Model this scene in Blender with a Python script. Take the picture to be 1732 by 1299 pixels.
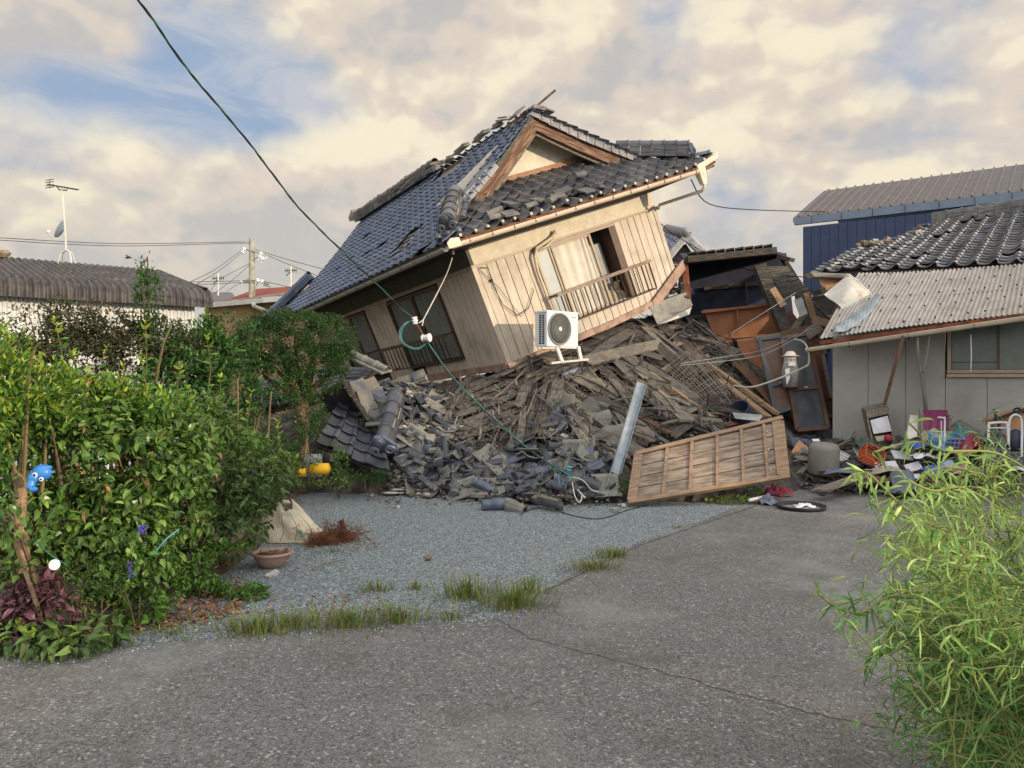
import bpy, math, random
import numpy as np
from mathutils import Vector, Matrix, noise
random.seed(7); rng = np.random.default_rng(11)
for o in list(bpy.data.objects): bpy.data.objects.remove(o)
S = bpy.context.scene
COL = S.collection
# ------------------------------------------------------------------ camera
F, CX, HY, CAMZ = 1300.0, 866.0, 635.0, 1.6
cam = bpy.data.cameras.new('camera'); co = bpy.data.objects.new('camera', cam); COL.objects.link(co)
cam.sensor_width = 36.0; cam.lens = 36.0*F/1732.0
cam.shift_y = -(649.5-HY)/1732.0
cam.clip_start = 0.05; cam.clip_end = 2000
co.location = (0, 0, CAMZ); co.rotation_euler = (math.radians(90), 0, 0)
S.camera = co
# ------------------------------------------------------------------ sun and sky
SUN_EL = math.radians(13); sh = np.array([.83, -.56]); sh /= np.linalg.norm(sh)
sun_dir = Vector((sh[0]*math.cos(SUN_EL), sh[1]*math.cos(SUN_EL), math.sin(SUN_EL)))
sl = bpy.data.lights.new('sun', 'SUN'); so = bpy.data.objects.new('sun', sl); COL.objects.link(so)
sl.energy = 3.8; sl.angle = math.radians(0.9); sl.color = (1.0, .80, .56)
so.rotation_euler = sun_dir.to_track_quat('Z', 'Y').to_euler(); so.location = (20, -10, 20)
S.view_settings.view_transform = 'Standard'; S.view_settings.look = 'None'
S.view_settings.exposure = 0.0; S.view_settings.gamma = 1.0
S.render.engine = 'CYCLES'
world = bpy.data.worlds.new('World'); S.world = world; world.use_nodes = True
def lin(c):
    return tuple(((x/255)/12.92 if x/255 <= .04045 else ((x/255+.055)/1.055)**2.4) for x in c)
class NT:
    """small helper to wire nodes"""
    def __init__(s, tree): s.t = tree; s.n = tree.nodes; s.l = tree.links
    def node(s, typ, **kw):
        n = s.n.new(typ)
        for k, v in kw.items():
            if k.startswith('in_'):
                key = k[3:]; key = int(key) if key.isdigit() else key.replace('_', ' ')
                s.put(n.inputs[key], v)
            else: setattr(n, k, v)
        return n
    def put(s, sock, v):
        if hasattr(v, 'links') or isinstance(v, bpy.types.NodeSocket): s.l.new(v, sock)
        else: sock.default_value = v
    def math(s, op, a, b=None, clamp=False):
        n = s.n.new('ShaderNodeMath'); n.operation = op; n.use_clamp = clamp
        s.put(n.inputs[0], a)
        if b is not None: s.put(n.inputs[1], b)
        return n.outputs[0]
    def ramp(s, fac, lo, hi, a=0.0, b=1.0, smooth=True):
        n = s.n.new('ShaderNodeMapRange'); n.interpolation_type = 'SMOOTHSTEP' if smooth else 'LINEAR'
        s.put(n.inputs[0], fac); n.inputs[1].default_value = lo; n.inputs[2].default_value = hi
        n.inputs[3].default_value = a; n.inputs[4].default_value = b
        return n.outputs[0]
    def mix(s, fac, a, b, mode='MIX'):
        n = s.n.new('ShaderNodeMix'); n.data_type = 'RGBA'; n.blend_type = mode
        s.put(n.inputs[0], fac)
        s.put(n.inputs[6], a if not isinstance(a, tuple) else (*a[:3], 1)); s.put(n.inputs[7], b if not isinstance(b, tuple) else (*b[:3], 1))
        return n.outputs[2]
    def noise(s, vec, scale, detail=5, rough=.55, dist=0.0):
        n = s.n.new('ShaderNodeTexNoise'); s.put(n.inputs['Vector'], vec)
        n.inputs['Scale'].default_value = scale; n.inputs['Detail'].default_value = detail
        n.inputs['Roughness'].default_value = rough; n.inputs['Distortion'].default_value = dist
        return n.outputs[0]
w = NT(world.node_tree); w.n.clear()
SKYSTR = 0.1
tc = w.node('ShaderNodeTexCoord').outputs['Generated']
sky = w.node('ShaderNodeTexSky'); sky.sky_type = 'NISHITA'; sky.sun_disc = False
sky.sun_elevation = SUN_EL; sky.sun_rotation = math.atan2(sun_dir.x, sun_dir.y)
def blob(px, py, r, amt=1.0, sx=1.0):
    d = Vector(((px-CX)/F, 1, -(py-HY)/F)).normalized()
    n = w.node('ShaderNodeVectorMath'); n.operation = 'DISTANCE'
    w.put(n.inputs[0], tc); n.inputs[1].default_value = d
    return w.ramp(n.outputs['Value'], 0.0, r, amt, 0.0)
def addl(L):
    a = L[0]
    for b in L[1:]: a = w.math('ADD', a, b)
    return a
def mapped(loc, sc=(1, 1, 1.7)):
    mp = w.node('ShaderNodeMapping'); w.put(mp.inputs[0], tc); mp.inputs['Scale'].default_value = sc; mp.inputs['Location'].default_value = loc
    return mp.outputs[0]
V0 = mapped((.35, .1, .62), (1, 1, 1.35)); V1 = mapped((.35-.014, .1, .62+.026), (1, 1, 1.35))
def puff(v):
    # billows: rounded tops, creased valleys
    out = None
    for k, (sc, a) in enumerate(((3.6, 1.0), (7.6, .5), (16, .25), (34, .12))):
        b = w.math('MULTIPLY', w.math('ABSOLUTE', w.math('SUBTRACT', w.noise(v, sc, 1.0, .5, 0), .5)), a*2.1)
        out = b if out is None else w.math('ADD', out, b)
    return out
def hgt(v): return w.math('ADD', w.math('MULTIPLY', w.noise(v, 2.0, 6, .5, .05), .72), w.math('MULTIPLY', puff(v), .36))
nA = hgt(V0); nB = hgt(V1)
n2 = w.noise(V0, 2.3, 5, .5, .4); n3 = w.noise(mapped((2.1, .4, .2), (1, 1, 3.2)), 6.5, 8, .6, .7)
relief = w.math('MULTIPLY', w.math('SUBTRACT', nA, nB), 3.4)
blue = addl([blob(130, 115, .16, .24), blob(60, 190, .12, .16), blob(310, 120, .16, .2), blob(430, 130, .17, .25), blob(560, 190, .14, .22), blob(830, 190, .07, .2), blob(330, 215, .1, .16),
             blob(1100, 65, .1, .13), blob(1580, 70, .11, .13), blob(1150, 10, .12, .14), blob(1480, 110, .1, .12), blob(1200, 330, .12, .14), blob(1560, 215, .12, .12), blob(1350, 380, .1, .08)])
white = addl([blob(50, 20, .11, .22), blob(190, 60, .08, .2), blob(750, 40, .25, .25)])
cover = w.math('ADD', w.math('SUBTRACT', w.math("ADD", nA, .21), blue), white)
cmask = w.ramp(cover, .26, .60)
wisp = w.ramp(n3, .46, .72, 0, .6)
bright = addl([blob(50, 260, .12, .26), blob(170, 250, .16, .26), blob(230, 320, .1, .2), blob(640, 230, .16, .2), blob(420, 220, .14, .16), blob(1080, 260, .16, .16), blob(1240, 250, .12, .14), blob(1290, 60, .2, .14), blob(1400, 260, .22, .14), blob(1660, 240, .16, .14)])
dark = addl([blob(60, 350, .24, .22), blob(340, 370, .28, .2), blob(700, 50, .14, .06), blob(560, 400, .22, .14), blob(1260, 410, .12, .12), blob(1100, 130, .1, .1), blob(1560, 130, .1, .1), blob(1330, 170, .12, .08)])
sh_ = addl([w.math('MULTIPLY', n2, .8), w.math('MULTIPLY', nA, .45), relief, w.math('SUBTRACT', bright, dark)])
tb = w.ramp(sh_, .30, 1.02)
cc = w.mix(tb, lin((201, 196, 193)), lin((255, 242, 214)))
cc = w.mix(w.math('MULTIPLY', w.ramp(tb, .05, .4), w.ramp(tb, .95, .5, 0, .6)), cc, lin((228, 212, 198)))
warm = w.mix(w.ramp(w.node('ShaderNodeSeparateXYZ', in_0=tc).outputs[2], .02, .3), lin((204, 199, 186)), cc)
cc = w.mix(.38, cc, warm)
bluecol = w.mix(w.ramp(n3, .35, .65), lin((136, 168, 206)), lin((186, 198, 214)))
bluecol = w.mix(wisp, bluecol, lin((210, 208, 210)))
bluecol = w.mix(.25, bluecol, lin((205, 203, 206)))
K = w.node('ShaderNodeVectorMath'); K.operation = 'SCALE'; w.put(K.inputs[0], w.mix(cmask, bluecol, cc)); K.inputs['Scale'].default_value = 1.0/SKYSTR
clouded = w.mix(.93, sky.outputs[0], K.outputs[0])
# brighter towards the low sun behind the photographer's right shoulder
dp = w.node('ShaderNodeVectorMath'); dp.operation = 'DOT_PRODUCT'; w.put(dp.inputs[0], tc); dp.inputs[1].default_value = Vector((.45, -.8, .3)).normalized()
gl = w.ramp(dp.outputs['Value'], -.4, .85, 1.0, 2.6)
sxyz = w.node('ShaderNodeSeparateXYZ', in_0=tc)
back = w.math('MAXIMUM', w.ramp(sxyz.outputs[1], .15, -.45), w.ramp(sxyz.outputs[2], .5, .8))
clouded = w.mix(w.math('MULTIPLY', back, .85), clouded, tuple(10*x for x in lin((214, 214, 216))))
K2 = w.node('ShaderNodeVectorMath'); K2.operation = 'SCALE'; w.put(K2.inputs[0], clouded); w.put(K2.inputs['Scale'], gl)
bg = w.node('ShaderNodeBackground'); w.put(bg.inputs[0], K2.outputs[0]); bg.inputs[1].default_value = SKYSTR
wo = w.node('ShaderNodeOutputWorld'); w.l.new(bg.outputs[0], wo.inputs[0])

# ------------------------------------------------------------------ materials
def mat(name, base, rough=.75, var=.2, scale=4.0, stretch=(1, 1, 1), bump=0.0, bscale=40.0, island=0.0, dirt=None, dscale=1.5, dlo=.5, dhi=.7,
        metal=0.0, spec=.4, trans=0.0, base2=None, lo=.35, hi=.65, vor=False, transl=0.0, isl2=None, detail=6, bstretch=None, rot=None):
    m = bpy.data.materials.new(name); m.use_nodes = True; t = NT(m.node_tree); t.n.clear()
    out = t.node('ShaderNodeOutputMaterial'); p = t.node('ShaderNodeBsdfPrincipled')
    tcn = t.node('ShaderNodeTexCoord').outputs['Object']
    if rot:
        pr_ = t.node('ShaderNodeMapping'); t.put(pr_.inputs[0], tcn); pr_.inputs['Rotation'].default_value = rot; tcn = pr_.outputs[0]
    mpn = t.node('ShaderNodeMapping'); t.put(mpn.inputs[0], tcn); mpn.inputs['Scale'].default_value = stretch
    v = mpn.outputs[0]
    b = tuple(base); b2 = tuple(base2) if base2 else tuple(min(1, x*(1+var)) for x in b)
    b1 = b if base2 else tuple(x*(1-var) for x in b)
    col = t.mix(t.ramp(t.noise(v, scale, detail, .6), lo, hi), b1, b2)
    geo = None
    if island or isl2:
        geo = t.node('ShaderNodeNewGeometry').outputs['Random Per Island']
        if isl2: col = t.mix(t.ramp(geo, .45, 1.0), col, tuple(isl2))
        if island:
            hs = t.node('ShaderNodeHueSaturation'); t.put(hs.inputs['Color'], col)
            wn = t.node('ShaderNodeTexWhiteNoise'); wn.noise_dimensions = '1D'; t.put(wn.inputs['W'], t.math('MULTIPLY', geo, 91.7))
            t.put(hs.inputs['Value'], t.ramp(wn.outputs[0], 0, 1, 1-island, 1+island, False)); col = hs.outputs[0]
    if dirt:
        col = t.mix(t.ramp(t.noise(tcn, dscale, 8, .65), dlo, dhi), col, tuple(dirt))
    t.put(p.inputs['Base Color'], col)
    p.inputs['Roughness'].default_value = rough; p.inputs['Metallic'].default_value = metal
    p.inputs['Specular IOR Level'].default_value = spec
    if trans: p.inputs['Transmission Weight'].default_value = trans
    if bump:
        bn = t.node('ShaderNodeBump'); bn.inputs['Strength'].default_value = min(1, bump); bn.inputs['Distance'].default_value = .01*max(1, bump)
        if vor:
            vn = t.node('ShaderNodeTexVoronoi'); t.put(vn.inputs['Vector'], tcn); vn.inputs['Scale'].default_value = bscale; h = vn.outputs[0]
        else:
            if bstretch:
                m2 = t.node('ShaderNodeMapping'); t.put(m2.inputs[0], tcn); m2.inputs['Scale'].default_value = bstretch; h = t.noise(m2.outputs[0], bscale, 6, .6)
            else: h = t.noise(v, bscale, 5, .6)
        t.put(bn.inputs['Height'], h); t.put(p.inputs['Normal'], bn.outputs[0])
    surf = p.outputs[0]
    if transl:
        tr = t.node('ShaderNodeBsdfTranslucent'); t.put(tr.inputs[0], col)
        mx = t.node('ShaderNodeMixShader'); mx.inputs[0].default_value = transl
        t.l.new(p.outputs[0], mx.inputs[1]); t.l.new(tr.outputs[0], mx.inputs[2]); surf = mx.outputs[0]
    t.l.new(surf, out.inputs[0])
    return m
MT = {}
MT['tile'] = mat('roof_tile', (.095, .12, .175), rough=.38, island=.2, spec=.6, dirt=(.15, .16, .18), dscale=2.2, dlo=.52, dhi=.75, bump=.15, bscale=60)
MT['tile_front'] = mat('dusty_roof_tile', (.085, .088, .1), rough=.45, island=.35, spec=.5, dirt=(.17, .15, .125), dscale=3, dlo=.45, dhi=.7, bump=.2, bscale=60)
MT['tile_dark'] = mat('dark_wet_roof_tile', (.062, .07, .088), rough=.45, island=.3, spec=.55, dirt=(.1, .098, .09), dscale=2.5, dlo=.58, dhi=.78, bump=.2, bscale=50)
MT['tile_old'] = mat('old_grey_roof_tile', (.24, .24, .25), rough=.62, island=.25, dirt=(.12, .12, .12), dscale=1.6, dlo=.5, dhi=.72, bump=.2, bscale=60)
MT['tile_loose'] = mat('loose_roof_tile', (.07, .08, .1), rough=.5, var=.2, dirt=(.17, .16, .135), dscale=3.5, dlo=.42, dhi=.6, bump=.2, bscale=50, isl2=(.12, .115, .105))
MT['tile_dusty'] = mat('dust_covered_tile', (.2, .195, .17), rough=.85, var=.25, dirt=(.1, .1, .1), dscale=5, dlo=.5, dhi=.7, bump=.3, bscale=40)
MT['mortar'] = mat('tile_bedding_clay', (.2, .16, .11), rough=.95, var=.4, bump=.6, bscale=20)
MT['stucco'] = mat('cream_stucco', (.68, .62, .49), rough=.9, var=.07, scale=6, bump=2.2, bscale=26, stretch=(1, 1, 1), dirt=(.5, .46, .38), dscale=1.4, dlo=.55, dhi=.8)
MT['siding'] = mat('beige_siding', (.52, .45, .36), rough=.55, var=.1, scale=3.5, stretch=(5, 5, .6), dirt=(.3, .25, .2), dscale=1.7, dlo=.46, dhi=.8, island=.05)
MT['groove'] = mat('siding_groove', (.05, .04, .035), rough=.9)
MT['trim'] = mat('weathered_pink_trim', (.33, .22, .17), rough=.8, var=.25, scale=6, bump=.3, bscale=20)
MT['gablestrim'] = mat('orange_brown_trim', (.3, .165, .1), rough=.7, var=.15, scale=5)
for _n, _r in (('barge', .53), ('barge_r', -.53)): MT[_n] = mat('weathered_'+_n, (.1, .045, .025), rough=.8, stretch=(.9, 9, 12), scale=3.2, base2=(.3, .21, .14), lo=.4, hi=.7, bump=.8, bscale=9, rot=(0, _r, 0))
MT['rust'] = mat('rusty_fascia', (.17, .055, .028), rough=.85, var=.35, scale=7, dirt=(.35, .24, .13), dscale=3, dlo=.6, dhi=.75)
MT['gutter'] = mat('cream_gutter', (.58, .5, .38), rough=.45, var=.08, dirt=(.38, .3, .2), dscale=3, dlo=.55, dhi=.8)
MT['gutter_grey'] = mat('grey_gutter', (.3, .31, .27), rough=.5, var=.1, dirt=(.16, .15, .12), dscale=3, dlo=.5, dhi=.75)
MT['frame_brown'] = mat('brown_window_frame', (.09, .05, .035), rough=.5, var=.2)
MT['frame_tan'] = mat('tan_aluminium_frame', (.36, .28, .2), rough=.45, var=.1)
MT['rail'] = mat('bronze_railing', (.045, .03, .024), rough=.5, var=.3)
MT['railtop'] = mat('worn_railing_top', (.2, .14, .1), rough=.5, var=.3, scale=8)
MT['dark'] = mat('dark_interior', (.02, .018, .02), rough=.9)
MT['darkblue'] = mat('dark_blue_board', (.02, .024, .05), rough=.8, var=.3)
MT['curtain'] = mat('white_curtain', (.62, .58, .5), rough=.9, var=.06)
MT['lace'] = mat('lace_curtain', (.16, .17, .15), rough=.9, var=.2, stretch=(6, 6, 1), scale=4)
MT['frost'] = mat('frosted_glass', (.38, .41, .4), rough=.25, var=.06, spec=.6)
MT['glassdark'] = mat('dark_window_glass', (.05, .055, .05), rough=.08, var=.2, spec=.8)
MT['white'] = mat('white_painted_metal', (.68, .7, .71), rough=.4, var=.04, dirt=(.5, .49, .45), dscale=5, dlo=.5, dhi=.75)
MT['white2'] = mat('off_white_metal', (.6, .58, .52), rough=.5, var=.08, dirt=(.35, .3, .25), dscale=5, dlo=.6, dhi=.8)
MT['black'] = mat('black_plastic', (.02, .02, .022), rough=.45)
MT['grey'] = mat('grey_plastic', (.25, .26, .25), rough=.5)
MT['oldwood'] = mat('weathered_grey_wood', (.062, .055, .048), rough=.9, stretch=(1.2, 9, 9), scale=6, base2=(.175, .16, .138), lo=.32, hi=.7, bump=.9, bscale=9, dirt=(.045, .037, .03), dscale=4, dlo=.56, dhi=.72)
MT['palewood'] = mat('pale_split_wood', (.12, .103, .08), rough=.85, stretch=(1.2, 9, 9), scale=6, base2=(.26, .226, .178), lo=.35, hi=.7, bump=.6, bscale=9, dirt=(.13, .1, .07), dscale=4, dlo=.56, dhi=.75)
MT['brownwood'] = mat('red_brown_wood', (.07, .035, .022), rough=.75, stretch=(1.2, 8, 8), scale=5, base2=(.16, .08, .05), bump=.5, bscale=9)
MT['tanwood'] = mat('tan_new_wood', (.2, .12, .065), rough=.75, stretch=(1.2, 9, 9), scale=5, base2=(.33, .22, .13), bump=.4, bscale=9)
MT['rotwood'] = mat('rotten_dark_wood', (.04, .034, .029), rough=.95, stretch=(1, 12, 12), scale=5, base2=(.14, .122, .1), lo=.4, hi=.75, bump=1.2, bscale=8)
MT['shutter'] = mat('shutter_panel_board', (.15, .11, .08), rough=.8, stretch=(1.2, 8, 8), scale=3.2, base2=(.31, .25, .19), lo=.34, hi=.66, bump=.3, bscale=14, dirt=(.1, .055, .03), dscale=2.6, dlo=.56, dhi=.74)
MT['shutterframe'] = mat('shutter_frame_wood', (.2, .125, .075), rough=.75, stretch=(1.2, 8, 8), scale=4, base2=(.31, .215, .14), bump=.2, bscale=14)
MT['orange_board'] = mat('orange_panelling', (.25, .1, .045), rough=.65, var=.2, scale=3)
MT['mound'] = mat('debris_soil', (.035, .03, .026), rough=.95, base2=(.12, .105, .085), lo=.35, hi=.65, scale=9, bump=1.5, bscale=14, dirt=(.03, .026, .024), dscale=2, dlo=.5, dhi=.7)
MT['shard'] = mat('broken_tile_shards', (.065, .07, .08), rough=.7, island=.6, isl2=(.17, .165, .145), bump=.3)
MT['splinter'] = mat('wood_splinter', (.07, .06, .05), rough=.9, island=.6, isl2=(.2, .175, .145))
MT['clay'] = mat('broken_clay_plaster', (.12, .105, .085), rough=.95, island=.5, bump=.8, bscale=30, isl2=(.26, .24, .2))
MT['plaster'] = mat('broken_white_plaster', (.5, .48, .44), rough=.9, var=.15, bump=.4, bscale=25, dirt=(.28, .24, .18), dscale=4, dlo=.5, dhi=.7)
MT['concrete'] = mat('old_concrete', (.22, .215, .19), rough=.9, var=.2, bump=.5, bscale=30, dirt=(.12, .12, .09), dscale=3, dlo=.5, dhi=.7)
MT['steel'] = mat('galvanised_steel', (.28, .32, .35), rough=.55, metal=.3, var=.12, scale=8)
MT['tin'] = mat('pale_tin_sheet', (.55, .53, .47), rough=.45, metal=.2, var=.1, dirt=(.35, .24, .12), dscale=2.2, dlo=.48, dhi=.66)
MT['corr'] = mat('corrugated_grey_sheet', (.36, .33, .3), rough=.38, metal=.45, var=.12, scale=6, dirt=(.25, .17, .11), dscale=1.8, dlo=.55, dhi=.75)
MT['corrw'] = mat('white_corrugated_sheet', (.62, .63, .62), rough=.5, var=.08, dirt=(.4, .38, .33), dscale=2, dlo=.55, dhi=.8)
MT['slate'] = mat('black_corrugated_roof', (.05, .045, .045), rough=.6, base2=(.1, .09, .085), scale=7, stretch=(1, 1, .6), dirt=(.2, .18, .155), dscale=1.6, dlo=.5, dhi=.75)
MT['bluewall'] = mat('navy_metal_cladding', (.028, .045, .105), rough=.5, var=.08)
MT['ribroof'] = mat('brown_ribbed_metal', (.13, .115, .115), rough=.5, var=.1, metal=.1)
MT['bluegrey'] = mat('blue_grey_gutter', (.2, .26, .34), rough=.5, var=.05)
MT['panelwall'] = mat('grey_panel_wall', (.33, .325, .30), rough=.75, var=.08, scale=1.5, dirt=(.24, .23, .2), dscale=1.2, dlo=.5, dhi=.8)
MT['tanwall'] = mat('tan_render_wall', (.42, .3, .17), rough=.9, var=.06)
MT['redtile'] = mat('red_roof', (.22, .05, .035), rough=.7, var=.2, scale=10)
MT['concretepole'] = mat('concrete_pole', (.3, .28, .22), rough=.85, var=.15)
MT['wire'] = mat('black_wire', (.02, .02, .02), rough=.5)
MT['wiregreen'] = mat('green_wire', (.03, .17, .1), rough=.4)
MT['wireblue'] = mat('blue_wire', (.08, .24, .3), rough=.4)
MT['wirewhite'] = mat('white_wire', (.6, .58, .55), rough=.5)
MT['doordark'] = mat('dark_grey_door_frame', (.05, .055, .062), rough=.5)
MT['willowstem'] = mat('green_willow_bark', (.2, .22, .07), rough=.7, var=.2)
MT['porcelain'] = mat('white_porcelain', (.75, .74, .72), rough=.2)
MT['bark'] = mat('brown_bark', (.12, .085, .055), rough=.9, var=.35, scale=14, bump=1, bscale=18)
MT['tanbark'] = mat('tan_trunk_bark', (.26, .17, .1), rough=.85, var=.4, scale=18, bump=.6, bscale=16, dirt=(.2, .15, .1), dscale=7, dlo=.5, dhi=.65)
MT['twig'] = mat('pale_twig', (.17, .13, .06), rough=.8, var=.2)
def leafmat(n, c, c2, isl=.48, transl=.3, rough=.45): return mat(n, c, rough=rough, island=isl, var=.15, scale=6, transl=transl, isl2=c2, spec=.35)
MT['camellia'] = leafmat('camellia_leaf', (.068, .138, .028), (.15, .24, .05), rough=.3, transl=.15)
MT['fresh'] = leafmat('fresh_green_leaf', (.075, .17, .03), (.12, .24, .045))
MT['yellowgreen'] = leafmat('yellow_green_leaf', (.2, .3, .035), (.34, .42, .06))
MT['mid'] = leafmat('mid_green_leaf', (.085, .15, .045), (.14, .2, .06))
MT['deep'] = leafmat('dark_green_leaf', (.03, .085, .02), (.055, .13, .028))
MT['box'] = leafmat('fine_box_leaf', (.03, .075, .018), (.055, .11, .025))
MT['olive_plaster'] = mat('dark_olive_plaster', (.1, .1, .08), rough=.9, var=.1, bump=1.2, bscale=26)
MT['bronze'] = leafmat('bronze_leaf', (.065, .075, .035), (.1, .08, .045))
MT['purple'] = leafmat('purple_leaf', (.085, .035, .05), (.13, .06, .07), transl=.15)
MT['willow'] = leafmat('willow_leaf', (.1, .26, .06), (.22, .4, .11), transl=.4)
MT['willow_sunlit'] = leafmat('willow_sunlit_leaf', (.3, .46, .12), (.45, .58, .18), transl=.4)  # lighter green puts sunlight into the colour of the upper willow leaves
MT['grass'] = leafmat('grass_blade', (.13, .21, .04), (.3, .3, .09), transl=.3)
MT['drygrass'] = leafmat('dry_grass_blade', (.28, .22, .1), (.2, .2, .07), transl=.3)
MT['witheredleaf'] = leafmat('withered_leaf', (.2, .15, .05), (.3, .12, .05), transl=.15)
MT['deadleaf'] = leafmat('dead_brown_leaf', (.2, .085, .04), (.33, .2, .12), transl=.1)
MT['root'] = mat('brown_roots', (.14, .055, .025), rough=.9, island=.4)
MT['violet'] = mat('violet_petal', (.09, .05, .42), rough=.6)
MT['sack'] = mat('woven_sack', (.62, .54, .4), rough=.7, var=.08, dirt=(.4, .26, .12), dscale=7, dlo=.5, dhi=.72, bump=.3, bscale=60)
MT['sackgreen'] = mat('sack_green_print', (.06, .25, .19), rough=.7, var=.15)
MT['sackred'] = mat('sack_red_print', (.5, .18, .14), rough=.7, var=.3)
MT['pot'] = mat('terracotta_pink_pot', (.42, .27, .21), rough=.6, var=.1, dirt=(.3, .22, .17), dscale=5, dlo=.5, dhi=.75)
MT['elephant'] = mat('blue_plastic', (.04, .2, .55), rough=.3, var=.1)
def simple(n, c, r=.6): MT[n] = mat(n, c, rough=r, var=.1, dirt=tuple(x*.6+.02 for x in c), dscale=6, dlo=.55, dhi=.8)
for n, c in dict(magenta_cloth=(.16, .022, .075), wine_cloth=(.2, .015, .05), turquoise_plastic=(.07, .3, .32), sky_blue_plastic=(.1, .3, .48), orange_plastic=(.38, .07, .02),
                 cardboard=(.38, .2, .1), bucket_grey=(.2, .19, .16), paper_white=(.62, .62, .66), navy_tarp=(.03, .036, .06), grey_tarp=(.11, .13, .17), black_rubber=(.02, .02, .022),
                 blue_cloth=(.03, .08, .4), beige_cloth=(.3, .26, .19), red_plastic=(.3, .02, .04), yellow_plastic=(.7, .42, .02), alu=(.55, .56, .58), dark_green_cloth=(.04, .07, .05),
                 pink_cloth=(.25, .1, .13), brown_vinyl=(.09, .055, .035), blue_drum=(.22, .28, .42)).items(): simple(n, c)
# --- ground materials
def asphalt():
    m = bpy.data.materials.new('worn_asphalt'); m.use_nodes = True; t = NT(m.node_tree); t.n.clear()
    out = t.node('ShaderNodeOutputMaterial'); p = t.node('ShaderNodeBsdfPrincipled'); t.l.new(p.outputs[0], out.inputs[0])
    v = t.node('ShaderNodeTexCoord').outputs['Object']
    vo = t.node('ShaderNodeTexVoronoi'); t.put(vo.inputs['Vector'], v); vo.inputs['Scale'].default_value = 150
    vo2 = t.node('ShaderNodeTexVoronoi'); t.put(vo2.inputs['Vector'], v); vo2.inputs['Scale'].default_value = 75
    sp = t.node('ShaderNodeSeparateColor'); t.put(sp.inputs[0], vo.outputs['Color'])
    sp2 = t.node('ShaderNodeSeparateColor'); t.put(sp2.inputs[0], vo2.outputs['Color'])
    a = t.mix(t.ramp(sp.outputs[0], .25, .95), (.11, .107, .102), (.235, .23, .22))
    a = t.mix(t.math('MULTIPLY', t.ramp(sp2.outputs[1], .93, .97), .6), a, (.46, .45, .43))
    a = t.mix(t.math('MULTIPLY', t.ramp(sp2.outputs[2], .84, .92), .7), a, (.07, .065, .06))
    big = t.noise(v, .55, 6, .62)
    a = t.mix(t.ramp(big, .48, .66, 0, .5), a, (.29, .29, .275))
    a = t.mix(t.ramp(t.noise(v, 1.3, 7, .65), .5, .68, 0, .6), a, (.105, .1, .092))
    a = t.mix(t.ramp(t.noise(v, 5.5, 6, .7), .55, .72, 0, .35), a, (.09, .085, .075))
    t.put(p.inputs['Base Color'], a); p.inputs['Roughness'].default_value = .85; p.inputs['Specular IOR Level'].default_value = .25
    b = t.node('ShaderNodeBump'); b.inputs['Strength'].default_value = .55; b.inputs['Distance'].default_value = .006
    t.put(b.inputs['Height'], t.math('ADD', vo.outputs[0], t.math('MULTIPLY', vo2.outputs[0], .9))); t.put(p.inputs['Normal'], b.outputs[0])
    return m
def gravelm():
    m = bpy.data.materials.new('blue_grey_gravel'); m.use_nodes = True; t = NT(m.node_tree); t.n.clear()
    out = t.node('ShaderNodeOutputMaterial'); p = t.node('ShaderNodeBsdfPrincipled'); t.l.new(p.outputs[0], out.inputs[0])
    v = t.node('ShaderNodeTexCoord').outputs['Object']
    vo = t.node('ShaderNodeTexVoronoi'); t.put(vo.inputs['Vector'], v); vo.inputs['Scale'].default_value = 74
    sp = t.node('ShaderNodeSeparateColor'); t.put(sp.inputs[0], vo.outputs['Color'])
    a = t.mix(t.ramp(sp.outputs[0], .1, .9), (.12, .145, .155), (.34, .39, .4))
    a = t.mix(t.ramp(sp.outputs[2], .9, .95), a, (.58, .62, .6))
    a = t.mix(t.ramp(vo.outputs[0], .35, .75, 0, .6), a, (.05, .06, .065))
    a = t.mix(t.ramp(t.noise(v, 1.1, 7, .65), .55, .75, 0, .55), a, (.2, .185, .15))
    t.put(p.inputs['Base Color'], a); p.inputs['Roughness'].default_value = .8
    b = t.node('ShaderNodeBump'); b.inputs['Strength'].default_value = .9; b.inputs['Distance'].default_value = .012; b.invert = True
    t.put(b.inputs['Height'], vo.outputs[0]); t.put(p.inputs['Normal'], b.outputs[0])
    return m
MT['asphalt'] = asphalt(); MT['gravel'] = gravelm()
MT['soil'] = mat('brown_soil', (.09, .07, .045), rough=.95, base2=(.17, .14, .1), scale=7, bump=1, bscale=30)
MT['stone'] = mat('gravel_stone', (.16, .2, .215), rough=.8, island=.5, isl2=(.4, .45, .44))

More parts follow.
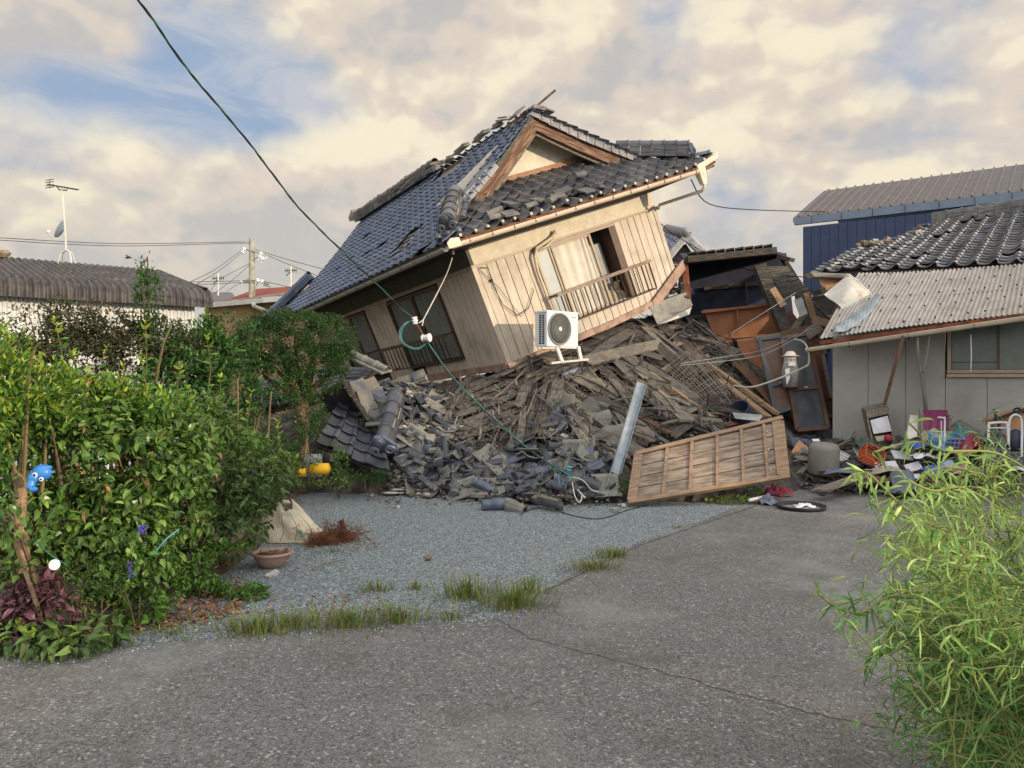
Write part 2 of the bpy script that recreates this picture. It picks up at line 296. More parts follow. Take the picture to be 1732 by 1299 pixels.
# ------------------------------------------------------------------ mesh helpers
A = np.array
def P(px, py, D): return A([(px-CX)/F*D, D, CAMZ-(py-HY)/F*D])
def G(px, py, z=0.0):
    D = (CAMZ-z)*F/(py-HY); return P(px, py, D)
def nrm(v): v = A(v, float); return v/(np.linalg.norm(v)+1e-12)
class MB:
    def __init__(s): s.v = []; s.f = []; s.n = 0
    def add(s, V, Fc):
        V = np.asarray(V, float).reshape(-1, 3); b = s.n
        s.v.append(V); s.f.extend([tuple(i+b for i in f) for f in Fc]); s.n += len(V); return s
    def hexa(s, p8):
        return s.add(p8, [(0, 3, 2, 1), (4, 5, 6, 7), (0, 1, 5, 4), (1, 2, 6, 5), (2, 3, 7, 6), (3, 0, 4, 7)])
    def box(s, c, a, b, d):
        c, a, b, d = A(c, float), A(a, float)/2, A(b, float)/2, A(d, float)/2
        return s.hexa([c-a-b-d, c+a-b-d, c+a+b-d, c-a+b-d, c-a-b+d, c+a-b+d, c+a+b+d, c-a+b+d])
    def bar(s, p, q, w, h, up=(0, 0, 1), jag=0):
        p, q = A(p, float), A(q, float); d = nrm(q-p); sd = nrm(np.cross(d, up)); u = np.cross(sd, d)
        return s.hexa([p-sd*w/2-u*h/2, q-sd*w/2-u*h/2, q+sd*w/2-u*h/2, p+sd*w/2-u*h/2, p-sd*w/2+u*h/2, q-sd*w/2+u*h/2, q+sd*w/2+u*h/2, p+sd*w/2+u*h/2])
    def tube(s, pts, r, n=8, cap=True):
        pts = [A(p, float) for p in pts]; k = len(pts); rs = r if hasattr(r, '__len__') else [r]*k
        V = []; prev = None
        for i, p in enumerate(pts):
            d = nrm(pts[min(i+1, k-1)]-pts[max(i-1, 0)])
            a = A([0, 0, 1.]) if abs(d[2]) < .9 else A([1., 0, 0])
            if prev is not None: a = prev
            sd = nrm(a-d*np.dot(a, d)); prev = sd; u = np.cross(d, sd)
            for j in range(n):
                t = 2*math.pi*j/n; V.append(p+rs[i]*(sd*math.cos(t)+u*math.sin(t)))
        Fc = [(i*n+j, i*n+(j+1) % n, (i+1)*n+(j+1) % n, (i+1)*n+j) for i in range(k-1) for j in range(n)]
        if cap: Fc += [tuple(range(n-1, -1, -1)), tuple((k-1)*n+j for j in range(n))]
        return s.add(V, Fc)
    def slab(s, poly, th):
        poly = [A(p, float) for p in poly]; th = A(th, float); n = len(poly)
        V = poly+[p+th for p in poly]
        Fc = [tuple(range(n-1, -1, -1)), tuple(range(n, 2*n))]+[(i, (i+1) % n, n+(i+1) % n, n+i) for i in range(n)]
        return s.add(V, Fc)
    def lathe(s, c, prof, ax=(0, 0, 1), n=20, start=None):
        ax = nrm(ax); a = nrm(np.cross(ax, (0, 1, 0) if abs(ax[1]) < .9 else (1, 0, 0))); b = np.cross(ax, a); c = A(c, float)
        V = [c+ax*z+r*(a*math.cos(2*math.pi*j/n)+b*math.sin(2*math.pi*j/n)) for r, z in prof for j in range(n)]
        k = len(prof)
        Fc = [(i*n+j, i*n+(j+1) % n, (i+1)*n+(j+1) % n, (i+1)*n+j) for i in range(k-1) for j in range(n)]
        return s.add(V, Fc)
    def ball(s, c, r, n=8, sc=(1, 1, 1)):
        c = A(c, float); V = []; m = n//2
        for i in range(m+1):
            t = math.pi*i/m
            for j in range(n):
                q = 2*math.pi*j/n; V.append(c+r*A([math.sin(t)*math.cos(q)*sc[0], math.sin(t)*math.sin(q)*sc[1], math.cos(t)*sc[2]]))
        return s.add(V, [(i*n+j, (i+1)*n+j, (i+1)*n+(j+1) % n, i*n+(j+1) % n) for i in range(m) for j in range(n)])
    def grid(s, fn, nu, nv):
        V = [fn(i/nu, j/nv) for i in range(nu+1) for j in range(nv+1)]
        return s.add(V, [(i*(nv+1)+j, (i+1)*(nv+1)+j, (i+1)*(nv+1)+j+1, i*(nv+1)+j+1) for i in range(nu) for j in range(nv)])
    def build(s, name, m, parent=None, origin=None, rot=None, smooth=False):
        V = np.concatenate(s.v)
        if parent is not None:
            origin = A(parent['_o']); rot = A(parent['_r']).reshape(3, 3)
        if origin is None:
            origin = A([(V[:, 0].min()+V[:, 0].max())/2, (V[:, 1].min()+V[:, 1].max())/2, V[:, 2].min()])
        R = np.eye(3) if rot is None else A(rot)
        L = (V-origin)@R
        me = bpy.data.meshes.new(name)
        nl = A([len(f) for f in s.f], dtype=np.int32)
        me.vertices.add(len(L)); me.vertices.foreach_set('co', L.astype(np.float32).ravel())
        me.loops.add(int(nl.sum())); me.loops.foreach_set('vertex_index', np.fromiter((i for f in s.f for i in f), dtype=np.int32))
        me.polygons.add(len(nl)); me.polygons.foreach_set('loop_start', np.concatenate([[0], np.cumsum(nl)[:-1]]).astype(np.int32)); me.polygons.foreach_set('loop_total', nl)
        me.polygons.foreach_set('use_smooth', [bool(smooth)]*len(nl))
        me.update(calc_edges=True); me.validate()
        me.materials.append(MT[m] if isinstance(m, str) else m)
        o = bpy.data.objects.new(name, me); COL.objects.link(o)
        if parent is not None: o.parent = parent
        else:
            Mx = Matrix.Identity(4)
            for i in range(3):
                for j in range(3): Mx[i][j] = R[i][j]
                Mx[i][3] = origin[i]
            o.matrix_world = Mx
        o['_o'] = [float(x) for x in origin]; o['_r'] = [float(x) for x in R.ravel()]
        return o
def tag(o, label=None, cat=None, group=None, kind=None):
    if label: o['label'] = label
    if cat: o['category'] = cat
    if group: o['group'] = group
    if kind: o['kind'] = kind
    return o
def thing(name, label, cat, loc, group=None, rot=None):
    o = bpy.data.objects.new(name, None); COL.objects.link(o); o.empty_display_size = .2
    R = np.eye(3) if rot is None else A(rot)
    Mx = Matrix.Identity(4)
    for i in range(3):
        for j in range(3): Mx[i][j] = R[i][j]
        Mx[i][3] = float(loc[i])
    o.matrix_world = Mx
    o['_o'] = [float(x) for x in loc]; o['_r'] = [float(x) for x in R.ravel()]
    return tag(o, label, cat, group)
def bil(c):
    c = [A(x, float) for x in c]
    return lambda u, v: c[0]*(1-u)*(1-v)+c[1]*u*(1-v)+c[2]*u*v+c[3]*(1-u)*v
def corrugated(mb, f, L, pitch, amp, rows=1, nvec=None, per=6, bend=None):
    n = max(2, int(L/pitch))*per
    nv = nrm(np.cross(f(1, 0)-f(0, 0), f(0, 1)-f(0, 0))) if nvec is None else nvec
    mb.grid(lambda u, v: f(u, v)+nv*amp*math.sin(u*n/per*2*math.pi), n, rows)
def inpoly(x, y, poly):
    c = False; j = len(poly)-1
    for i in range(len(poly)):
        if (poly[i][1] > y) != (poly[j][1] > y) and x < (poly[j][0]-poly[i][0])*(y-poly[i][1])/(poly[j][1]-poly[i][1])+poly[i][0]: c = not c
        j = i
    return c
TP = [(0, -.004), (.12, -.016), (.35, -.022), (.58, -.012), (.7, .006), (.8, .03), (.9, .033), (1.0, .006)]
def tiles(mb, f, u0, u1, v0, v1, inside, w=.27, l=.235, wob=.3, lift=.036, caps=None, capr=.03, big=1.0, jag=None):
    """courses of wavy roof tiles; f(u, v, h) -> world point"""
    nu = int(round((u1-u0)/w)); nv = int(round((v1-v0)/l)); w = (u1-u0)/nu
    for j in range(nv):
        for i in range(nu):
            uc, vc = u0+(i+.5)*w, v0+(j+.5)*l
            if not inside(uc, vc): continue
            q = wob*(jag(uc, vc) if jag else 1)
            du, dv, dh, sk = [random.gauss(0, 1)*k for k in (.010*q, .018*q, .008*q, .02*q)]
            hh = abs(dh)+ (random.random()*.05 if random.random() < .08*q else 0)
            va, vb = v0+j*l+dv, v0+(j+1)*l+.05+dv
            V = []
            for (vv, base) in ((va, lift+hh), (vb, .004)):
                for (a, h) in TP: V.append(f(u0+i*w+a*w*1.02+du+sk*(vv-vc)*3, vv, base+h*big))
            for (a, h) in TP: V.append(f(u0+i*w+a*w*1.02+du+sk*(va-vc)*3, va+.004, lift+hh+h*big-.026))
            n = len(TP)
            mb.add(V, [(k, k+1, n+k+1, n+k) for k in range(n-1)]+[(2*n+k, 2*n+k+1, k+1, k) for k in range(n-1)])
            if caps is not None and j == 0:
                caps.ball(f(u0+i*w+.86*w+du, va-.012, lift+hh+.012), capr, 8)
def rtile(mb, p, q, up, r, n=8):
    """half-round cover tile from p to q with a collar"""
    p, q = A(p), A(q); d = nrm(q-p); sd = nrm(np.cross(d, up)); u = np.cross(sd, d)
    L = np.linalg.norm(q-p)
    prof = [(0, 1.0), (.0, 1.16), (.1, 1.16), (.13, 1.0), (1.03, .95)]
    V = []
    for (t, k) in prof:
        for j in range(n+1):
            a = math.pi*j/n; V.append(p+d*L*t+r*k*(sd*math.cos(a)+u*math.sin(a)))
    Fc = [(i*(n+1)+j, i*(n+1)+j+1, (i+1)*(n+1)+j+1, (i+1)*(n+1)+j) for i in range(len(prof)-1) for j in range(n)]
    Fc.append(tuple(range(n+1)))
    mb.add(V, Fc)
def ridge(mb, p, q, up, r=.085, layers=3, lw=.2, lh=.045, seg=.26, wob=.3, mort=None):
    p, q = A(p, float), A(q, float); L = np.linalg.norm(q-p); d = nrm(q-p); sd = nrm(np.cross(d, up)); u = np.cross(sd, d)
    n = max(1, int(L/seg))
    for i in range(n):
        for k in range(layers):
            a = p+d*L*i/n; b = p+d*L*(i+.97)/n
            wdt = lw*(1.15-.12*k); off = sd*random.gauss(0, .006*wob*3)
            mb.bar(a+u*(lh*(k+.5))+off, b+u*(lh*(k+.5))+off, wdt, lh*.62, up=u)
            if mort is not None: mort.bar(a+u*(lh*(k+.95)), b+u*(lh*(k+.95)), wdt*.86, lh*.6, up=u)
        a = p+d*L*i/n+u*(lh*layers)+sd*random.gauss(0, .01*wob*3); b = p+d*L*(i+1)/n+u*(lh*layers)
        rtile(mb, a, b, u, r)
def onigawara(mb, c, d, up, s=.22):
    """ornamental ridge-end tile: plate with scrolls"""
    c = A(c, float); d = nrm(d); sd = nrm(np.cross(d, up)); u = np.cross(sd, d)
    pl = [(-1, -.1), (-.95, .5), (-.6, .95), (-.3, 1.3), (.3, 1.3), (.6, .95), (.95, .5), (1, -.1), (.5, 0), (0, .15), (-.5, 0)]
    mb.slab([c+sd*s*a+u*s*b for a, b in pl], d*.06)
    for sx in (-1, 1):
        pts = [c+d*.08+sd*s*sx*(.55+.35*math.cos(t)*(1-t/14))+u*s*(.25+.33*math.sin(t)*(1-t/14)) for t in np.linspace(0, 8.5, 22)]
        mb.tube(pts, .022, 6)
    mb.lathe(c+u*s*.95+d*.05, [(0, .05), (s*.2, .05), (s*.3, .02), (s*.34, 0), (s*.34, -.03)], d, 14)
    mb.tube([c+d*.07+sd*s*.3*math.cos(t)+u*s*(.95+.3*math.sin(t)) for t in np.linspace(0, 2*math.pi, 14)], .016, 6)
def smoothc(pts, k=6):
    pts = [A(p, float) for p in pts]; out = []
    for i in range(len(pts)-1):
        p0, p1, p2, p3 = pts[max(i-1, 0)], pts[i], pts[i+1], pts[min(i+2, len(pts)-1)]
        for j in range(k):
            t = j/k; out.append(.5*((2*p1)+(-p0+p2)*t+(2*p0-5*p1+4*p2-p3)*t*t+(-p0+3*p1-3*p2+p3)*t**3))
    return out+[pts[-1]]
# ================================================================== the toppled upper storey
HO = A([-0.0778, 13.0, 1.8079])
hx = A([0.78689128, 0.5180859, 0.33524484]); hy = A([-0.52946044, 0.84588172, -0.0644651]); hz = A([-0.3433857, -0.21756477, 0.91877096])
hn = np.cross(hx, hy)
def H(x, y, z): return HO+hx*x+hy*y+hz*z
W_, L_, HS, HW, OV, OF, ZE, ZR, YB, YG, SL = 4.373, 8.3, 1.685, 2.0, .834, .977, 2.139, 3.904, 0.0, .42, .584
house = thing('toppled_house', 'beige sided upper storey with blue-grey tiled gable roof, tipped onto its crushed ground floor', 'house', HO, rot=A([hx, hy, hn]).T)
VB = lambda n, mb, m, p=house, **k: mb.build(n, m, p, **k)
# --- walls: backing, boards, plaster bands
wall = MB()
def hbox(mb, x0, x1, y0, y1, z0, z1): mb.hexa([H(x0, y0, z0), H(x1, y0, z0), H(x1, y1, z0), H(x0, y1, z0), H(x0, y0, z1), H(x1, y0, z1), H(x1, y1, z1), H(x0, y1, z1)])
# dark backing with openings (front window 1.3-3.2, left windows)
for a in [(.02, 1.28, .03, .12, .0, HS), (1.28, 3.22, .03, .12, 0, .22), (3.22, W_-.02, .03, .12, .12, HS), (1.28, 3.22, .03, .12, 1.67, HS)]: hbox(wall, *a)
for a in [(.03, .12, .121, 1.34, 0, HS), (.03, .12, 1.34, 3.66, 0, .2), (.03, .12, 3.66, 4.86, 0, HS), (.03, .12, 4.86, 6.9, 0, .2), (.03, .12, 6.9, L_, 0, HS), (.03, .12, 1.34, 3.66, 1.66, HS), (.03, .12, 4.86, 6.9, 1.66, HS)]: hbox(wall, *a)
hbox(wall, W_-.1, W_-.01, .12, L_, .2, HW); hbox(wall, .02, W_-.02, L_-.1, L_-.01, 0, HW)
VB('wall_core', wall, 'groove')
sid = MB()
BW = .186
def fboards(x0, x1, z0, z1, fz0=None):
    n = max(1, round((x1-x0)/BW)); w = (x1-x0)/n
    for i in range(n):
        a, b = x0+i*w+.008, x0+(i+1)*w-.008
        za = z0 if fz0 is None else max(z0, fz0(a)); zb = z0 if fz0 is None else max(z0, fz0(b))
        dy = random.uniform(0, .004)
        sid.hexa([H(a, -dy, za), H(b, -dy, zb), H(b, .029, zb), H(a, .029, za), H(a, -dy, z1), H(b, -dy, z1), H(b, .029, z1), H(a, .029, z1)])
def lboards(y0, y1, z0, z1, bw=BW):
    n = max(1, round((y1-y0)/bw)); w = (y1-y0)/n
    for i in range(n):
        a, b = y0+i*w+.009, y0+(i+1)*w-.009
        dx = random.uniform(0, .004)
        sid.hexa([H(-dx, a, z0), H(-dx, b, z0), H(.029, b, z0), H(.029, a, z0), H(-dx, a, z1), H(-dx, b, z1), H(.029, b, z1), H(.029, a, z1)])
cut = lambda x: .06+.44*(x-3.53)/.9
fboards(.1, 1.26, 0, HS); fboards(1.26, 3.22, 0, .23); fboards(3.22, W_-.09, 0.0, HS, cut)
# plain corner posts (the bent corner strip)
sid.hexa([H(-.008, -.008, .02), H(.095, -.008, 0), H(.095, .029, 0), H(-.008, .029, .02), H(-.008, -.008, HS), H(.095, -.008, HS), H(.095, .029, HS), H(-.008, .029, HS)])
sid.hexa([H(W_-.085, -.008, cut(W_-.085)), H(W_+.008, -.008, cut(W_)), H(W_+.008, .03, cut(W_)), H(W_-.085, .03, cut(W_-.085)), H(W_-.085, -.008, HS), H(W_+.008, -.008, HS), H(W_+.008, .03, HS), H(W_-.085, .03, HS)])
lboards(.03, 1.33, 0, HS); lboards(1.33, 3.05, 0, .22); lboards(3.66, 4.86, 0, HS); lboards(6.9, L_, 0, HS)
sid.hexa([H(W_, .031, .5), H(W_+.02, .031, .5), H(W_+.02, L_, .3), H(W_, L_, .3), H(W_, .031, HS), H(W_+.02, .031, HS), H(W_+.02, L_, HS), H(W_, L_, HS)])
VB('siding', sid, 'siding')
pl = MB()
hbox(pl, .0, W_, .0, .1, HS+.045, HW+.11)
VB('plaster_band', pl, 'stucco')
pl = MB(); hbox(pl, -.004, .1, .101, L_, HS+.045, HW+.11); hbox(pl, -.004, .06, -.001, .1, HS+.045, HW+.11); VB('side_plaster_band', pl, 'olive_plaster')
tr = MB()
hbox(tr, -.025, W_+.03, -.035, .03, HS, HS+.045); hbox(tr, -.03, .03, .031, L_, HS-.02, HS+.045)
VB('drip_rail', tr, 'frame_tan')
sk = MB()   # skirt board under the siding, following the bent floor line
def skirt(p, q, th, drop):
    (x0, y0, z0), (x1, y1, z1) = p, q
    sk.hexa([H(x0-th[0], y0-th[1], z0-drop), H(x1-th[0], y1-th[1], z1-drop), H(x1+.05, y1+.05, z1-drop), H(x0+.05, y0+.05, z0-drop), H(x0-th[0], y0-th[1], z0), H(x1-th[0], y1-th[1], z1), H(x1+.05, y1+.05, z1), H(x0+.05, y0+.05, z0)])
skirt((-.03, -.03, -.005), (.95, -.03, -.005), (0, .03), .12); skirt((.953, -.03, -.005), (2.2, -.03, -.01), (0, .032), .11); skirt((2.203, -.03, -.01), (3.52, -.03, .05), (0, .03), .12)
skirt((3.5, -.035, .05), (4.6, -.035, .585), (0, .04), .19)
skirt((-.03, -.02, .012), (-.03, 1.6, .008), (.02, 0), .12); skirt((-.03, 1.61, .008), (-.03, 3.05, .004), (.024, 0), .13)
VB('skirt_board', sk, 'trim')
# --- soffit and fascia
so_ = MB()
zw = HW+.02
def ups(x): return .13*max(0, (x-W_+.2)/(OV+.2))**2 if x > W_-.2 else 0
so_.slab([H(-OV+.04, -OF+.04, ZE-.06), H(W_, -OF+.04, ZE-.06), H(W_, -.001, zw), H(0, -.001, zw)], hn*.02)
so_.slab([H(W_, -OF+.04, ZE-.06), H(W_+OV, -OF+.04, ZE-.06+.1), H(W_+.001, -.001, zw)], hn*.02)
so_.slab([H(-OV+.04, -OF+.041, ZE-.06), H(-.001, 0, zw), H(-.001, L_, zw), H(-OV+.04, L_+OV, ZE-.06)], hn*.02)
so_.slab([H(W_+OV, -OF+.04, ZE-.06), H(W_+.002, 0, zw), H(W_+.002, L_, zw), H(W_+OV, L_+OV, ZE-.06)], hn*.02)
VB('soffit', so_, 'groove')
fa = MB()
for i in range(14):
    xa, xb = -OV+(W_+2*OV)*i/14, -OV+(W_+2*OV)*(i+.995)/14
    fa.hexa([H(xa, -OF+.0, ZE-.12+ups(xa)), H(xb, -OF, ZE-.12+ups(xb)), H(xb, -OF+.035, ZE-.12+ups(xb)), H(xa, -OF+.035, ZE-.12+ups(xa)), H(xa, -OF, ZE-.01+ups(xa)), H(xb, -OF, ZE-.01+ups(xb)), H(xb, -OF+.035, ZE-.01+ups(xb)), H(xa, -OF+.035, ZE-.01+ups(xa))])
VB('front_fascia', fa, 'rust')
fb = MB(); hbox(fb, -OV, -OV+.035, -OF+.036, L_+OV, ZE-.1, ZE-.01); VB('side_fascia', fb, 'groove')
# --- gutters
def gutter(mb, p, q, r, up):
    p, q = A(p), A(q); d = nrm(q-p); sd = nrm(np.cross(d, up)); u = np.cross(sd, d)
    V = []; n = 10
    for c in (p, q):
        for rr in (r, r-.008):
            for j in range(n+1):
                a = math.pi+math.pi*j/n; V.append(c+rr*(sd*math.cos(a)+u*math.sin(a)))
    m = n+1; Fc = []
    for j in range(n): Fc += [(j, j+1, 2*m+j+1, 2*m+j), (m+j+1, m+j, 3*m+j, 3*m+j+1), (j, m+j, m+j+1, j+1), (2*m+j, 2*m+j+1, 3*m+j+1, 3*m+j)]
    Fc += [(0, 2*m, 3*m, m), (n, m+n, 3*m+n, 2*m+n)]
    mb.add(V, Fc)
    mb.tube([p+sd*r, q+sd*r], .008, 6); mb.tube([p-sd*r, q-sd*r], .008, 6)
g = MB()
xs = [-OV+.02, .8, 2.2, 3.6, W_+.25]
for a, b in zip(xs[:-1], xs[1:]): gutter(g, H(a, -OF-.07, ZE-.06+.01*a/4), H(b, -OF-.07, ZE-.06+.01*b/4), .062, hn)
g.slab([H(-OV-.08, -OF-.13, ZE-.11), H(-OV+.14, -OF-.135, ZE-.11), H(-OV+.14, -OF-.135, ZE+.01), H(-OV-.0, -OF-.135, ZE+.03), H(-OV-.08, -OF-.13, ZE-.02)], hy*.02)
gt = VB('front_gutter', g, 'gutter', smooth=False)
gb = MB()
for k in range(13):
    x = -OV+.3+k*.42
    if x < W_+.2: gb.tube([H(x, -OF+.0, ZE+.02), H(x, -OF-.075, ZE+.03), H(x, -OF-.14, ZE-.0), H(x, -OF-.135, ZE-.1)], .006, 5)
gb.build('gutter_hooks', 'rail', gt)
up_ = MB()
for i in range(5):
    xa = W_+.3+i*.125; xb = xa+.124
    up_.hexa([H(xa, -OF-.05, ZE-.08+ups(xa)*1.1), H(xb, -OF-.05, ZE-.08+ups(xb)*1.1), H(xb, -OF-.01, ZE-.08+ups(xb)*1.1), H(xa, -OF-.01, ZE-.08+ups(xa)*1.1), H(xa, -OF-.05, ZE+.02+ups(xa)*1.1), H(xb, -OF-.05, ZE+.02+ups(xb)*1.1), H(xb, -OF-.01, ZE+.02+ups(xb)*1.1), H(xa, -OF-.01, ZE+.02+ups(xa)*1.1)])
VB('upturned_eave_end', up_, 'gutter')
g = MB()
for a, b in ((-OF-.02, 1.8), (1.81, 4.6), (4.61, L_+OV)): gutter(g, H(-OV-.075, a, ZE-.07), H(-OV-.075, b, ZE-.07), .06, hn)
g2 = VB('side_gutter', g, 'gutter_grey')
gb = MB()
for k in range(18):
    y = -.5+k*.5; gb.tube([H(-OV, y, ZE+.0), H(-OV-.08, y, ZE+.0), H(-OV-.145, y, ZE-.02), H(-OV-.14, y, ZE-.1), H(-OV-.02, y, ZE-.14)], .005, 4)
gb.build('gutter_hooks', 'rail', g2)
# leader box and downpipe at the right end
lb = MB()
c = H(W_+.3, -OF-.07, ZE-.1)
lb.hexa([c+hx*a+hy*b+hn*d for (a, b, d) in [(-.05, -.045, -.22), (.05, -.045, -.22), (.05, .045, -.22), (-.05, .045, -.22), (-.1, -.07, .1), (.1, -.07, .1), (.1, .07, .1), (-.1, .07, .1)]])
dp = VB('downpipe', lb, 'gutter')
lb = MB(); lb.tube([c-hn*.2, c-hn*.26, c-hn*.32+hy*.06-hx*.02, H(W_+.03, -.1, HS+.05), H(W_+.0, -.05, HS-.02)], .032, 8)
lb.build('pipe', 'gutter', dp, smooth=True)
# --- roof tiles
CA = 1/math.sqrt(1+SL*SL)
tn_l = nrm(np.cross(hy, hx+hz*SL)*-1); tn_l = tn_l if tn_l @ hn > 0 else -tn_l
tn_f = nrm(np.cross(hx, hy+hz*SL)); tn_f = tn_f if tn_f @ hn > 0 else -tn_f
tn_r = nrm(np.cross(hy, -hx+hz*SL)); tn_r = tn_r if tn_r @ hn > 0 else -tn_r
LE = math.sqrt(1+SL*SL)
sag = lambda y, t: -.09*math.sin(math.pi*min(1, max(0, t/3.02)))*(1)
def fl(u, v, h=0):   # u along y (reversed so that humps face the camera side), v up the slope
    y = 9.1-u; t = v/LE
    return H(-OV+t, y, ZE+SL*t+sag(y, t)*.6)+tn_l*h
def ff(u, v, h=0):
    x = -OV+u; t = v/LE
    return H(x, -OF+t, ZE+SL*t+ups(x)*max(0, 1-t/1.2))+tn_f*h
def fr(u, v, h=0):
    y = -OF+u; t = v/LE
    return H(W_+OV-t, y, ZE+SL*t)+tn_r*h
TB = YB+OF; TT = W_/2+OV; YV = 8.0
hole = lambda y, t: (1.35 < y-.55*(t-.7) < 1.92 and .32 < t < 1.0) or (2.15 < y < 3.2 and t > 2.72)
def in_l(u, v):
    y = 9.1-u; t = v/LE
    if t > TT-.02 or t < 0 or hole(y, t): return False
    if t < TB: return y > -OF+t-.02 and y < YV+TB-t+.1
    return YB-.05 < y < YV
def in_r(u, v):
    y = -OF+u; t = v/LE
    if t > TT-.02: return False
    if t < TB: return y > -OF+t
    return YB-.05 < y < YV
def in_f(u, v):
    x = -OV+u; t = v/LE
    return t < YG+OF-.02 and x > -OV+t-.05 and x < W_+OV-t+.08
caps = MB(); caps2 = MB()
tl = MB(); tiles(tl, fl, 0, 9.1+OF, 0, TT*LE, in_l, w=.268, l=.205, wob=.22, caps=caps2, capr=.022, big=.7)
tilesl = VB('left_slope_tiles', tl, 'tile'); caps2.build('tile_ends', 'tile', tilesl, smooth=True)
tf = MB(); jg = lambda u, v: 1+4.2*math.exp(-((u-1.9)/1.3)**2)*(1.1 if v < .9 else .5)
tiles(tf, ff, 0, W_+2*OV, 0, (YG+OF)*LE, in_f, w=.26, l=.215, wob=.42, caps=caps, capr=.028, big=1.35, jag=jg, lift=.045)
tilesf = VB('front_skirt_tiles', tf, 'tile_front'); caps.build('tile_ends', 'gutter', tilesf, smooth=True)  # cream gutter material paints low sunlight onto the front tile ends
tq = MB(); tiles(tq, fr, 0, 9.1+OF, 0, TT*LE, in_r, w=.268, l=.235, wob=.3)
VB('right_slope_tiles', tq, 'tile')
# roof decks under the tiles
dk = MB()
def deck(f, poly, off=-.075):
    pts = [f(u, v*LE, off) for u, v in poly]; dk.slab(pts, (f(0, 0, 1)-f(0, 0, 0))*.05)
dk.slab([H(-OV, -OF, ZE)-tn_l*.09, H(-OV+TB, YB, ZE+SL*TB)-tn_l*.13, H(-OV+TT, YB, ZR)-tn_l*.09, H(-OV+TT, YV, ZR)-tn_l*.09, H(-OV+TB, YV, ZE+SL*TB)-tn_l*.13, H(-OV, YV+TB, ZE)-tn_l*.09], tn_l*.04)
dk.slab([H(W_+OV, -OF, ZE)-tn_r*.07, H(W_+OV-TB, YB, ZE+SL*TB)-tn_r*.07, H(W_/2, YB, ZR)-tn_r*.07, H(W_/2, YV, ZR)-tn_r*.07, H(W_+OV-TB, YV, ZE+SL*TB)-tn_r*.07, H(W_+OV, YV+TB, ZE)-tn_r*.07], tn_r*.04)
tg = YG+OF
dk.slab([H(-OV, -OF, ZE)-tn_f*.07, H(W_+OV, -OF, ZE)-tn_f*.07, H(W_+OV-TB, YB, ZE+SL*TB)-tn_f*.07, H(W_+OV-TB, YG, ZE+SL*tg)-tn_f*.07, H(-OV+TB, YG, ZE+SL*tg)-tn_f*.07, H(-OV+TB, YB, ZE+SL*TB)-tn_f*.07], tn_f*.04)
VB('roof_deck', dk, 'mortar')
# exposed battens in the hole of the left slope
bt = MB()
for k in range(6):
    t = .34+k*.12; bt.bar(H(-OV+t, 1.2, ZE+SL*t)-tn_l*.0-tn_l*.06, H(-OV+t, 2.1, ZE+SL*t)-tn_l*.055, .09, .012, up=tn_l)
VB('exposed_battens', bt, 'oldwood')
# gable wall, base trim, barge boards
gw = MB(); gw.slab([H(-OV+TB-.1, YG, ZE+SL*tg-.1), H(W_+OV-TB+.1, YG, ZE+SL*tg-.1), H(W_/2, YG, ZR-.06)], hy*.06)
VB('gable_wall', gw, 'stucco')
gw = MB(); zt = ZE+SL*tg+.02
gw.bar(H(.75, YG-.04, zt), H(3.95, YG-.04, zt+.03), .05, .085, up=hn)
VB('gable_base_trim', gw, 'gablestrim')
for side in (-1, 1):
    b1, b2, b3 = MB(), MB(), MB()
    n = 8
    def rp(k, drop, y):
        s = k/n; t = TT-(TT-TB+.12)*s; cv = -.055*math.sin(math.pi*s)
        x = (-OV+t) if side < 0 else (W_+OV-t)
        return H(x, y, ZE+SL*t+cv-drop)
    for k in range(n):
        b1.hexa([rp(k, .31, YB-.04), rp(k+1, .31, YB-.04), rp(k+1, .31, YB+.02), rp(k, .31, YB+.02), rp(k, .10, YB-.04), rp(k+1, .10, YB-.04), rp(k+1, .10, YB+.02), rp(k, .10, YB+.02)])
        b2.hexa([rp(k, .098, YB-.075), rp(k+1, .098, YB-.075), rp(k+1, .098, YB+.3), rp(k, .098, YB+.3), rp(k, .02, YB-.075), rp(k+1, .02, YB-.075), rp(k+1, .02, YB+.3), rp(k, .02, YB+.3)])
        b3.hexa([rp(k, .37, YB+.03), rp(k+1, .37, YB+.03), rp(k+1, .37, YB+.075), rp(k, .37, YB+.075), rp(k, .24, YB+.03), rp(k+1, .24, YB+.03), rp(k+1, .24, YB+.075), rp(k, .24, YB+.075)])
    bb = VB('barge_board', b1, 'barge' if side < 0 else 'barge_r'); b2.build('verge_board', 'brownwood' if side > 0 else 'oldwood', bb); b3.build('inner_barge_board', 'palewood', bb)
    vt = MB()
    cnt = 13
    for k in range(cnt):
        s = (k+.35)/cnt
        if side < 0 and s < .5: continue
        t = TT-(TT-TB+.1)*s
        x = (-OV+t) if side < 0 else (W_+OV-t); sg = 1 if side < 0 else -1
        cv = -.055*math.sin(math.pi*s)
        dv = nrm(hx*sg+hz*SL)     # up the slope
        tn = tn_l if side < 0 else tn_r
        c = H(x, YB-.06, ZE+SL*t+cv)+tn*(.035+random.uniform(0, .012))
        vt.box(c+hy*.13, dv*.27, hy*.32, tn*.03); vt.box(c-hy*.035-tn*.055, dv*.245, hy*.02, tn*.13)
        vt.box(c-hy*.036-dv*.13-tn*.04, dv*.035, hy*.05, tn*.14)
    VB('verge_tiles', vt, 'tile_old')
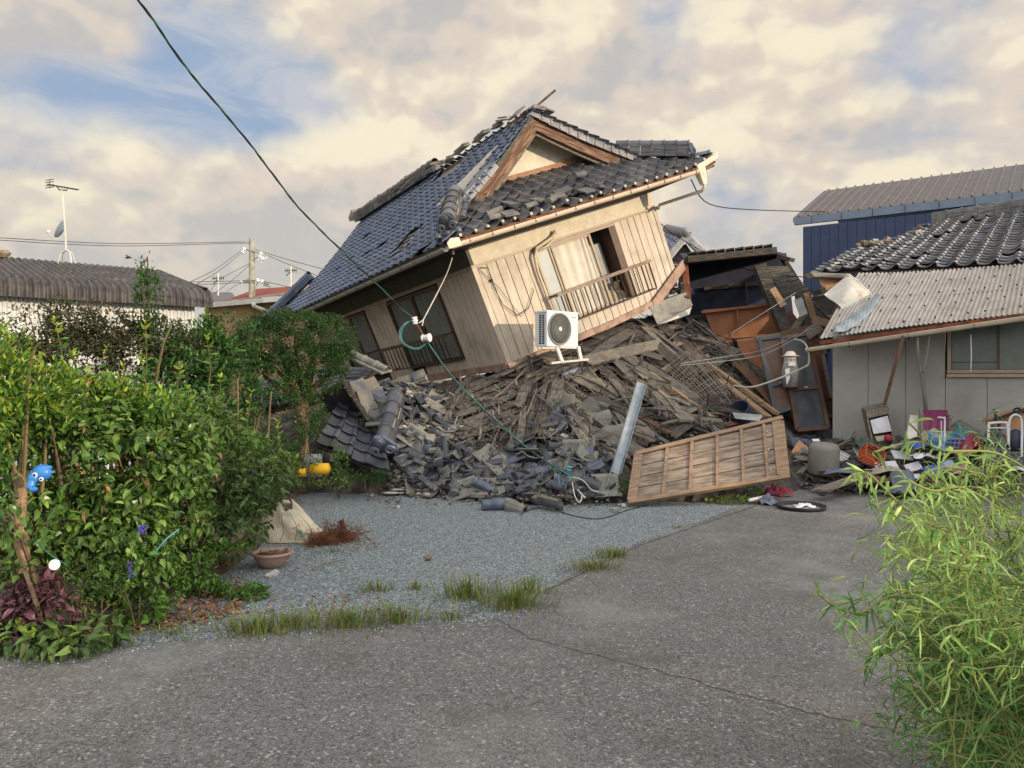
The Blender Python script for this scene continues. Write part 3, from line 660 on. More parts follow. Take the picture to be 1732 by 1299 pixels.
# main ridge: broken stack toward the far end
rg = MB(); mo = MB()
def rr(y, dz=0): return H(W_/2, y, ZR+.02+dz)
ridge(rg, rr(YV+.05), rr(3.5), hn, r=.085, layers=4, lw=.3, lh=.05, wob=.9, mort=mo)
rdg = VB('ridge_tiles', rg, 'tile_loose'); mo.build('ridge_clay', 'clay', rdg)
rg = MB()
for y, rot, dz in ((3.2, .1, .08), (2.95, .35, .07), (2.5, -.2, .1), (2.25, .2, .12), (1.7, -.1, .1), (1.45, .25, .12), (1.0, .1, .1), (.75, -.3, .13)):
    c = rr(y, dz); d = nrm(hy+hx*rot+hn*random.uniform(-.2, .3)); rg.box(c, d*.27, nrm(np.cross(d, hn))*.16, hn*.03); rg.box(c+hn*.045+hx*.02, d*.2, nrm(np.cross(d, hn))*.13, hn*.028)
rg.build('loose_ridge_tiles', 'tile_dusty', rdg)
oni = MB(); onigawara(oni, rr(YV+.12, .1)+hy*.05, hy, hn, .2); oni.build('ridge_end_tile', 'tile_dusty', rdg)
# stubs at the gable peak
pk = MB(); pk.bar(H(W_/2-.03, -.08, ZR-.02), H(W_/2-.03, .6, ZR-.02), .13, .1, up=hn)
pk.bar(H(W_/2+.25, .2, ZR+.1), H(W_/2+.62, -.12, ZR+.27), .06, .03, up=hn)
VB('ridge_beam_end', pk, 'barge')
pk = MB()
for (a, b, c, r_) in ((-.28, -.02, -.02, .5), (.18, .05, -.02, -.4), (.3, .15, .03, -.3), (.42, .1, -.06, -.5)):
    d = nrm(hx+hz*r_); pk.box(H(W_/2+a, b, ZR+.06+c), d*.26, hy*.26, nrm(np.cross(d, hy))*.03)
VB('peak_tiles', pk, 'tile_dusty')
# hip ridges
def hipp(t, side, dz=0.0):
    return H((-OV+t) if side < 0 else (W_+OV-t), -OF+t, ZE+SL*t+dz+(ups(W_+OV-t) if side > 0 else 0))
h1 = MB(); m1 = MB()
ridge(h1, hipp(.32, -1, .05), hipp(1.16, -1, .07), hn, r=.11, layers=2, lw=.26, lh=.05, seg=.24, mort=m1)
for k in range(3):
    rtile(h1, hipp(.4+k*.2, -1, .06)+hx*.2-hy*.05, hipp(.6+k*.2, -1, .06)+hx*.2-hy*.05, hn, .055)
hr = VB('left_hip_ridge', h1, 'tile_front'); m1.build('ridge_clay', 'clay', hr)
on = MB(); onigawara(on, hipp(.28, -1, .05), hipp(0, -1)-hipp(.5, -1)+hn*.1, hn, .17)
for s_ in (-.16, 0, .17): on.ball(hipp(.14, -1, .04)+nrm(hx-hy)*s_, .06, 10)
on.build('onigawara', 'tile_dark', hr)
h2 = MB(); m2 = MB()
ridge(h2, hipp(.3, 1, .02), hipp(1.2, 1, .02), hn, r=.085, layers=4, lw=.24, lh=.055, seg=.2, mort=m2)
hr2 = VB('right_hip_ridge', h2, 'tile_dark'); m2.build('ridge_clay', 'tile_front', hr2)
on = MB(); onigawara(on, hipp(.26, 1, .08), hipp(0, 1)-hipp(.5, 1)+hn*.25, hn, .15); on.build('onigawara', 'tile', hr2)
cn = MB()
rtile(cn, hipp(.02, 1, .04)+hn*.02, hipp(.3, 1, .02), hn, .06)
VB('corner_cover_tile', cn, 'tile')
h3 = MB()
def hib(t): return H(-OV+t, YV+TB-t+.02, ZE+SL*t+.03)
ridge(h3, hib(.05), hib(1.15), hn, r=.09, layers=3, lw=.24, lh=.05)
VB('rear_hip_ridge', h3, 'tile')
# displaced tiles lying on the front slope
ds = MB()
for (u, v, a, b) in ((1.75, .22, .1, 0), (2.0, .3, .4, .1), (2.3, .2, -.2, .1), (1.5, .42, .3, .2), (2.55, .36, -.5, .15), (3.3, .75, .1, .2), (3.15, .33, .7, .2), (2.9, .15, .2, .1), (1.1, .3, -.3, .1), (.95, .15, .2, .05), (1.25, .12, 0, .1), (2.1, .12, .5, .12)):
    d = nrm(hx*math.cos(a)+hy*math.sin(a)+hn*random.uniform(-.12, .12)); c = ff(u, v, .09+b*.25)
    e = nrm(np.cross(tn_f, d))
    if random.random() < .5: rtile(ds, c-d*.13, c+d*.13, tn_f+hx*random.uniform(-.3, .3), .06)
    else: ds.box(c, d*.27, e*.2, nrm(tn_f+e*random.uniform(-.4, .4))*.025)
VB('displaced_tiles', ds, 'tile_loose')
ds = MB()
for (u, v) in ((3.05, .3), (3.1, .36), (2.98, .28), (3.3, .22), (1.0, .7)): ds.ball(ff(u, v, .07), .06, 7, (1.3, 1, .6))
VB('roof_clay_lumps', ds, 'clay')
# --- front window with curtain
wf = MB()
def fbar(mb, x0, x1, z0, z1, y0=-.03, y1=.05): hbox(mb, x0, x1, y0, y1, z0, z1)
fbar(wf, 1.27, 3.23, 1.64, 1.68); fbar(wf, 1.27, 1.31, .23, 1.639); fbar(wf, 1.311, 3.18, .231, .27)
win = VB('front_window', wf, 'frame_tan')
wf = MB()
for x in (1.60, 1.66): fbar(wf, x, x+.035, .271, 1.638, -.015, .025)
fbar(wf, 2.56, 2.60, .271, 1.638, -.01, .03); fbar(wf, 1.312, 2.559, .272, .31, .0, .024); fbar(wf, 1.312, 2.559, 1.60, 1.637, .0, .024)
wf.build('sash', 'frame_tan', win)
wf = MB(); fbar(wf, 1.312, 1.60, .311, 1.599, .008, .016); wf.build('frosted_pane', 'frost', win)
wf = MB(); wf.grid(lambda u, v: H(1.7+.58*u+.1*v*u, .05+.012*math.sin(u*18), .3+1.3*v), 40, 2)
wf.grid(lambda u, v: H(2.36+.16*u-.18*(1-v)*(1-v)*(1-u)+.0*v, .07+.02*math.sin(u*9), .3+1.3*v), 16, 6)
wf.build('curtain', 'curtain', win, smooth=True)
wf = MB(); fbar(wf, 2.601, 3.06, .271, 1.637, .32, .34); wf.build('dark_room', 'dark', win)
wf = MB(); fbar(wf, 3.06, 3.226, .271, 1.638, -.02, .33); wf.build('wooden_jamb', 'frame_brown', win)
wf = MB(); fbar(wf, 2.66, 2.98, .45, 1.42, .26, .28); wf.build('sliding_screen', 'grey', win)
wf = MB(); wf.grid(lambda u, v: H(2.85+.16*u+.05*math.sin(v*7), .1+.03*math.sin(u*12+v*4), .28+.36*v), 10, 6); wf.grid(lambda u, v: H(2.5+.36*u, .12, .28+.3*v*(1-u*.3)), 4, 4)
wf.build('room_clutter', 'beige_cloth', win)
wf = MB(); wf.box(H(1.31+.31, .1, .95), hx*.6, hy*.01, hz*1.3); wf.box(H(2.1, .12, .95), hx*1.0, hy*.01, hz*1.3); wf.build('room_backing', 'curtain', win)
# --- balcony rail on the front window
def railing(f, a0, a1, z0, z1, nb, name, ex_=0, matt='railtop'):
    r = MB(); r.hexa([f(a0-.02, -.30, z1-.03), f(a1, -.30, z1-.03), f(a1, -.24, z1-.03), f(a0-.02, -.24, z1-.03), f(a0-.02, -.30, z1+.03), f(a1, -.30, z1+.03), f(a1, -.24, z1+.03), f(a0-.02, -.24, z1+.03)])
    ro = VB(name, r, matt)
    b = MB()
    for k in range(nb):
        a = a0+.06+(a1-a0-.1)*k/(nb-1)
        b.tube([f(a, -.27, z1-.02), f(a, -.27, z0+.03), f(a, -.25, z0)], .011, 5)
    b.tube([f(a0+.03, -.25, z0), f(a1-.03, -.25, z0)], .014, 6)
    for a in (a0, a1-.05):
        b.tube([f(a, -.26, z1), f(a, -.02, z1)], .014, 6); b.tube([f(a+.01, -.25, z0), f(a+.01, -.02, z0)], .012, 6)
    b.build('balusters', 'rail', ro)
    return ro
railing(lambda a, o, z: H(a, o, z), 1.27, 3.56, .27, .80, 21, 'front_balcony_railing')
# --- conduit pipe beside the front window
cp = MB(); pts = [H(1.82, -.06, 1.84), H(1.72, -.09, 1.78), H(1.5, -.11, 1.72), H(1.3, -.11, 1.68), H(1.21, -.09, 1.55), H(1.18, -.07, 1.3), H(1.19, -.07, .9), H(1.2, -.07, .45)]
cp.tube(pts, .028, 8); cp.ball(pts[0], .045, 8); cp.tube([pts[1]-hn*.05, pts[2]-hn*.07, pts[3]-hn*.04], .02, 6)
VB('aircon_pipe', cp, 'gutter', smooth=True)
# --- left side windows
def lwin(y0, y1, panes, label):
    m = MB(); hbox(m, -.03, .06, y0, y0+.05, .24, 1.64); hbox(m, -.03, .06, y1-.05, y1, .24, 1.64); hbox(m, -.03, .06, y0+.051, y1-.051, 1.58, 1.64); hbox(m, -.05, .06, y0-.03, y1+.03, .2, .239)
    hbox(m, -.012, .05, (y0+y1)/2-.03, (y0+y1)/2+.03, .24, 1.579)
    wo_ = VB('side_window', m, 'frame_brown')
    m = MB()
    for a, b in panes: hbox(m, .02, .026, a, b, .245, 1.575)
    m.build('pane', 'glassdark', wo_)
    m = MB()
    for a, b in panes: m.grid(lambda u, v: H(.012+.006*math.sin(u*26), a+.03+(b-a-.06)*u, .26+1.3*v), 30, 1)
    m.build('lace_curtain', 'lace', wo_)
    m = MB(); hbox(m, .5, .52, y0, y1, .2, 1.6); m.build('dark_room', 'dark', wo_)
lwin(1.36, 3.64, [(1.42, 2.45), (2.56, 3.58)], '')
lwin(4.88, 6.88, [(4.94, 5.84), (5.92, 6.82)], '')
fL = lambda a, o, z: H(o, a, z)
def lrail(y0, y1, nb):
    return railing(fL, y0, y1, .26, .74, nb, 'side_balcony_railing', matt='frame_brown')
lrail(1.3, 4.2, 17); lrail(4.9, 6.9, 12)
# interior floor / joists visible below
fl_ = MB(); hbox(fl_, .1, W_-.1, .12, L_-.1, .0, .06); VB('floor', fl_, 'oldwood')
# loose wires on the front wall
lw = MB(); lw.tube([H(.12, -.03, 1.66), H(.28, -.03, 1.62), H(.25, -.03, 1.3), H(.3, -.04, .95), H(.5, -.05, .7), H(.75, -.05, .75), H(.98, -.04, 1.0), H(.97, -.04, 1.06)], .007, 5); lw.ball(H(.25, -.04, 1.4), .03, 7)
lw.tube([H(.1, -.03, 1.64), H(.34, -.04, 1.25), H(.55, -.05, .66), H(.8, -.04, .78)], .005, 5)
VB('loose_wires', lw, 'wire')
# ================================================================== ground
def sheet(name, poly, z, m, kind='structure', th=.004):
    mb = MB(); mb.slab([(x, y, z-th) for x, y in poly], (0, 0, th)); o = mb.build(name, m, origin=A([0, 0, 0])); return tag(o, kind=kind)
sheet('ground', [(-300, -300), (300, -300), (300, 300), (-300, 300)], 0, 'soil', th=.5)
g2 = lambda L: [tuple(G(x, y)[:2]) for x, y in L]
EDGE = [(0, 1118), (120, 1108), (250, 1094), (450, 1079), (650, 1063), (760, 1057), (833, 1050), (880, 1030), (925, 1000), (990, 962), (1075, 922), (1130, 900), (1190, 882), (1240, 862), (1290, 846)]
gravel = g2([(1290, 846)][:0]+[(0, 1118), (450, 1079), (833, 1050), (925, 1000), (1075, 922), (1190, 882), (1320, 842)])
sheet('gravel_yard', [(-4.0, 4.2)]+gravel+[(4.2, 11.2), (-2, 12.5), (-3.2, 11.5), (-2.6, 9.0), (-2.35, 7.2), (-2.3, 5.8), (-3.2, 4.6)], .004, 'gravel')
asp = [(-60, -30), (60, -30), (60, 14.5), (4.3, 14.5), (3.9, 10.6)]+[(float(x)+random.uniform(-.012, .012), float(y)+random.uniform(-.012, .012)) for x, y in g2(EDGE[::-1])]+[(-3.4, 4.22), (-8, 3.8), (-60, 2.5)]
sheet('driveway', asp, .014, 'asphalt', th=.012)
# crack / joint line as a dark narrow strip
def strip(name, pts, wdt, z, m):
    mb = MB()
    for (a, b) in zip(pts[:-1], pts[1:]):
        a, b = A([*a, z]), A([*b, z]); d = nrm(b-a); s_ = A([-d[1], d[0], 0])*wdt/2; mb.add([a-s_, b-s_, b+s_, a+s_], [(0, 1, 2, 3)])
    return tag(mb.build(name, m, origin=A([0, 0, 0])), kind='structure')
def crack(L, n=6, j=.02):
    P_ = g2(L); out = []
    for a, b in zip(P_[:-1], P_[1:]):
        for k in range(n): out.append((a[0]+(b[0]-a[0])*k/n+random.uniform(-j, j), a[1]+(b[1]-a[1])*k/n+random.uniform(-j, j)))
    return out+[P_[-1]]
strip('driveway_crack', crack([(833, 1050), (900, 1085), (990, 1108), (1080, 1130), (1170, 1155), (1260, 1182), (1390, 1215), (1500, 1240), (1580, 1262), (1700, 1290)]), .006, .017, 'mound')
strip('driveway_joint', crack([(925, 1002), (960, 985), (1075, 928), (1190, 888), (1300, 850)], j=.008), .014, .017, 'mound')
# loose stones on the gravel
st = MB()
gp = [(x, y) for x, y in [(-3.2, 4.4)]+gravel+[(3.4, 10.2), (-2, 11.0), (-2.3, 7.2), (-2.3, 5.8)]]
cnt = 0
while cnt < 5200:
    x, y = random.uniform(-3.2, 3.2), 4.2+6.6*random.random()**1.4
    if not inpoly(x, y, gp): continue
    r = random.uniform(.004, .0115); c = A([x, y, .006]); a = random.random()*6
    V = [c+r*A([math.cos(a+k*2.1)*random.uniform(.8, 1.2), math.sin(a+k*2.1)*random.uniform(.8, 1.2), 0]) for k in range(3)]+[c+r*A([random.uniform(-.3, .3), random.uniform(-.3, .3), random.uniform(.5, 1)])]
    st.add(V, [(0, 1, 3), (1, 2, 3), (2, 0, 3)]); cnt += 1
for i in range(900):
    e0, e1 = random.choice(list(zip(EDGE[:-1], EDGE[1:]))); t = random.random(); q = G(e0[0]+(e1[0]-e0[0])*t, e0[1]+(e1[1]-e0[1])*t); r = random.uniform(.003, .009); a = random.random()*6
    c = A([q[0]+random.gauss(0, .05), q[1]-abs(random.gauss(0, .12)), .015])
    st.add([c+r*A([math.cos(a+k*2.1), math.sin(a+k*2.1), 0]) for k in range(3)]+[c+r*A([0, 0, .8])], [(0, 1, 3), (1, 2, 3), (2, 0, 3)])
tag(st.build('gravel', 'stone', origin=A([0, 0, 0])), 'loose blue-grey gravel stones over the yard in front of the debris', 'gravel', kind='stuff')

# ================================================================== debris mound
CP = [(480, 880, 9.0, 0), (520, 834, 10.5, 0), (600, 838, 10.3, 0), (700, 838, 10.2, 0), (800, 850, 9.6, 0), (900, 860, 9.2, 0), (1000, 862, 9.1, 0), (1060, 856, 9.3, 0), (1150, 848, 9.6, 0.05), (1250, 838, 10, 0.1), (1330, 835, 10.2, .05)]
pts = []
for x, y, D, z in CP: q = P(x, y, (CAMZ-z)*F/(y-HY)); pts.append((q[0], q[1], z))
for x, y, D in [(560, 760, 10.9), (560, 700, 11.6), (620, 790, 10.6), (620, 700, 11.3), (700, 780, 10.5), (700, 720, 11.2), (700, 678, 12.2), (640, 664, 12.7), (800, 662, 12.6), (800, 720, 11.3), (800, 790, 10.3), (860, 780, 10.3), (900, 720, 11.2), (900, 640, 12.7),
                (905, 800, 10), (1000, 588, 14.2), (950, 618, 13.2), (1000, 640, 12.7), (1000, 720, 11.3), (1000, 795, 10.0), (1100, 545, 15.4), (1060, 562, 14.8), (1100, 600, 13.9), (1100, 680, 12.1), (1100, 745, 11), (1180, 560, 15.5), (1200, 620, 13.8), (1200, 690, 12.2),
                (1200, 760, 10.9), (1280, 690, 12.8), (1290, 640, 14.2), (1350, 715, 13.2), (1300, 760, 11.3), (1385, 745, 12.9), (1400, 775, 11.9), (1440, 765, 12.2), (1500, 752, 12.2), (1580, 745, 11.9), (1660, 742, 11.4), (1740, 740, 11.0), (1600, 775, 10.9), (1700, 775, 10.4), (1520, 800, 10.9)]:
    q = P(x, y, D); pts.append(tuple(q))
for x, y in [(1380, 858), (1450, 852), (1550, 842), (1650, 838), (1760, 840), (1380, 830)]: q = G(x, y); pts.append((q[0], q[1], 0))
pts += [(-5.5, 10.5, 0), (-5.5, 14, .7), (-4, 11.8, .5), (-3.2, 13.2, 1.1), (-2, 15.5, 1.3), (0, 16, 1.7), (2, 17.5, 2.6), (3.5, 17.5, 3.0), (5, 16.5, 2.2), (6.5, 15, 1.0), (-5, 18, .6), (0, 20, 1.5), (4, 21, 2), (8, 18, 1), (8, 9, 0), (6, 8.5, 0), (3, 8.6, 0), (0, 8.4, 0), (-2.4, 9, 0), (-4, 9.5, 0), (8, 13, .6)]
PT = A(pts)
def rbf(d): return np.sqrt(d*d+.15)
Kd = np.linalg.norm(PT[:, None, :2]-PT[None, :, :2], axis=2)
WT = np.linalg.solve(rbf(Kd)+np.eye(len(PT))*-.02, PT[:, 2]-.2)
def zs(x, y):
    d = np.sqrt((PT[:, 0]-x)**2+(PT[:, 1]-y)**2); return float(rbf(d)@WT)+.2
def Sf(px, py, D0=8.0, off=0.0):
    """the point of the heap (or of the ground) that is seen at this place"""
    if 590 < px < 1115: py = max(py, float(np.interp(px, [590, 650, 700, 760, 850, 880, 1000, 1100], [650, 662, 664, 660, 642, 632, 588, 548])))
    d = A([(px-CX)/F, 1, -(py-HY)/F]); D = D0
    while D < 19:
        z = CAMZ+d[2]*D
        if z <= max(.01, zs(d[0]*D, D))+off: break
        D += .03
    return A([d[0]*D, D, CAMZ+d[2]*D])
def nS(p, e=.15):
    gx = (zs(p[0]+e, p[1])-zs(p[0]-e, p[1]))/(2*e); gy = (zs(p[0], p[1]+e)-zs(p[0], p[1]-e))/(2*e)
    if p[2] < .03: gx = gy = 0
    return nrm([-gx, -gy, 1])
mb = MB()
def mfn(u, v):
    x = -5.5+14.5*u; y = 8.9+10*v; z = zs(x, y)
    nz = noise.fractal(Vector((x*2.2, y*2.2, 3.1)), .6, 2.2, 5)*.10+noise.noise(Vector((x*9, y*9, 1)))*.035
    k = min(1, max(0, (z-.03)/.3))
    z = z-.05+nz*k
    if inpoly(x, y, [(a, b) for a, b in gp]) and z < .08: z = -.05
    return A([x, y, max(z, -.05)])
mb.grid(mfn, 190, 130)
tag(mb.build('debris_mound', 'mound', origin=A([0, 0, 0])), 'heap of crushed clay, splinters and dust beneath the toppled upper storey', 'debris heap', kind='stuff')

def frame_of(p, q, n):
    x = nrm(q-p); z = nrm(n-x*np.dot(n, x)); y = np.cross(z, x); return A([x, y, z]).T
def plank(name, p, q, wd, th, m, label, cat='plank', group=None, jag=.06, roll=0.0, n=None, bend=0.0):
    """a broken board from p to q with splintered ends"""
    p, q = A(p, float), A(q, float); nn = nS((p+q)/2) if n is None else A(n, float)
    R = frame_of(p, q, nn)
    if roll:
        c, s_ = math.cos(roll), math.sin(roll); y, z = R[:, 1]*c+R[:, 2]*s_, R[:, 2]*c-R[:, 1]*s_; R = A([R[:, 0], y, z]).T
    L = np.linalg.norm(q-p); k = 5; ns = 4; V = []
    ja = [random.uniform(-1, .3)*jag for _ in range(k)]; jb = [random.uniform(-.3, 1)*jag for _ in range(k)]
    tw = random.uniform(-.03, .03)
    for zz in (0, 1):
        for i in range(ns+1):
            for j in range(k):
                x0, x1 = ja[j], L+jb[j]; s_ = i/ns; x = x0+(x1-x0)*s_
                yy = (j/(k-1)-.5)*wd; V.append((x, yy+math.sin(s_*3)*.006, zz*th+bend*math.sin(math.pi*s_)+tw*yy*s_))
    m1 = (ns+1)*k; Fc = []
    for i in range(ns):
        for j in range(k-1):
            a = i*k+j; Fc += [(a, a+1, a+k+1, a+k), (m1+a, m1+a+k, m1+a+k+1, m1+a+1)]
        for j in (0, k-1):
            a = i*k+j; Fc.append((a, a+k, m1+a+k, m1+a) if j == 0 else (a, m1+a, m1+a+k, a+k))
    for j in range(k-1): Fc += [(j, m1+j, m1+j+1, j+1), (ns*k+j, ns*k+j+1, m1+ns*k+j+1, m1+ns*k+j)]
    b = MB(); b.add([p+R@A(v) for v in V], Fc)
    o = b.build(name, m, origin=p, rot=R); return tag(o, label, cat, group)
def pp(name, x0, y0, x1, y1, wd, th, m, label, cat='plank', group=None, lift=.04, l2=None, **k):
    a = Sf(x0, y0); b = Sf(x1, y1); n = nS((a+b)/2)
    return plank(name, a+n*lift, b+n*(lift if l2 is None else l2), wd, th, m, label, cat, group, **k)
def rand_in(poly):
    xs_ = [a for a, b in poly]; ys_ = [b for a, b in poly]
    while True:
        x, y = random.uniform(min(xs_), max(xs_)), random.uniform(min(ys_), max(ys_))
        if inpoly(x, y, poly): return x, y
def zone(poly, n, ang, ln, wd, mats, label, group, lift=(.02, .14), th=(.012, .03), jag=.07, name='broken_board', cat='broken board', roll=.25):
    for i in range(n):
        x, y = rand_in(poly); a = math.radians(random.uniform(*ang)); L = random.uniform(*ln)
        c = Sf(x, y); ppm = F/c[1]; dx, dy = math.cos(a)*L*ppm/2, math.sin(a)*L*ppm/2
        p, q = Sf(x-dx, y-dy), Sf(x+dx, y+dy)
        if np.linalg.norm(q-p) > L*1.9: q = p+nrm(q-p)*L*1.4
        nn = nS((p+q)/2); l1 = random.uniform(*lift); l2 = random.uniform(*lift)
        plank(name, p+nn*l1, q+nn*l2, random.uniform(*wd), random.uniform(*th), random.choice(mats), label, cat, group, jag=jag, roll=random.uniform(-roll, roll), n=nn, bend=random.uniform(-.03, .05))
# roof boarding sheet that lies under the beige wall
deck_poly = []
for k in range(8):
    a = (792-5*k, 664+12.5*k); b = (888+2*k, 618+13*k)
    if k > 4: a = (800-3*k, 664+12.5*k)
    pp('roof_board', a[0], a[1], b[0], b[1], .16, .015, 'oldwood', 'broad grey-brown boards lying edge to edge below the bent corner of the beige wall', 'roof board', 'roof boarding below the beige wall corner', lift=.10, l2=.10, jag=.02)
zone([(755, 665), (790, 655), (775, 740), (735, 760)], 14, (100, 125), (.5, 1.1), (.04, .12), ['rotwood', 'oldwood'], 'dark splintered rafter board slanting down beside the roof boarding', 'splintered boards left of the roof boarding', jag=.14)
zone([(872, 650), (960, 650), (940, 760), (855, 770)], 34, (88, 112), (.5, 1.2), (.06, .2), ['rotwood', 'oldwood', 'rotwood'], 'rotten dark board standing on end in the middle of the debris heap', 'rotten upright boards in the heap middle', jag=.16, lift=(.03, .16))
zone([(930, 640), (1080, 640), (1060, 770), (950, 760)], 30, (15, 60), (.5, 1.1), (.1, .28), ['oldwood', 'rotwood', 'palewood'], 'wide split board sloping down toward the leaning metal gutter', 'split boards around the leaning metal gutter', jag=.14)
zone([(890, 615), (1000, 590), (1110, 550), (1100, 600), (1000, 640), (900, 650)], 34, (-36, -4), (.7, 1.7), (.12, .28), ['oldwood', 'palewood', 'oldwood', 'rotwood'], 'weathered grey board in the heap under the front balcony', 'weathered boards beneath the front balcony', jag=.12, lift=(.03, .2))
zone([(1040, 580), (1130, 560), (1190, 640), (1100, 690), (1020, 650)], 26, (22, 52), (.7, 1.7), (.1, .24), ['oldwood', 'palewood', 'oldwood', 'rotwood'], 'long grey board sloping down right in the heap', 'long boards sloping down right', jag=.12, lift=(.05, .22))
zone([(1100, 540), (1170, 545), (1200, 620), (1120, 640)], 20, (-45, 25), (.4, 1.1), (.07, .18), ['oldwood', 'rotwood', 'palewood'], 'thin grey board among debris near the orange panelling', 'boards near the orange panelling', jag=.1)
zone([(1070, 640), (1200, 690), (1260, 720), (1100, 745)], 26, (-35, 50), (.4, 1.0), (.05, .16), ['oldwood', 'brownwood', 'rotwood'], 'broken board wedged behind the wooden shutter', 'broken boards behind the wooden shutter', jag=.1)
zone([(880, 600), (1110, 520), (1200, 600), (1250, 720), (1050, 760), (760, 790), (740, 700)], 60, (0, 180), (.25, .8), (.015, .045), ['palewood', 'oldwood', 'rotwood'], 'thin wooden lath sticking out of the debris heap', 'loose laths over the debris heap', name='lath', cat='lath', th=(.01, .02), roll=.8, lift=(.05, .22))
zone([(700, 640), (880, 790), (760, 800), (640, 700)], 22, (0, 180), (.2, .6), (.02, .05), ['palewood', 'oldwood'], 'short stick lying across the tile rubble', 'sticks across the tile rubble', name='stick', cat='stick', th=(.012, .025), roll=.8, lift=(.05, .15))
zone([(1350, 740), (1450, 740), (1480, 820), (1380, 830)], 18, (-30, 20), (.3, .9), (.06, .16), ['oldwood', 'palewood', 'rotwood'], 'flat broken board on the ground around the grey bucket', 'broken boards around the grey bucket', jag=.08, lift=(.01, .06))
# hand placed boards
for a in [(1084, 655, 1160, 726, .24, .03, 'palewood', 'broad pale plank slanting down right of the metal gutter'),
          (1205, 584, 1311, 700, .34, .02, 'brownwood', 'wide dark red-brown panel board curving down behind the lattice'),
          (1190, 627, 1306, 712, .12, .05, 'tanwood', 'long tan beam running down to the corner of the wooden shutter'),
          (1212, 655, 1290, 716, .16, .03, 'tanwood', 'short tan board lying just below the long tan beam'),
          (1105, 613, 1156, 586, .16, .02, 'palewood', 'short pale board pointing up toward the orange panelling'),
          (1120, 640, 1182, 598, .13, .02, 'palewood', 'pale board crossing above the bamboo lattice'),
          (1154, 713, 1196, 694, .1, .02, 'palewood', 'small straight pale board in front of the dark stump'),
          (1160, 590, 1195, 640, .3, .02, 'brownwood', 'red-brown board with a broken edge beside the black heap top'),
          (1165, 655, 1180, 612, .13, .02, 'palewood', 'small pale board stood on end above the lattice'),
          (1085, 572, 1150, 562, .2, .02, 'oldwood', 'flat grey board under the clipped wall corner'),
          (1010, 560, 1095, 590, .26, .02, 'oldwood', 'large cracked board lying left of the clipped wall corner'),
          (1128, 556, 1215, 538, .07, .05, 'rotwood', 'dark slender beam reaching right over the heap top'),
          (985, 604, 1095, 588, .3, .02, 'oldwood', 'big cracked grey board lying beside the air conditioner stand'),
          (1390, 848, 1500, 808, .2, .025, 'palewood', 'long pale plank on the asphalt behind the black tray'),
          (1470, 836, 1575, 826, .09, .02, 'oldwood', 'narrow grey plank on the asphalt below the grey tarpaulin'),
          (1375, 790, 1440, 758, .06, .03, 'palewood', 'thin pole leaning against the brown cardboard'),
          (1240, 600, 1180, 640, .2, .02, 'oldwood', 'grey board propped against the red-brown panel')]:
    pp('plank', *a[:7], a[7], lift=.13, l2=.13, jag=.05)
# clay and plaster lumps: one uncountable object
cl = MB()
def lump(mb, c, r):
    V = []; n = 6
    for (z, k) in ((-.6, .6), (.1, 1.0), (.7, .55)):
        for j in range(n):
            a = 2*math.pi*j/n; V.append(c+r*A([math.cos(a)*k*random.uniform(.65, 1.25), math.sin(a)*k*random.uniform(.65, 1.25), z*random.uniform(.5, .95)]))
    mb.add(V, [(i*n+j, i*n+(j+1) % n, (i+1)*n+(j+1) % n, (i+1)*n+j) for i in range(2) for j in range(n)]+[tuple(range(2*n, 3*n)), tuple(range(n-1, -1, -1))])
for poly, n, rr_ in (([(590, 650), (720, 650), (860, 790), (1000, 790), (1000, 845), (760, 848), (650, 838), (610, 720)], 900, (.015, .085)), ([(1000, 570), (1180, 540), (1290, 700), (1100, 760), (960, 640)], 420, (.01, .05)),
                     ([(1340, 740), (1740, 745), (1740, 800), (1560, 838), (1380, 840)], 420, (.01, .05)), ([(640, 800), (1050, 800), (1060, 868), (640, 852)], 520, (.008, .04))):
    for i in range(n):
        x, y = rand_in(poly); lump(cl, Sf(x, y)+A([0, 0, random.uniform(-.01, .05)]), random.uniform(*rr_)**1.0*(.5+.5*random.random()))
tag(cl.build('clay_rubble', 'clay', origin=A([0, 0, 0])), 'crumbled clay plaster and dirt clods strewn over the heap', 'rubble', kind='stuff')
def chunk(x, y, r, label, m='plaster', group=None, sc=(1, 1, 1)):
    b = MB(); c = Sf(x, y); lump(b, A([0, 0, 0]), r); b.v[0] = b.v[0]*A(sc)+c+A([0, 0, r*.35]); return tag(b.build('plaster_chunk', m), label, 'plaster chunk', group)
for i in range(34):
    x, y = rand_in([(600, 650), (740, 655), (800, 740), (740, 800), (640, 740)]); chunk(x, y, random.uniform(.05, .13), 'pale chunk of broken wall plaster among the tile rubble left of the boards', group='plaster chunks in the tile rubble', sc=(1.2, .9, .6))
for i in range(14):
    x, y = rand_in([(650, 822), (750, 826), (740, 842), (660, 838)]); chunk(x, y, random.uniform(.04, .1), 'whitish plaster flake at the foot of the rubble by the upturned grey tub', group='plaster flakes at the rubble foot', sc=(1.5, 1, .35))
for i, (x, y, r) in enumerate([(820, 712, .07), (842, 818, .08), (886, 812, .09), (835, 760, .08), (862, 770, .06), (700, 770, .08), (712, 756, .09), (704, 785, .07), (690, 800, .08), (868, 790, .07), (830, 795, .07), (950, 745, .06), (840, 740, .05), (760, 700, .06)]): chunk(x, y, r, 'ochre clay lump lodged in the lower rubble', m='mortar', group='ochre clay lumps in the lower rubble')
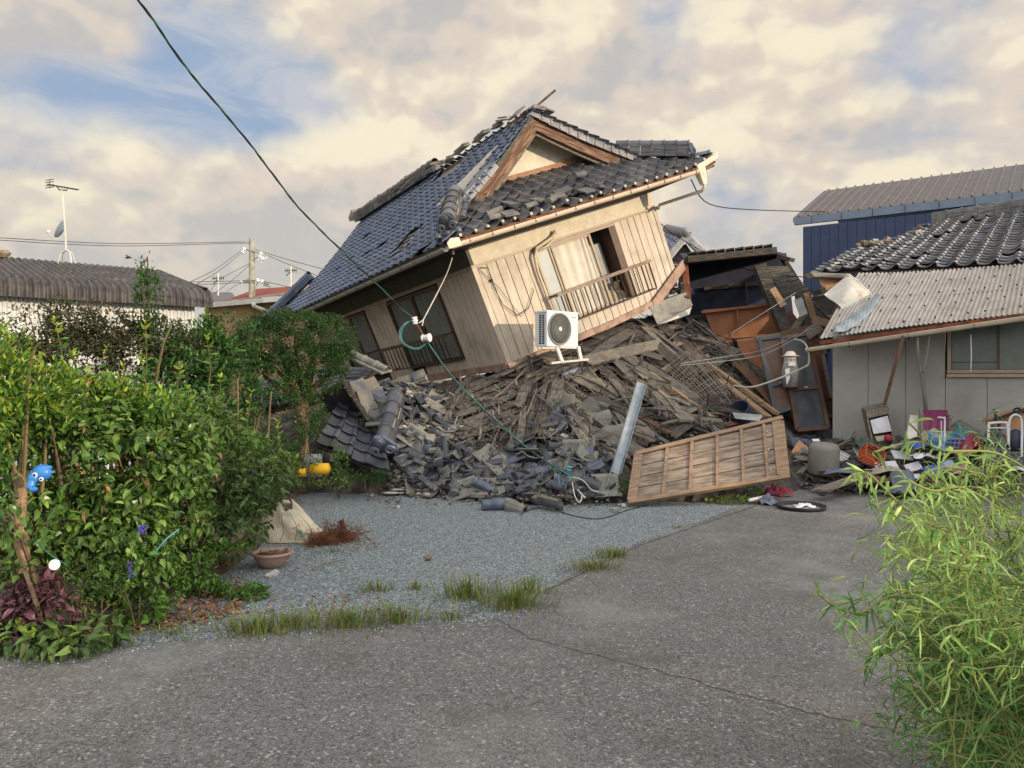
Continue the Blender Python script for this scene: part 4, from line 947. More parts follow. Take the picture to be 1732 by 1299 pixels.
# roof tiles lying loose: individuals
def kawara(c, n, spin, m, label, group, cat='roof tile', s=1.0, tilt=.35):
    n = nrm(A(n)+A([random.uniform(-tilt, tilt), random.uniform(-tilt, tilt), random.uniform(-tilt*.3, tilt)]))
    a = nrm(np.cross(n, [math.cos(spin), math.sin(spin), .1])); b_ = np.cross(n, a)
    mb = MB(); w_, l_ = .30*s, .30*s; V = []
    xs_ = TP if random.random() < .7 else [(t, -.05*math.sin(math.pi*t)*1.0) for t in np.linspace(0, 1, 8)]
    for th in (0, -.016):
        for l in (-.5, .5):
            for (t, h) in xs_: V.append(c+a*(t-.5)*w_+b_*l*l_+n*(h*1.2+th))
    k = 8; Fc = []
    for j in range(k-1): Fc += [(j, j+1, k+j+1, k+j), (2*k+j+1, 2*k+j, 3*k+j, 3*k+j+1), (j, 2*k+j, 2*k+j+1, j+1), (k+j, k+j+1, 3*k+j+1, 3*k+j)]
    Fc += [(0, k, 3*k, 2*k), (k-1, 3*k-1, 4*k-1, 2*k-1)]
    mb.add(V, Fc); o = mb.build('loose_tile', m); return tag(o, label, cat, group)
def tilezone(poly, n, label, group, mats, lift=(.03, .14), tilt=.5):
    for i in range(n):
        x, y = rand_in(poly); c = Sf(x, y); nn = nS(c); kawara(c+nn*random.uniform(*lift), nn, random.random()*6.28, random.choice(mats), label, group, s=random.choice([1.15, 1, 1, .8]), tilt=tilt)
T2 = ['tile_dark', 'tile_dusty', 'tile_loose', 'tile_dark']
tilezone([(590, 655), (700, 640), (760, 690), (800, 790), (700, 800), (650, 740)], 105, 'grey roof tile fallen in the rubble between the crumpled gable and the roof boarding', 'tiles in the rubble left of the boards', T2)
tilezone([(690, 780), (880, 770), (900, 840), (700, 835)], 62, 'dusty roof tile lying at the foot of the heap left of the fallen cable', 'tiles at the foot of the heap, left', ['tile_dark', 'tile_loose', 'tile_dark', 'tile_dusty'], lift=(.02, .1))
tilezone([(870, 730), (1010, 700), (1030, 830), (890, 840)], 62, 'roof tile stacked loosely around the end of the fallen cable', 'tiles around the fallen cable end', ['tile_dark', 'tile_dusty', 'tile_dark', 'tile_loose'], lift=(.03, .16), tilt=.8)
tilezone([(600, 640), (700, 632), (700, 660), (610, 665)], 16, 'dark roof tile lying against the low side of the toppled house', 'tiles against the house side', ['tile_loose', 'tile'])
tilezone([(1345, 738), (1440, 735), (1440, 765), (1360, 770)], 8, 'blue-grey roof tile dropped below the leaning dark doors', 'tiles below the dark doors', ['tile_loose', 'tile'], tilt=.3)
for (x, y, m, lb) in [(970, 643, 'tile', 'single clean blue-grey roof tile resting on the boards below the air conditioner'), (1024, 826, 'tile_dusty', 'large square dust-covered tile leaning at the foot of the metal gutter'), (878, 772, 'tile_old', 'pale tile propped beside the fallen cable')]:
    c = Sf(x, y); o = kawara(c+A([0, -.1, .06]), nS(c)+A([0, -.35, 0]), .1 if y > 800 else .7, m, lb, None, s=1.15, tilt=.05)
for (x, y, a, lb) in [(990, 705, .9, 'curved ridge tile standing on edge left of the metal gutter'), (1010, 722, .4, 'curved ridge tile lying below the others by the metal gutter'), (960, 700, 1.6, 'curved ridge tile topmost of the group on the boards'), (1035, 745, .3, 'curved tile tucked behind the metal gutter')]:
    c = Sf(x, y)+A([0, -.1, .1]); mb = MB(); d = A([math.cos(a), -.3, math.sin(a)*.7])
    up = nrm([.3, -.8, .5]); V = []
    for th in (0, .02):
        for l in (-.17, .17):
            for j in range(9):
                t = math.pi*(j/8); sd = nrm(np.cross(d, up)); V.append(c+nrm(d)*l+(.13-th)*(sd*math.cos(t)+up*math.sin(t)*.6))
    Fc = []
    for j in range(8): Fc += [(j, j+1, 10+j, 9+j), (19+j, 18+j, 27+j, 28+j), (j, 18+j, 19+j, j+1), (9+j, 10+j, 28+j, 27+j)]
    mb.add(V, Fc); tag(mb.build('ridge_tile', 'tile_dusty', smooth=False), lb, 'ridge tile')
for i in range(46):
    x, y = rand_in(random.choice([[(600, 655), (700, 645), (790, 770), (690, 800)], [(690, 785), (900, 775), (1010, 800), (1000, 842), (700, 836)], [(890, 700), (1000, 700), (1010, 800), (900, 800)]])); c = Sf(x, y); nn = nS(c)
    d = nrm(rng.normal(size=3)*A([1, .7, .5])); mb = MB(); rtile(mb, c+nn*.08-d*.13, c+nn*.08+d*.13, nrm(nn+rng.normal(size=3)*.35), random.uniform(.06, .085))
    mb.v[0] = np.concatenate([mb.v[0]]); tag(mb.build('loose_tile', random.choice(['tile_dark', 'tile_loose', 'tile', 'tile_dark'])), 'half-round ridge tile lying in the rubble', 'ridge tile', 'loose half-round ridge tiles')
# fallen ridge section with ornamental end
rs = thing('fallen_ridge_section', 'fallen ridge of stacked tiles ending in a dark scrolled ornament at the rubble foot', 'roof ridge', Sf(660, 795))
a, b = Sf(652, 785)+A([0, -.1, .22]), Sf(672, 700)+A([0, -.05, .2])
mb = MB(); m2 = MB(); ridge(mb, b, a, nrm([-.15, -.55, .8]), r=.10, layers=2, lw=.24, lh=.06, seg=.25, mort=m2); mb.build('ridge_tiles', 'tile_dark', rs); m2.build('bedding_clay', 'clay', rs)
mb = MB(); onigawara(mb, a+nrm(a-b)*.02, a-b, nrm([-.15, -.4, .85]), .2); mb.build('ornamental_end_tile', 'tile', rs)
rs = thing('fallen_ridge_roll', 'short roll of dark ridge tiles jammed under the side balcony railing', 'roof ridge', Sf(700, 640))
mb = MB(); ridge(mb, Sf(680, 648)+A([0, 0, .05]), Sf(722, 640)+A([0, 0, .2]), nrm([-.1, -.3, .9]), r=.11, layers=2, lw=.26, lh=.05, seg=.2); mb.build('ridge_tiles', 'tile_loose', rs)
# crumpled tiled roof planes at the left
def roofpiece(name, corners, w_, l_, label, m='tile_dark', wob=1.0, poly=None, edge=None, cat='roof section', jg=None):
    c = [A(x, float) for x in corners]; f0 = bil(c); U = np.linalg.norm(c[1]-c[0]); V_ = np.linalg.norm(c[3]-c[0]); nv = nrm(np.cross(c[1]-c[0], c[3]-c[0])); nv = nv if nv[2] > 0 or abs(nv[2]) < .05 else -nv
    root = thing(name, label, cat, A([min(x[0] for x in c)*.5+max(x[0] for x in c)*.5, min(x[1] for x in c), max(0, min(x[2] for x in c)-.1)]))
    mb = MB(); tiles(mb, lambda u, v, h: f0(u/U, v/V_)+nv*h, 0, U, 0, V_, (lambda u, v: True) if poly is None else (lambda u, v: inpoly(u/U, v/V_, poly)), w=w_, l=l_, wob=wob*.6, lift=.032, big=.65)
    mb.build('tile_covering', m, root)
    mb = MB()
    pl_ = poly or [(0, 0), (1, 0), (1, 1), (0, 1)]
    mb.slab([f0(u, v)-nv*.07 for u, v in pl_], nv*.035); mb.build('roof_boarding', 'rotwood', root)
    return root, f0, nv
r1, f1, n1_ = roofpiece('crumpled_lower_roof', [P(536, 752, 10.6), P(658, 800, 9.9), P(650, 728, 11.2), P(575, 678, 11.6)], .31, .25, 'crumpled plane of dark roof tiles sloping down to the weeds beside the pine trunk'.replace('pine trunk', 'round clipped tree'), wob=1.4)
mb = MB(); mb.bar(P(579, 640, 11.3), P(645, 742, 10.9), .05, .16, up=(0, -1, .2)); mb.build('barge_board', 'rotwood', r1)
mb = MB(); mb.bar(P(584, 646, 11.25), P(528, 680, 11.6), .05, .13, up=(0, -1, .3)); mb.build('barge_board', 'rotwood', r1)
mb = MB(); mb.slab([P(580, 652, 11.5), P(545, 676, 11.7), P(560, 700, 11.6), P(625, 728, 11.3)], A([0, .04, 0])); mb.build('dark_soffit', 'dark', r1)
mb = MB(); c4 = [P(586, 646, 11.3), P(632, 640, 11.9), P(676, 720, 11.2), P(645, 738, 11)]; f_ = bil(c4); nv = nrm(np.cross(c4[1]-c4[0], c4[3]-c4[0])); nv = nv if nv[2] > 0 else -nv
tiles(mb, lambda u, v, h: f_(u/.45, v/1.0)+nv*h, 0, .45, 0, 1.0, lambda u, v: True, w=.22, l=.22, wob=1.2); mb.build('far_side_tiles', 'tile_loose', r1)
roofpiece('fallen_porch_roof', [P(520, 682, 11.8), P(590, 662, 12.2), P(640, 622, 13.0), P(540, 622, 13.2)], .3, .22, 'low tiled roof plane squeezed between the clipped tree and the house side', wob=1.0)
mb = MB(); ridge(mb, P(597, 604, 12.6), P(655, 632, 12.1), (0, -.3, 1), r=.07, layers=1, lw=.2, lh=.05, seg=.24)
ro_ = tag(mb.build('fallen_verge_tiles', 'tile_dusty'), 'thin line of pale verge tiles above the low tiled roof plane', 'verge tiles')
r3, f3, n3 = roofpiece('sunken_side_roof', [P(425, 700, 10.6), P(502, 682, 10.9), P(505, 640, 11.8), P(425, 640, 11.7)], .26, .2, 'small sunken patch of blue-grey tiled roof seen left of the clipped tree trunk', wob=.8)
mb = MB(); mb.tube([P(430, 668, 10.75), P(470, 672, 10.75), P(503, 662, 10.85)], .06, 8); mb.tube([P(440, 684, 10.8), P(500, 676, 10.8)], .05, 8); mb.build('ridge_roll', 'tile', r3)
# bamboo lath lattice
lt = thing('bamboo_lattice', 'torn bamboo wall lattice tilted over the heap above the wooden shutter', 'lattice', Sf(1180, 680))
c4 = [Sf(1110, 642)+A([0, -.1, .12]), Sf(1165, 612)+A([0, -.1, .3]), Sf(1246, 700)+A([0, -.1, .25]), Sf(1192, 712)+A([0, -.1, .1])]; f_ = bil(c4)
mb = MB()
for k in range(17):
    u = (k+random.uniform(-.25, .25))/16; e = random.uniform(.8, 1.0); mb.tube([f_(u, random.uniform(-.03, .06)), f_(u+random.uniform(-.02, .02), .5)+A([0, 0, .02]), f_(u+random.uniform(-.04, .04), e)], .009, 5)
mb.build('long_bamboo_laths', 'palewood', lt)
mb = MB()
for k in range(13):
    v = (k+.5)/13; a0 = random.uniform(-.03, .3); mb.tube([f_(a0, v)+A([0, 0, .012]), f_(random.uniform(.7, 1.02), v+random.uniform(-.03, .03))+A([0, 0, .012])], .007, 4)
mb.build('cross_laths', 'oldwood', lt)
mb = MB(); mb.bar(Sf(1098, 640)+A([0, -.15, .1]), Sf(1200, 716)+A([0, -.1, .1]), .08, .04); mb.build('bottom_rail', 'tanwood', lt)
# stump post, bin, log, foundation pieces
mb = MB(); c = Sf(1204, 708); mb.bar(c-A([0, 0, .05]), c+A([.02, 0, .36]), .16, .14, up=(0, 1, 0)); tag(mb.build('timber_stump', 'rotwood'), 'short dark square timber stump standing in the heap above the shutter', 'post')
mb = MB(); c = Sf(1258, 716)+A([0, 0, .08]); mb.lathe(c, [(0, 0), (.17, 0), (.19, .22), (.17, .22), (.15, .03), (0, .03)], nrm([-.5, -.4, .6]), 18); tag(mb.build('blue_black_bin', 'navy_tarp', smooth=False), 'dark round bin on its side just above the shutter edge', 'bin')
mb = MB(); mb.slab([P(1240, 700, 11.6), P(1290, 704, 11.5), P(1284, 712, 11.4), P(1244, 708, 11.4)], A([0, .05, .02])); tag(mb.build('blue_grey_sheet', 'grey'), 'pale blue-grey sheet lying on the dark round bin', 'sheet')
mb = MB(); mb.tube([Sf(1158, 712)+A([0, 0, .1]), Sf(1190, 722)+A([0, -.05, .1]), Sf(1219, 724)+A([0, 0, .1])], [.035, .045, .04], 8); tag(mb.build('log', 'palewood'), 'peeled pale log lying beneath the small straight board', 'log')
mb = MB(); mb.slab([P(1097, 517, 14.7), P(1160, 494, 15.3), P(1172, 516, 15.2), P(1112, 549, 14.6)], A([.05, .35, .05])); tag(mb.build('concrete_slab', 'concrete'), 'tilted mossy concrete slab under the clipped wall corner', 'slab')
mb = MB(); mb.slab([P(1112, 549, 14.5), P(1170, 519, 15.1), P(1166, 532, 15.0), P(1125, 546, 14.5)], A([.05, .2, .03])); tag(mb.build('white_plaster_slab', 'plaster'), 'white plaster wedge directly below the mossy concrete slab', 'slab')
for i in range(26):
    x, y = rand_in([(1125, 490), (1160, 470), (1170, 505), (1120, 520)]); 
    if i < 12: c = P(x, y, 15.3+random.uniform(-.1, .3)); b = MB(); lump(b, c, random.uniform(.05, .12)); tag(b.build('mortar_lump', 'clay'), 'rough mortar lump between the clipped wall corner and the rusty post', 'mortar lump', 'mortar lumps at the clipped wall corner')
zone([(1100, 555), (1180, 540), (1230, 600), (1210, 620)], 18, (20, 55), (.3, .9), (.03, .09), ['rotwood', 'oldwood'], 'dark splinter board on the right flank of the heap', 'splinters on the right flank', jag=.1, lift=(.05, .22))

# fine fragments nobody could count
sm = MB()
for poly, n in (([(590, 650), (720, 640), (800, 760), (1000, 780), (1020, 850), (700, 842), (640, 760)], 500), ([(960, 690), (1060, 700), (1040, 840), (880, 840)], 400), ([(1340, 745), (1740, 750), (1740, 800), (1380, 840)], 300)):
    for i in range(n):
        x, y = rand_in(poly); c = Sf(x, y)+A([0, 0, random.uniform(.0, .14)])
        d = nrm(rng.normal(size=3)); e = nrm(np.cross(d, rng.normal(size=3))); n_ = np.cross(d, e); s_ = random.uniform(.02, .085)
        k = random.choice([3, 4, 5]); poly3 = [c+s_*random.uniform(.6, 1)*(d*math.cos(2*math.pi*j/k)+e*math.sin(2*math.pi*j/k)) for j in range(k)]
        sm.slab(poly3, n_*.012)
tag(sm.build('tile_shards', 'shard', origin=A([0, 0, 0])), 'small broken tile shards filling the gaps of the rubble', 'tile shards', kind='stuff')
sm = MB()
for poly, n in (([(880, 600), (1000, 560), (1140, 530), (1250, 610), (1290, 700), (1060, 770), (860, 760), (790, 700)], 1500), ([(760, 650), (880, 640), (880, 790), (740, 780)], 350), ([(1345, 745), (1480, 760), (1640, 825), (1380, 845)], 250)):
    for i in range(n):
        x, y = rand_in(poly); c = Sf(x, y)+A([0, 0, random.uniform(.0, .2)]); d = rng.normal(size=3)*A([1, .6, .7]); d = nrm(d)
        L = random.uniform(.05, .32); w2 = random.uniform(.004, .022); sm.bar(c-d*L/2, c+d*L/2+rng.normal(size=3)*.01, w2, random.uniform(.004, .012))
tag(sm.build('wood_splinters', 'splinter', origin=A([0, 0, 0])), 'countless thin wood splinters across the heap', 'splinters', kind='stuff')
# ================================================================== buildings round the yard
UP = A([0, 0, 1.])
def tri(a, b): return lambda s: a*(1-s)+b*s
# --- navy building with ribbed roof
dB = nrm([.813, -.583, 0]); nB = nrm([-.583, -.813, 0])
b0 = A([8.33, 22, 0]); 
nav = thing('navy_building', 'tall navy metal-clad building with brown ribbed roof behind the right-hand house', 'building', b0)
mb = MB()
for k in range(46):
    a = b0+dB*(k*.24); mb.hexa([a, a+dB*.225, a+dB*.225-nB*.1, a-nB*.1]+[v+UP*5.85 for v in (a, a+dB*.225, a+dB*.225-nB*.1, a-nB*.1)])
mb.slab([b0-nB*.02, b0+dB*11-nB*.02, b0+dB*11-nB*7, b0-nB*7], UP*5.8)
mb.build('wall', 'bluewall', nav)
ga = P(1343, 371, 22.25); gb_ = ga+dB*11.6; gb_[2] = ga[2]+.0; ra = P(1395, 322.5, 25.1); rb = ra+dB*11.6; rb[2] = ra[2]
f_ = bil([ga+UP*.05, gb_+UP*.05, rb, ra]); nv = nrm(np.cross(gb_-ga, ra-ga)); nv = nv if nv[2] > 0 else -nv
mb = MB(); mb.slab([f_(0, 0), f_(1, 0), f_(1, 1), f_(0, 1)], -nv*.05)
for k in range(43):
    u = (k+.5)/43*.995; w2 = .0022
    mb.hexa([f_(u-w2, 0), f_(u+w2, 0), f_(u+w2, 1), f_(u-w2, 1)]+[f_(u-w2*.6, 0)+nv*.05, f_(u+w2*.6, 0)+nv*.05, f_(u+w2*.6, 1)+nv*.05, f_(u-w2*.6, 1)+nv*.05])
rf = mb.build('roof', 'ribroof', nav)
mb = MB(); mb.hexa([ga-UP*.16-nB*.0, gb_-UP*.16, gb_-UP*.16-nB*.12, ga-UP*.16-nB*.12, ga+nB*.03+UP*.04, gb_+nB*.03+UP*.04, gb_-nB*.12+UP*.0, ga-nB*.12+UP*.0]); mb.build('gutter', 'bluegrey', rf)
mb = MB(); mb.slab([f_(0, 0)-dB*.03, f_(0, 1)-dB*.03, f_(0, 1)-dB*.03-UP*.14, f_(0, 0)-dB*.03-UP*.14], dB*.05); mb.slab([ra, ra+dB*.1, ra-nB*3-UP*1.2+dB*.1, ra-nB*3-UP*1.2], dB*11); mb.build('verge_trim', 'bluegrey', rf)
mb = MB()
for k in range(14): mb.tube([ga+dB*(k*.8+.5)+nB*.04+UP*.03, ga+dB*(k*.8+.5)+nB*.04-UP*.2], .008, 4)
mb.build('gutter_brackets', 'rail', rf)
# --- right-hand house: wall, window, awning, tiled roof
wp = P(1408, 748, 12.7); dR = nrm([.81, -.586, 0]); nR = nrm([-.586, -.81, 0]); w0 = A([wp[0], wp[1], 0])
rh = thing('right_house', 'single-storey house with grey wall panels, wavy tiled roof and corrugated awning at the right edge', 'house', w0)
mb = MB()
for k in range(11):
    a = w0+dR*(k*.545); 
    tall = 2.55 if k < 3 else None
    if k < 3: mb.hexa([a+dR*.004, a+dR*.541, a+dR*.541-nR*.08, a+dR*.004-nR*.08]+[v+UP*2.6 for v in (a+dR*.004, a+dR*.541, a+dR*.541-nR*.08, a+dR*.004-nR*.08)])
    else: mb.hexa([a+dR*.004, a+dR*.541, a+dR*.541-nR*.08, a+dR*.004-nR*.08]+[v+UP*1.57 for v in (a+dR*.004, a+dR*.541, a+dR*.541-nR*.08, a+dR*.004-nR*.08)])
mb.build('wall_panels', 'panelwall', rh)
mb = MB(); mb.slab([w0-nR*.1, w0+dR*6-nR*.1, w0+dR*6-nR*5, w0-nR*5], UP*1.5); mb.slab([w0-nR*.3+UP*1.5, w0+dR*6-nR*.3+UP*1.5, w0+dR*6-nR*5+UP*1.5, w0-nR*5+UP*1.5], UP*1.3); mb.build('inner_wall', 'groove', rh)
wa = w0+dR*1.66
mb = MB(); mb.bar(wa+UP*1.60+nR*.02, wa+dR*4.3+UP*1.60+nR*.02, .1, .05); mb.bar(wa+UP*1.66+nR*.0, wa+dR*4.3+UP*1.66, .06, .05)
for s_ in (.0, 1.32, 2.6, 3.9): mb.bar(wa+dR*(s_+.03)+UP*1.69, wa+dR*(s_+.03)+UP*2.5, .05, .06, up=nR)
mb.bar(wa+UP*2.52, wa+dR*4.3+UP*2.52, .07, .06)
wn = mb.build('window', 'frame_tan', rh)
mb = MB()
for s_ in (.06, 1.38, 2.66): mb.slab([wa+dR*s_+UP*1.69-nR*.03, wa+dR*(s_+1.23)+UP*1.69-nR*.03, wa+dR*(s_+1.23)+UP*2.49-nR*.03, wa+dR*s_+UP*2.49-nR*.03], -nR*.01)
gm = mat('green_frosted_glass', (.1, .13, .10), rough=.3, var=.12, spec=.6); MT['greenglass'] = gm
mb.build('pane', 'greenglass', wn)
mb = MB()
for s_ in (.66, 2.0, 3.3): mb.bar(wa+dR*s_+UP*1.69-nR*.02, wa+dR*s_+UP*2.49-nR*.02, .03, .03, up=nR)
for s_ in (.06, 1.38): mb.bar(wa+dR*s_+UP*1.8-nR*.018, wa+dR*(s_+.6)+UP*1.8-nR*.018, .01, .012)
mb.build('sash', 'frame_brown', wn)
# awning
al, ar = P(1386, 573, 12.15), P(1800, 519, 10.05); at, au = P(1800, 444, 11.9), P(1452, 462, 13.4)
f_ = bil([al, ar, at, au]); nv = nrm(np.cross(ar-al, au-al)); nv = nv if nv[2] > 0 else -nv
mb = MB(); LA = np.linalg.norm(ar-al); n = int(LA/.064)*6; rows = 12
def awf(u, v):
    k = 0 if v > .0 else 0
    s_ = .02*math.sin(u*5+v*3)+.03*math.exp(-((u-.18)/.08)**2)*math.sin(v*6)
    return f_(u, v)+nv*(.012*math.sin(u*n/6*2*math.pi)+s_)
mb.grid(awf, n, rows)
aw = mb.build('corrugated_awning', 'corr', rh)
mb = MB()
for r_ in (.08, .3, .52, .74, .93):
    for k in range(15):
        u = (k+.5)/15+.02*math.sin(r_*9); mb.ball(f_(min(.99, u), r_)+nv*.03, .018, 6)
mb.build('roofing_nails', 'rail', aw)
mb = MB(); mb.bar(al-nv*.05+UP*-.02, ar-nv*.05, .04, .06); mb.bar(f_(0, .5)-nv*.05, f_(1, .5)-nv*.05, .04, .05); mb.build('rotten_batten', 'rust', aw)
mb = MB(); gutter(mb, P(1364, 590, 12.35), P(1800, 526, 9.95), .055, UP)
gg = mb.build('eaves_gutter', 'gutter', rh)
mb = MB()
for s_ in (.2, .45, .7, .95): c = P(1364, 590, 12.35)*(1-s_)+P(1800, 526, 9.95)*s_; mb.tube([c+nR*.06, c-UP*.08, c-nR*.08-UP*.02, c-nR*.2+UP*.08], .008, 5)
mb.build('gutter_brackets', 'rail', gg)
mb = MB(); mb.tube([P(1549, 562, 11.5), P(1552, 600, 11.65), P(1560, 640, 11.75), P(1567, 700, 11.8)], .028, 8); mb.build('downpipe', 'gutter_grey', rh, smooth=True)
mb = MB(); mb.tube([P(1572, 560, 11.4), P(1568, 600, 11.45), P(1563, 626, 11.5), P(1560, 630, 11.55)], .016, 6); mb.build('conduit', 'gutter_grey', rh, smooth=True)
mb = MB(); mb.tube([P(1642, 566, 10.9), P(1643, 600, 10.9), P(1642, 628, 10.95)], .008, 5); mb.build('hanging_cable', 'wirewhite', rh)
# tiled roof
el, er, rr2, rl = P(1372, 462, 14.2), P(1800, 442, 11.95), P(1800, 349, 14.3), P(1500, 390, 16.1)
f0 = bil([el, er, rr2, rl]); nv = nrm(np.cross(er-el, rl-el)); nv = nv if nv[2] > 0 else -nv
U = np.linalg.norm(er-el); V_ = np.linalg.norm(rr2-er)
mb = MB(); cp_ = MB()
def tf_(u, v, h): return f0(u/U, v/V_)+nv*h
def in_t(u, v):
    u, v = u/U, v/V_
    p = f0(u, v); x = CX+F*p[0]/p[1]; y = HY-F*(p[2]-CAMZ)/p[1]
    return y > (np.interp(x, [1360, 1440, 1480, 1500, 1560, 1575, 1576, 1800], [447, 416, 410, 408, 392, 385, 372, 350]))
tiles(mb, tf_, 0, U, 0, V_, in_t, w=.285, l=.155, wob=.35, lift=.05, big=1.5, jag=lambda u, v: 1+3.5*max(0, 1-u/U*2.6))
rt = mb.build('wavy_tiled_roof', 'tile_old', rh)
mb = MB(); mb.slab([f0(0, 0)-nv*.07, f0(1, 0)-nv*.07, f0(1, 1)-nv*.07, f0(.3, 1)-nv*.07, f0(.1, .55)-nv*.07], nv*.03); mb.build('roof_boarding', 'rotwood', rt)
mb = MB(); m2 = MB(); a, b = P(1800, 351, 14.3), P(1578, 384, 15.75); ridge(mb, a, b, UP, r=.08, layers=4, lw=.28, lh=.055, seg=.26, mort=m2)
mb.build('main_ridge', 'tile_loose', rt); m2.build('ridge_clay', 'tile_dusty', rt)
mb = MB()
for k in range(5):
    a = P(1500+k*16, 408-k*3.3, 15.4); b = P(1560, 390-k*1.5+8, 15.3); mb.bar(a+UP*(.04*k), b+UP*.035*k, .2, .035)
mb.build('slipped_ridge_layers', 'tile_loose', rt)
mb = MB(); mb.bar(P(1553, 390, 15.0), P(1562, 414, 14.8), .1, .04, up=nR); mb.build('upright_pale_tile', 'tin', rt)
mb = MB()
for (x, y) in ((1462, 411), (1475, 414), (1488, 412), (1452, 415), (1500, 409)): lump(mb, P(x, y, 15.0), random.uniform(.06, .11))
mb.build('ridge_clay_lumps', 'mortar', rt)
# torn tin sheet curling off the awning
ts = thing('torn_tin_sheet', 'pale tin sheet torn and curled back off the left end of the awning', 'tin sheet', P(1440, 550, 12.6))
mb = MB()
def tin(u, v):
    p = bil([P(1394, 498, 12.9), P(1433, 528, 12.5), P(1478, 499, 12.7), P(1436, 463, 13.3)])(u, v)
    return p+A([0, -.16, .06])*math.sin(math.pi*u)*math.sin(math.pi*v)+A([0, .02, .0])*math.sin(u*9+v*4)
mb.grid(tin, 14, 14)
mb.build('curled_sheet', 'tin', ts)
mb = MB(); lo_ = smoothc([P(1411, 563, 11.95), P(1440, 556, 11.9), P(1465, 537, 12.0), P(1486, 512, 12.2)], 5); hi_ = smoothc([P(1414, 549, 12.2), P(1438, 533, 12.3), P(1460, 517, 12.4), P(1483, 496, 12.6)], 5)
mb.grid(lambda u, v: lo_[min(15, int(round(u*15)))]*(1-v)+hi_[min(15, int(round(u*15)))]*v+A([0, -.05, .03])*math.sin(math.pi*v)+UP*.012*math.sin(u*22+v*6), 15, 5); mb.build('bright_torn_edge', 'steel', ts)
mb = MB(); mb.slab([P(1371, 460, 13.4), P(1430, 463, 13.2), P(1445, 470, 13.2), P(1378, 468, 13.4)], A([0, .3, 0])); mb.build('flashing', 'tin', ts)
mb = MB(); f_ = bil([P(1380, 468, 13.5), P(1398, 492, 13.4), P(1440, 478, 13.4), P(1436, 468, 13.5)]); mb.grid(lambda u, v: f_(u, v)+UP*.03*math.sin(u*9+v*7), 8, 5); mb.build('hanging_felt', 'cardboard', ts)
mb = MB(); mb.tube([P(1432, 463, 12.9), P(1450, 473, 12.8), P(1465, 490, 12.6), P(1478, 503, 12.5)], .008, 5); mb.build('stray_wire', 'wirewhite', ts)
tag(MB().tube([P(1528, 568, 11.2), P(1512, 625, 11.2), P(1496, 685, 11.3)], .028, 6).build('prop_pole', 'brownwood'), 'slanting brown pole propping the awning, standing on the wooden cabinet', 'pole')

# --- dark opened outbuilding in the middle right
ob = thing('opened_outbuilding', 'roofless dark outbuilding with orange panelled lower wall between the toppled house and the torn awning', 'shed', P(1240, 600, 16))
D1, D2 = 15.6, 17.2
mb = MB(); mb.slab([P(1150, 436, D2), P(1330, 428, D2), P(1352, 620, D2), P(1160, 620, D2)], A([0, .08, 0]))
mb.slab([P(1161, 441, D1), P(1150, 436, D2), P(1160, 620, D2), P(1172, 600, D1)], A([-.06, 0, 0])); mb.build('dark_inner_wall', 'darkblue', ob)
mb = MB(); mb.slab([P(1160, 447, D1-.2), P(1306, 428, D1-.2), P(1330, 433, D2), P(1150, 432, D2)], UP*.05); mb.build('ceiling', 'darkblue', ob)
mb = MB(); mb.bar(P(1161, 440, D1-.3), P(1310, 425, D1-.3), .3, .13, up=UP)
for k in range(9): mb.bar(P(1163+k*16, 436-k*1.6, D1-.3)+UP*.06, P(1178+k*16, 434-k*1.6, D1-.35)+UP*.07, .3, .03)
mb.build('broken_roof_edge', 'rotwood', ob)
mb = MB(); mb.bar(P(1157, 448, D1-.2), P(1164, 522, D1-.2), .13, .13, up=(0, 1, 0)); mb.build('rusty_corner_post', 'rust', ob)
mb = MB(); mb.bar(P(1190, 488, D2-.1), P(1296, 478, D2-.1), .09, .05, up=(0, 1, 0)); mb.bar(P(1261, 476, D2-.15), P(1264, 520, D2-.15), .05, .05, up=(0, 1, 0)); mb.build('inner_batten', 'rotwood', ob)
mb = MB(); mb.slab([P(1190, 524, D1+.3), P(1322, 514, D1+.3), P(1330, 600, D1+.3), P(1225, 612, D1+.3)], A([0, .06, 0])); ow = mb.build('orange_panelling', 'orange_board', ob)
mb = MB(); mb.bar(P(1186, 528, D1+.2), P(1310, 514, D1+.2), .05, .09, up=(0, 1, 0)); mb.bar(P(1247, 524, D1+.2), P(1248, 545, D1+.2), .04, .03, up=(0, 1, 0)); mb.bar(P(1238, 571, D1+.2), P(1322, 565, D1+.2), .04, .03, up=(0, 1, 0))
mb.bar(P(1244, 526, D1+.22), P(1246, 568, D1+.22), .02, .02, up=(0, 1, 0)); mb.bar(P(1320, 515, D1+.2), P(1330, 565, D1+.2), .1, .06, up=(0, 1, 0)); mb.build('panel_rails', 'orange_board', ow)
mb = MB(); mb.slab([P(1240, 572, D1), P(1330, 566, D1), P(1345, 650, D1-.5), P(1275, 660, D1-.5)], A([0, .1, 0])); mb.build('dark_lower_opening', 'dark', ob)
mb = MB(); mb.slab([P(1246, 575, D1-.1), P(1285, 570, D1-.1), P(1292, 640, D1-.5), P(1262, 632, D1-.5)], A([0, .05, 0])); mb.build('lower_orange_panel', 'orange_board', ob)
mb = MB(); c4 = [P(1296, 452, 15.2), P(1326, 506, 15), P(1368, 492, 15.2), P(1330, 450, 15.4)]; f_ = bil(c4)
mb.slab([q+A([0, .15, 0]) for q in c4], A([0, .05, 0])); lp = mb.build('clay_wall_backing', 'rotwood', ob)
mb = MB()
for k in range(34): mb.tube([f_((k+.5)/34+random.uniform(-.01, .01), random.uniform(0, .05))+A([0, -.02+.03*(k % 2), 0]), f_((k+.5)/34+random.uniform(-.02, .02), random.uniform(.9, 1.05))+A([0, -.04, 0])], .010, 4)
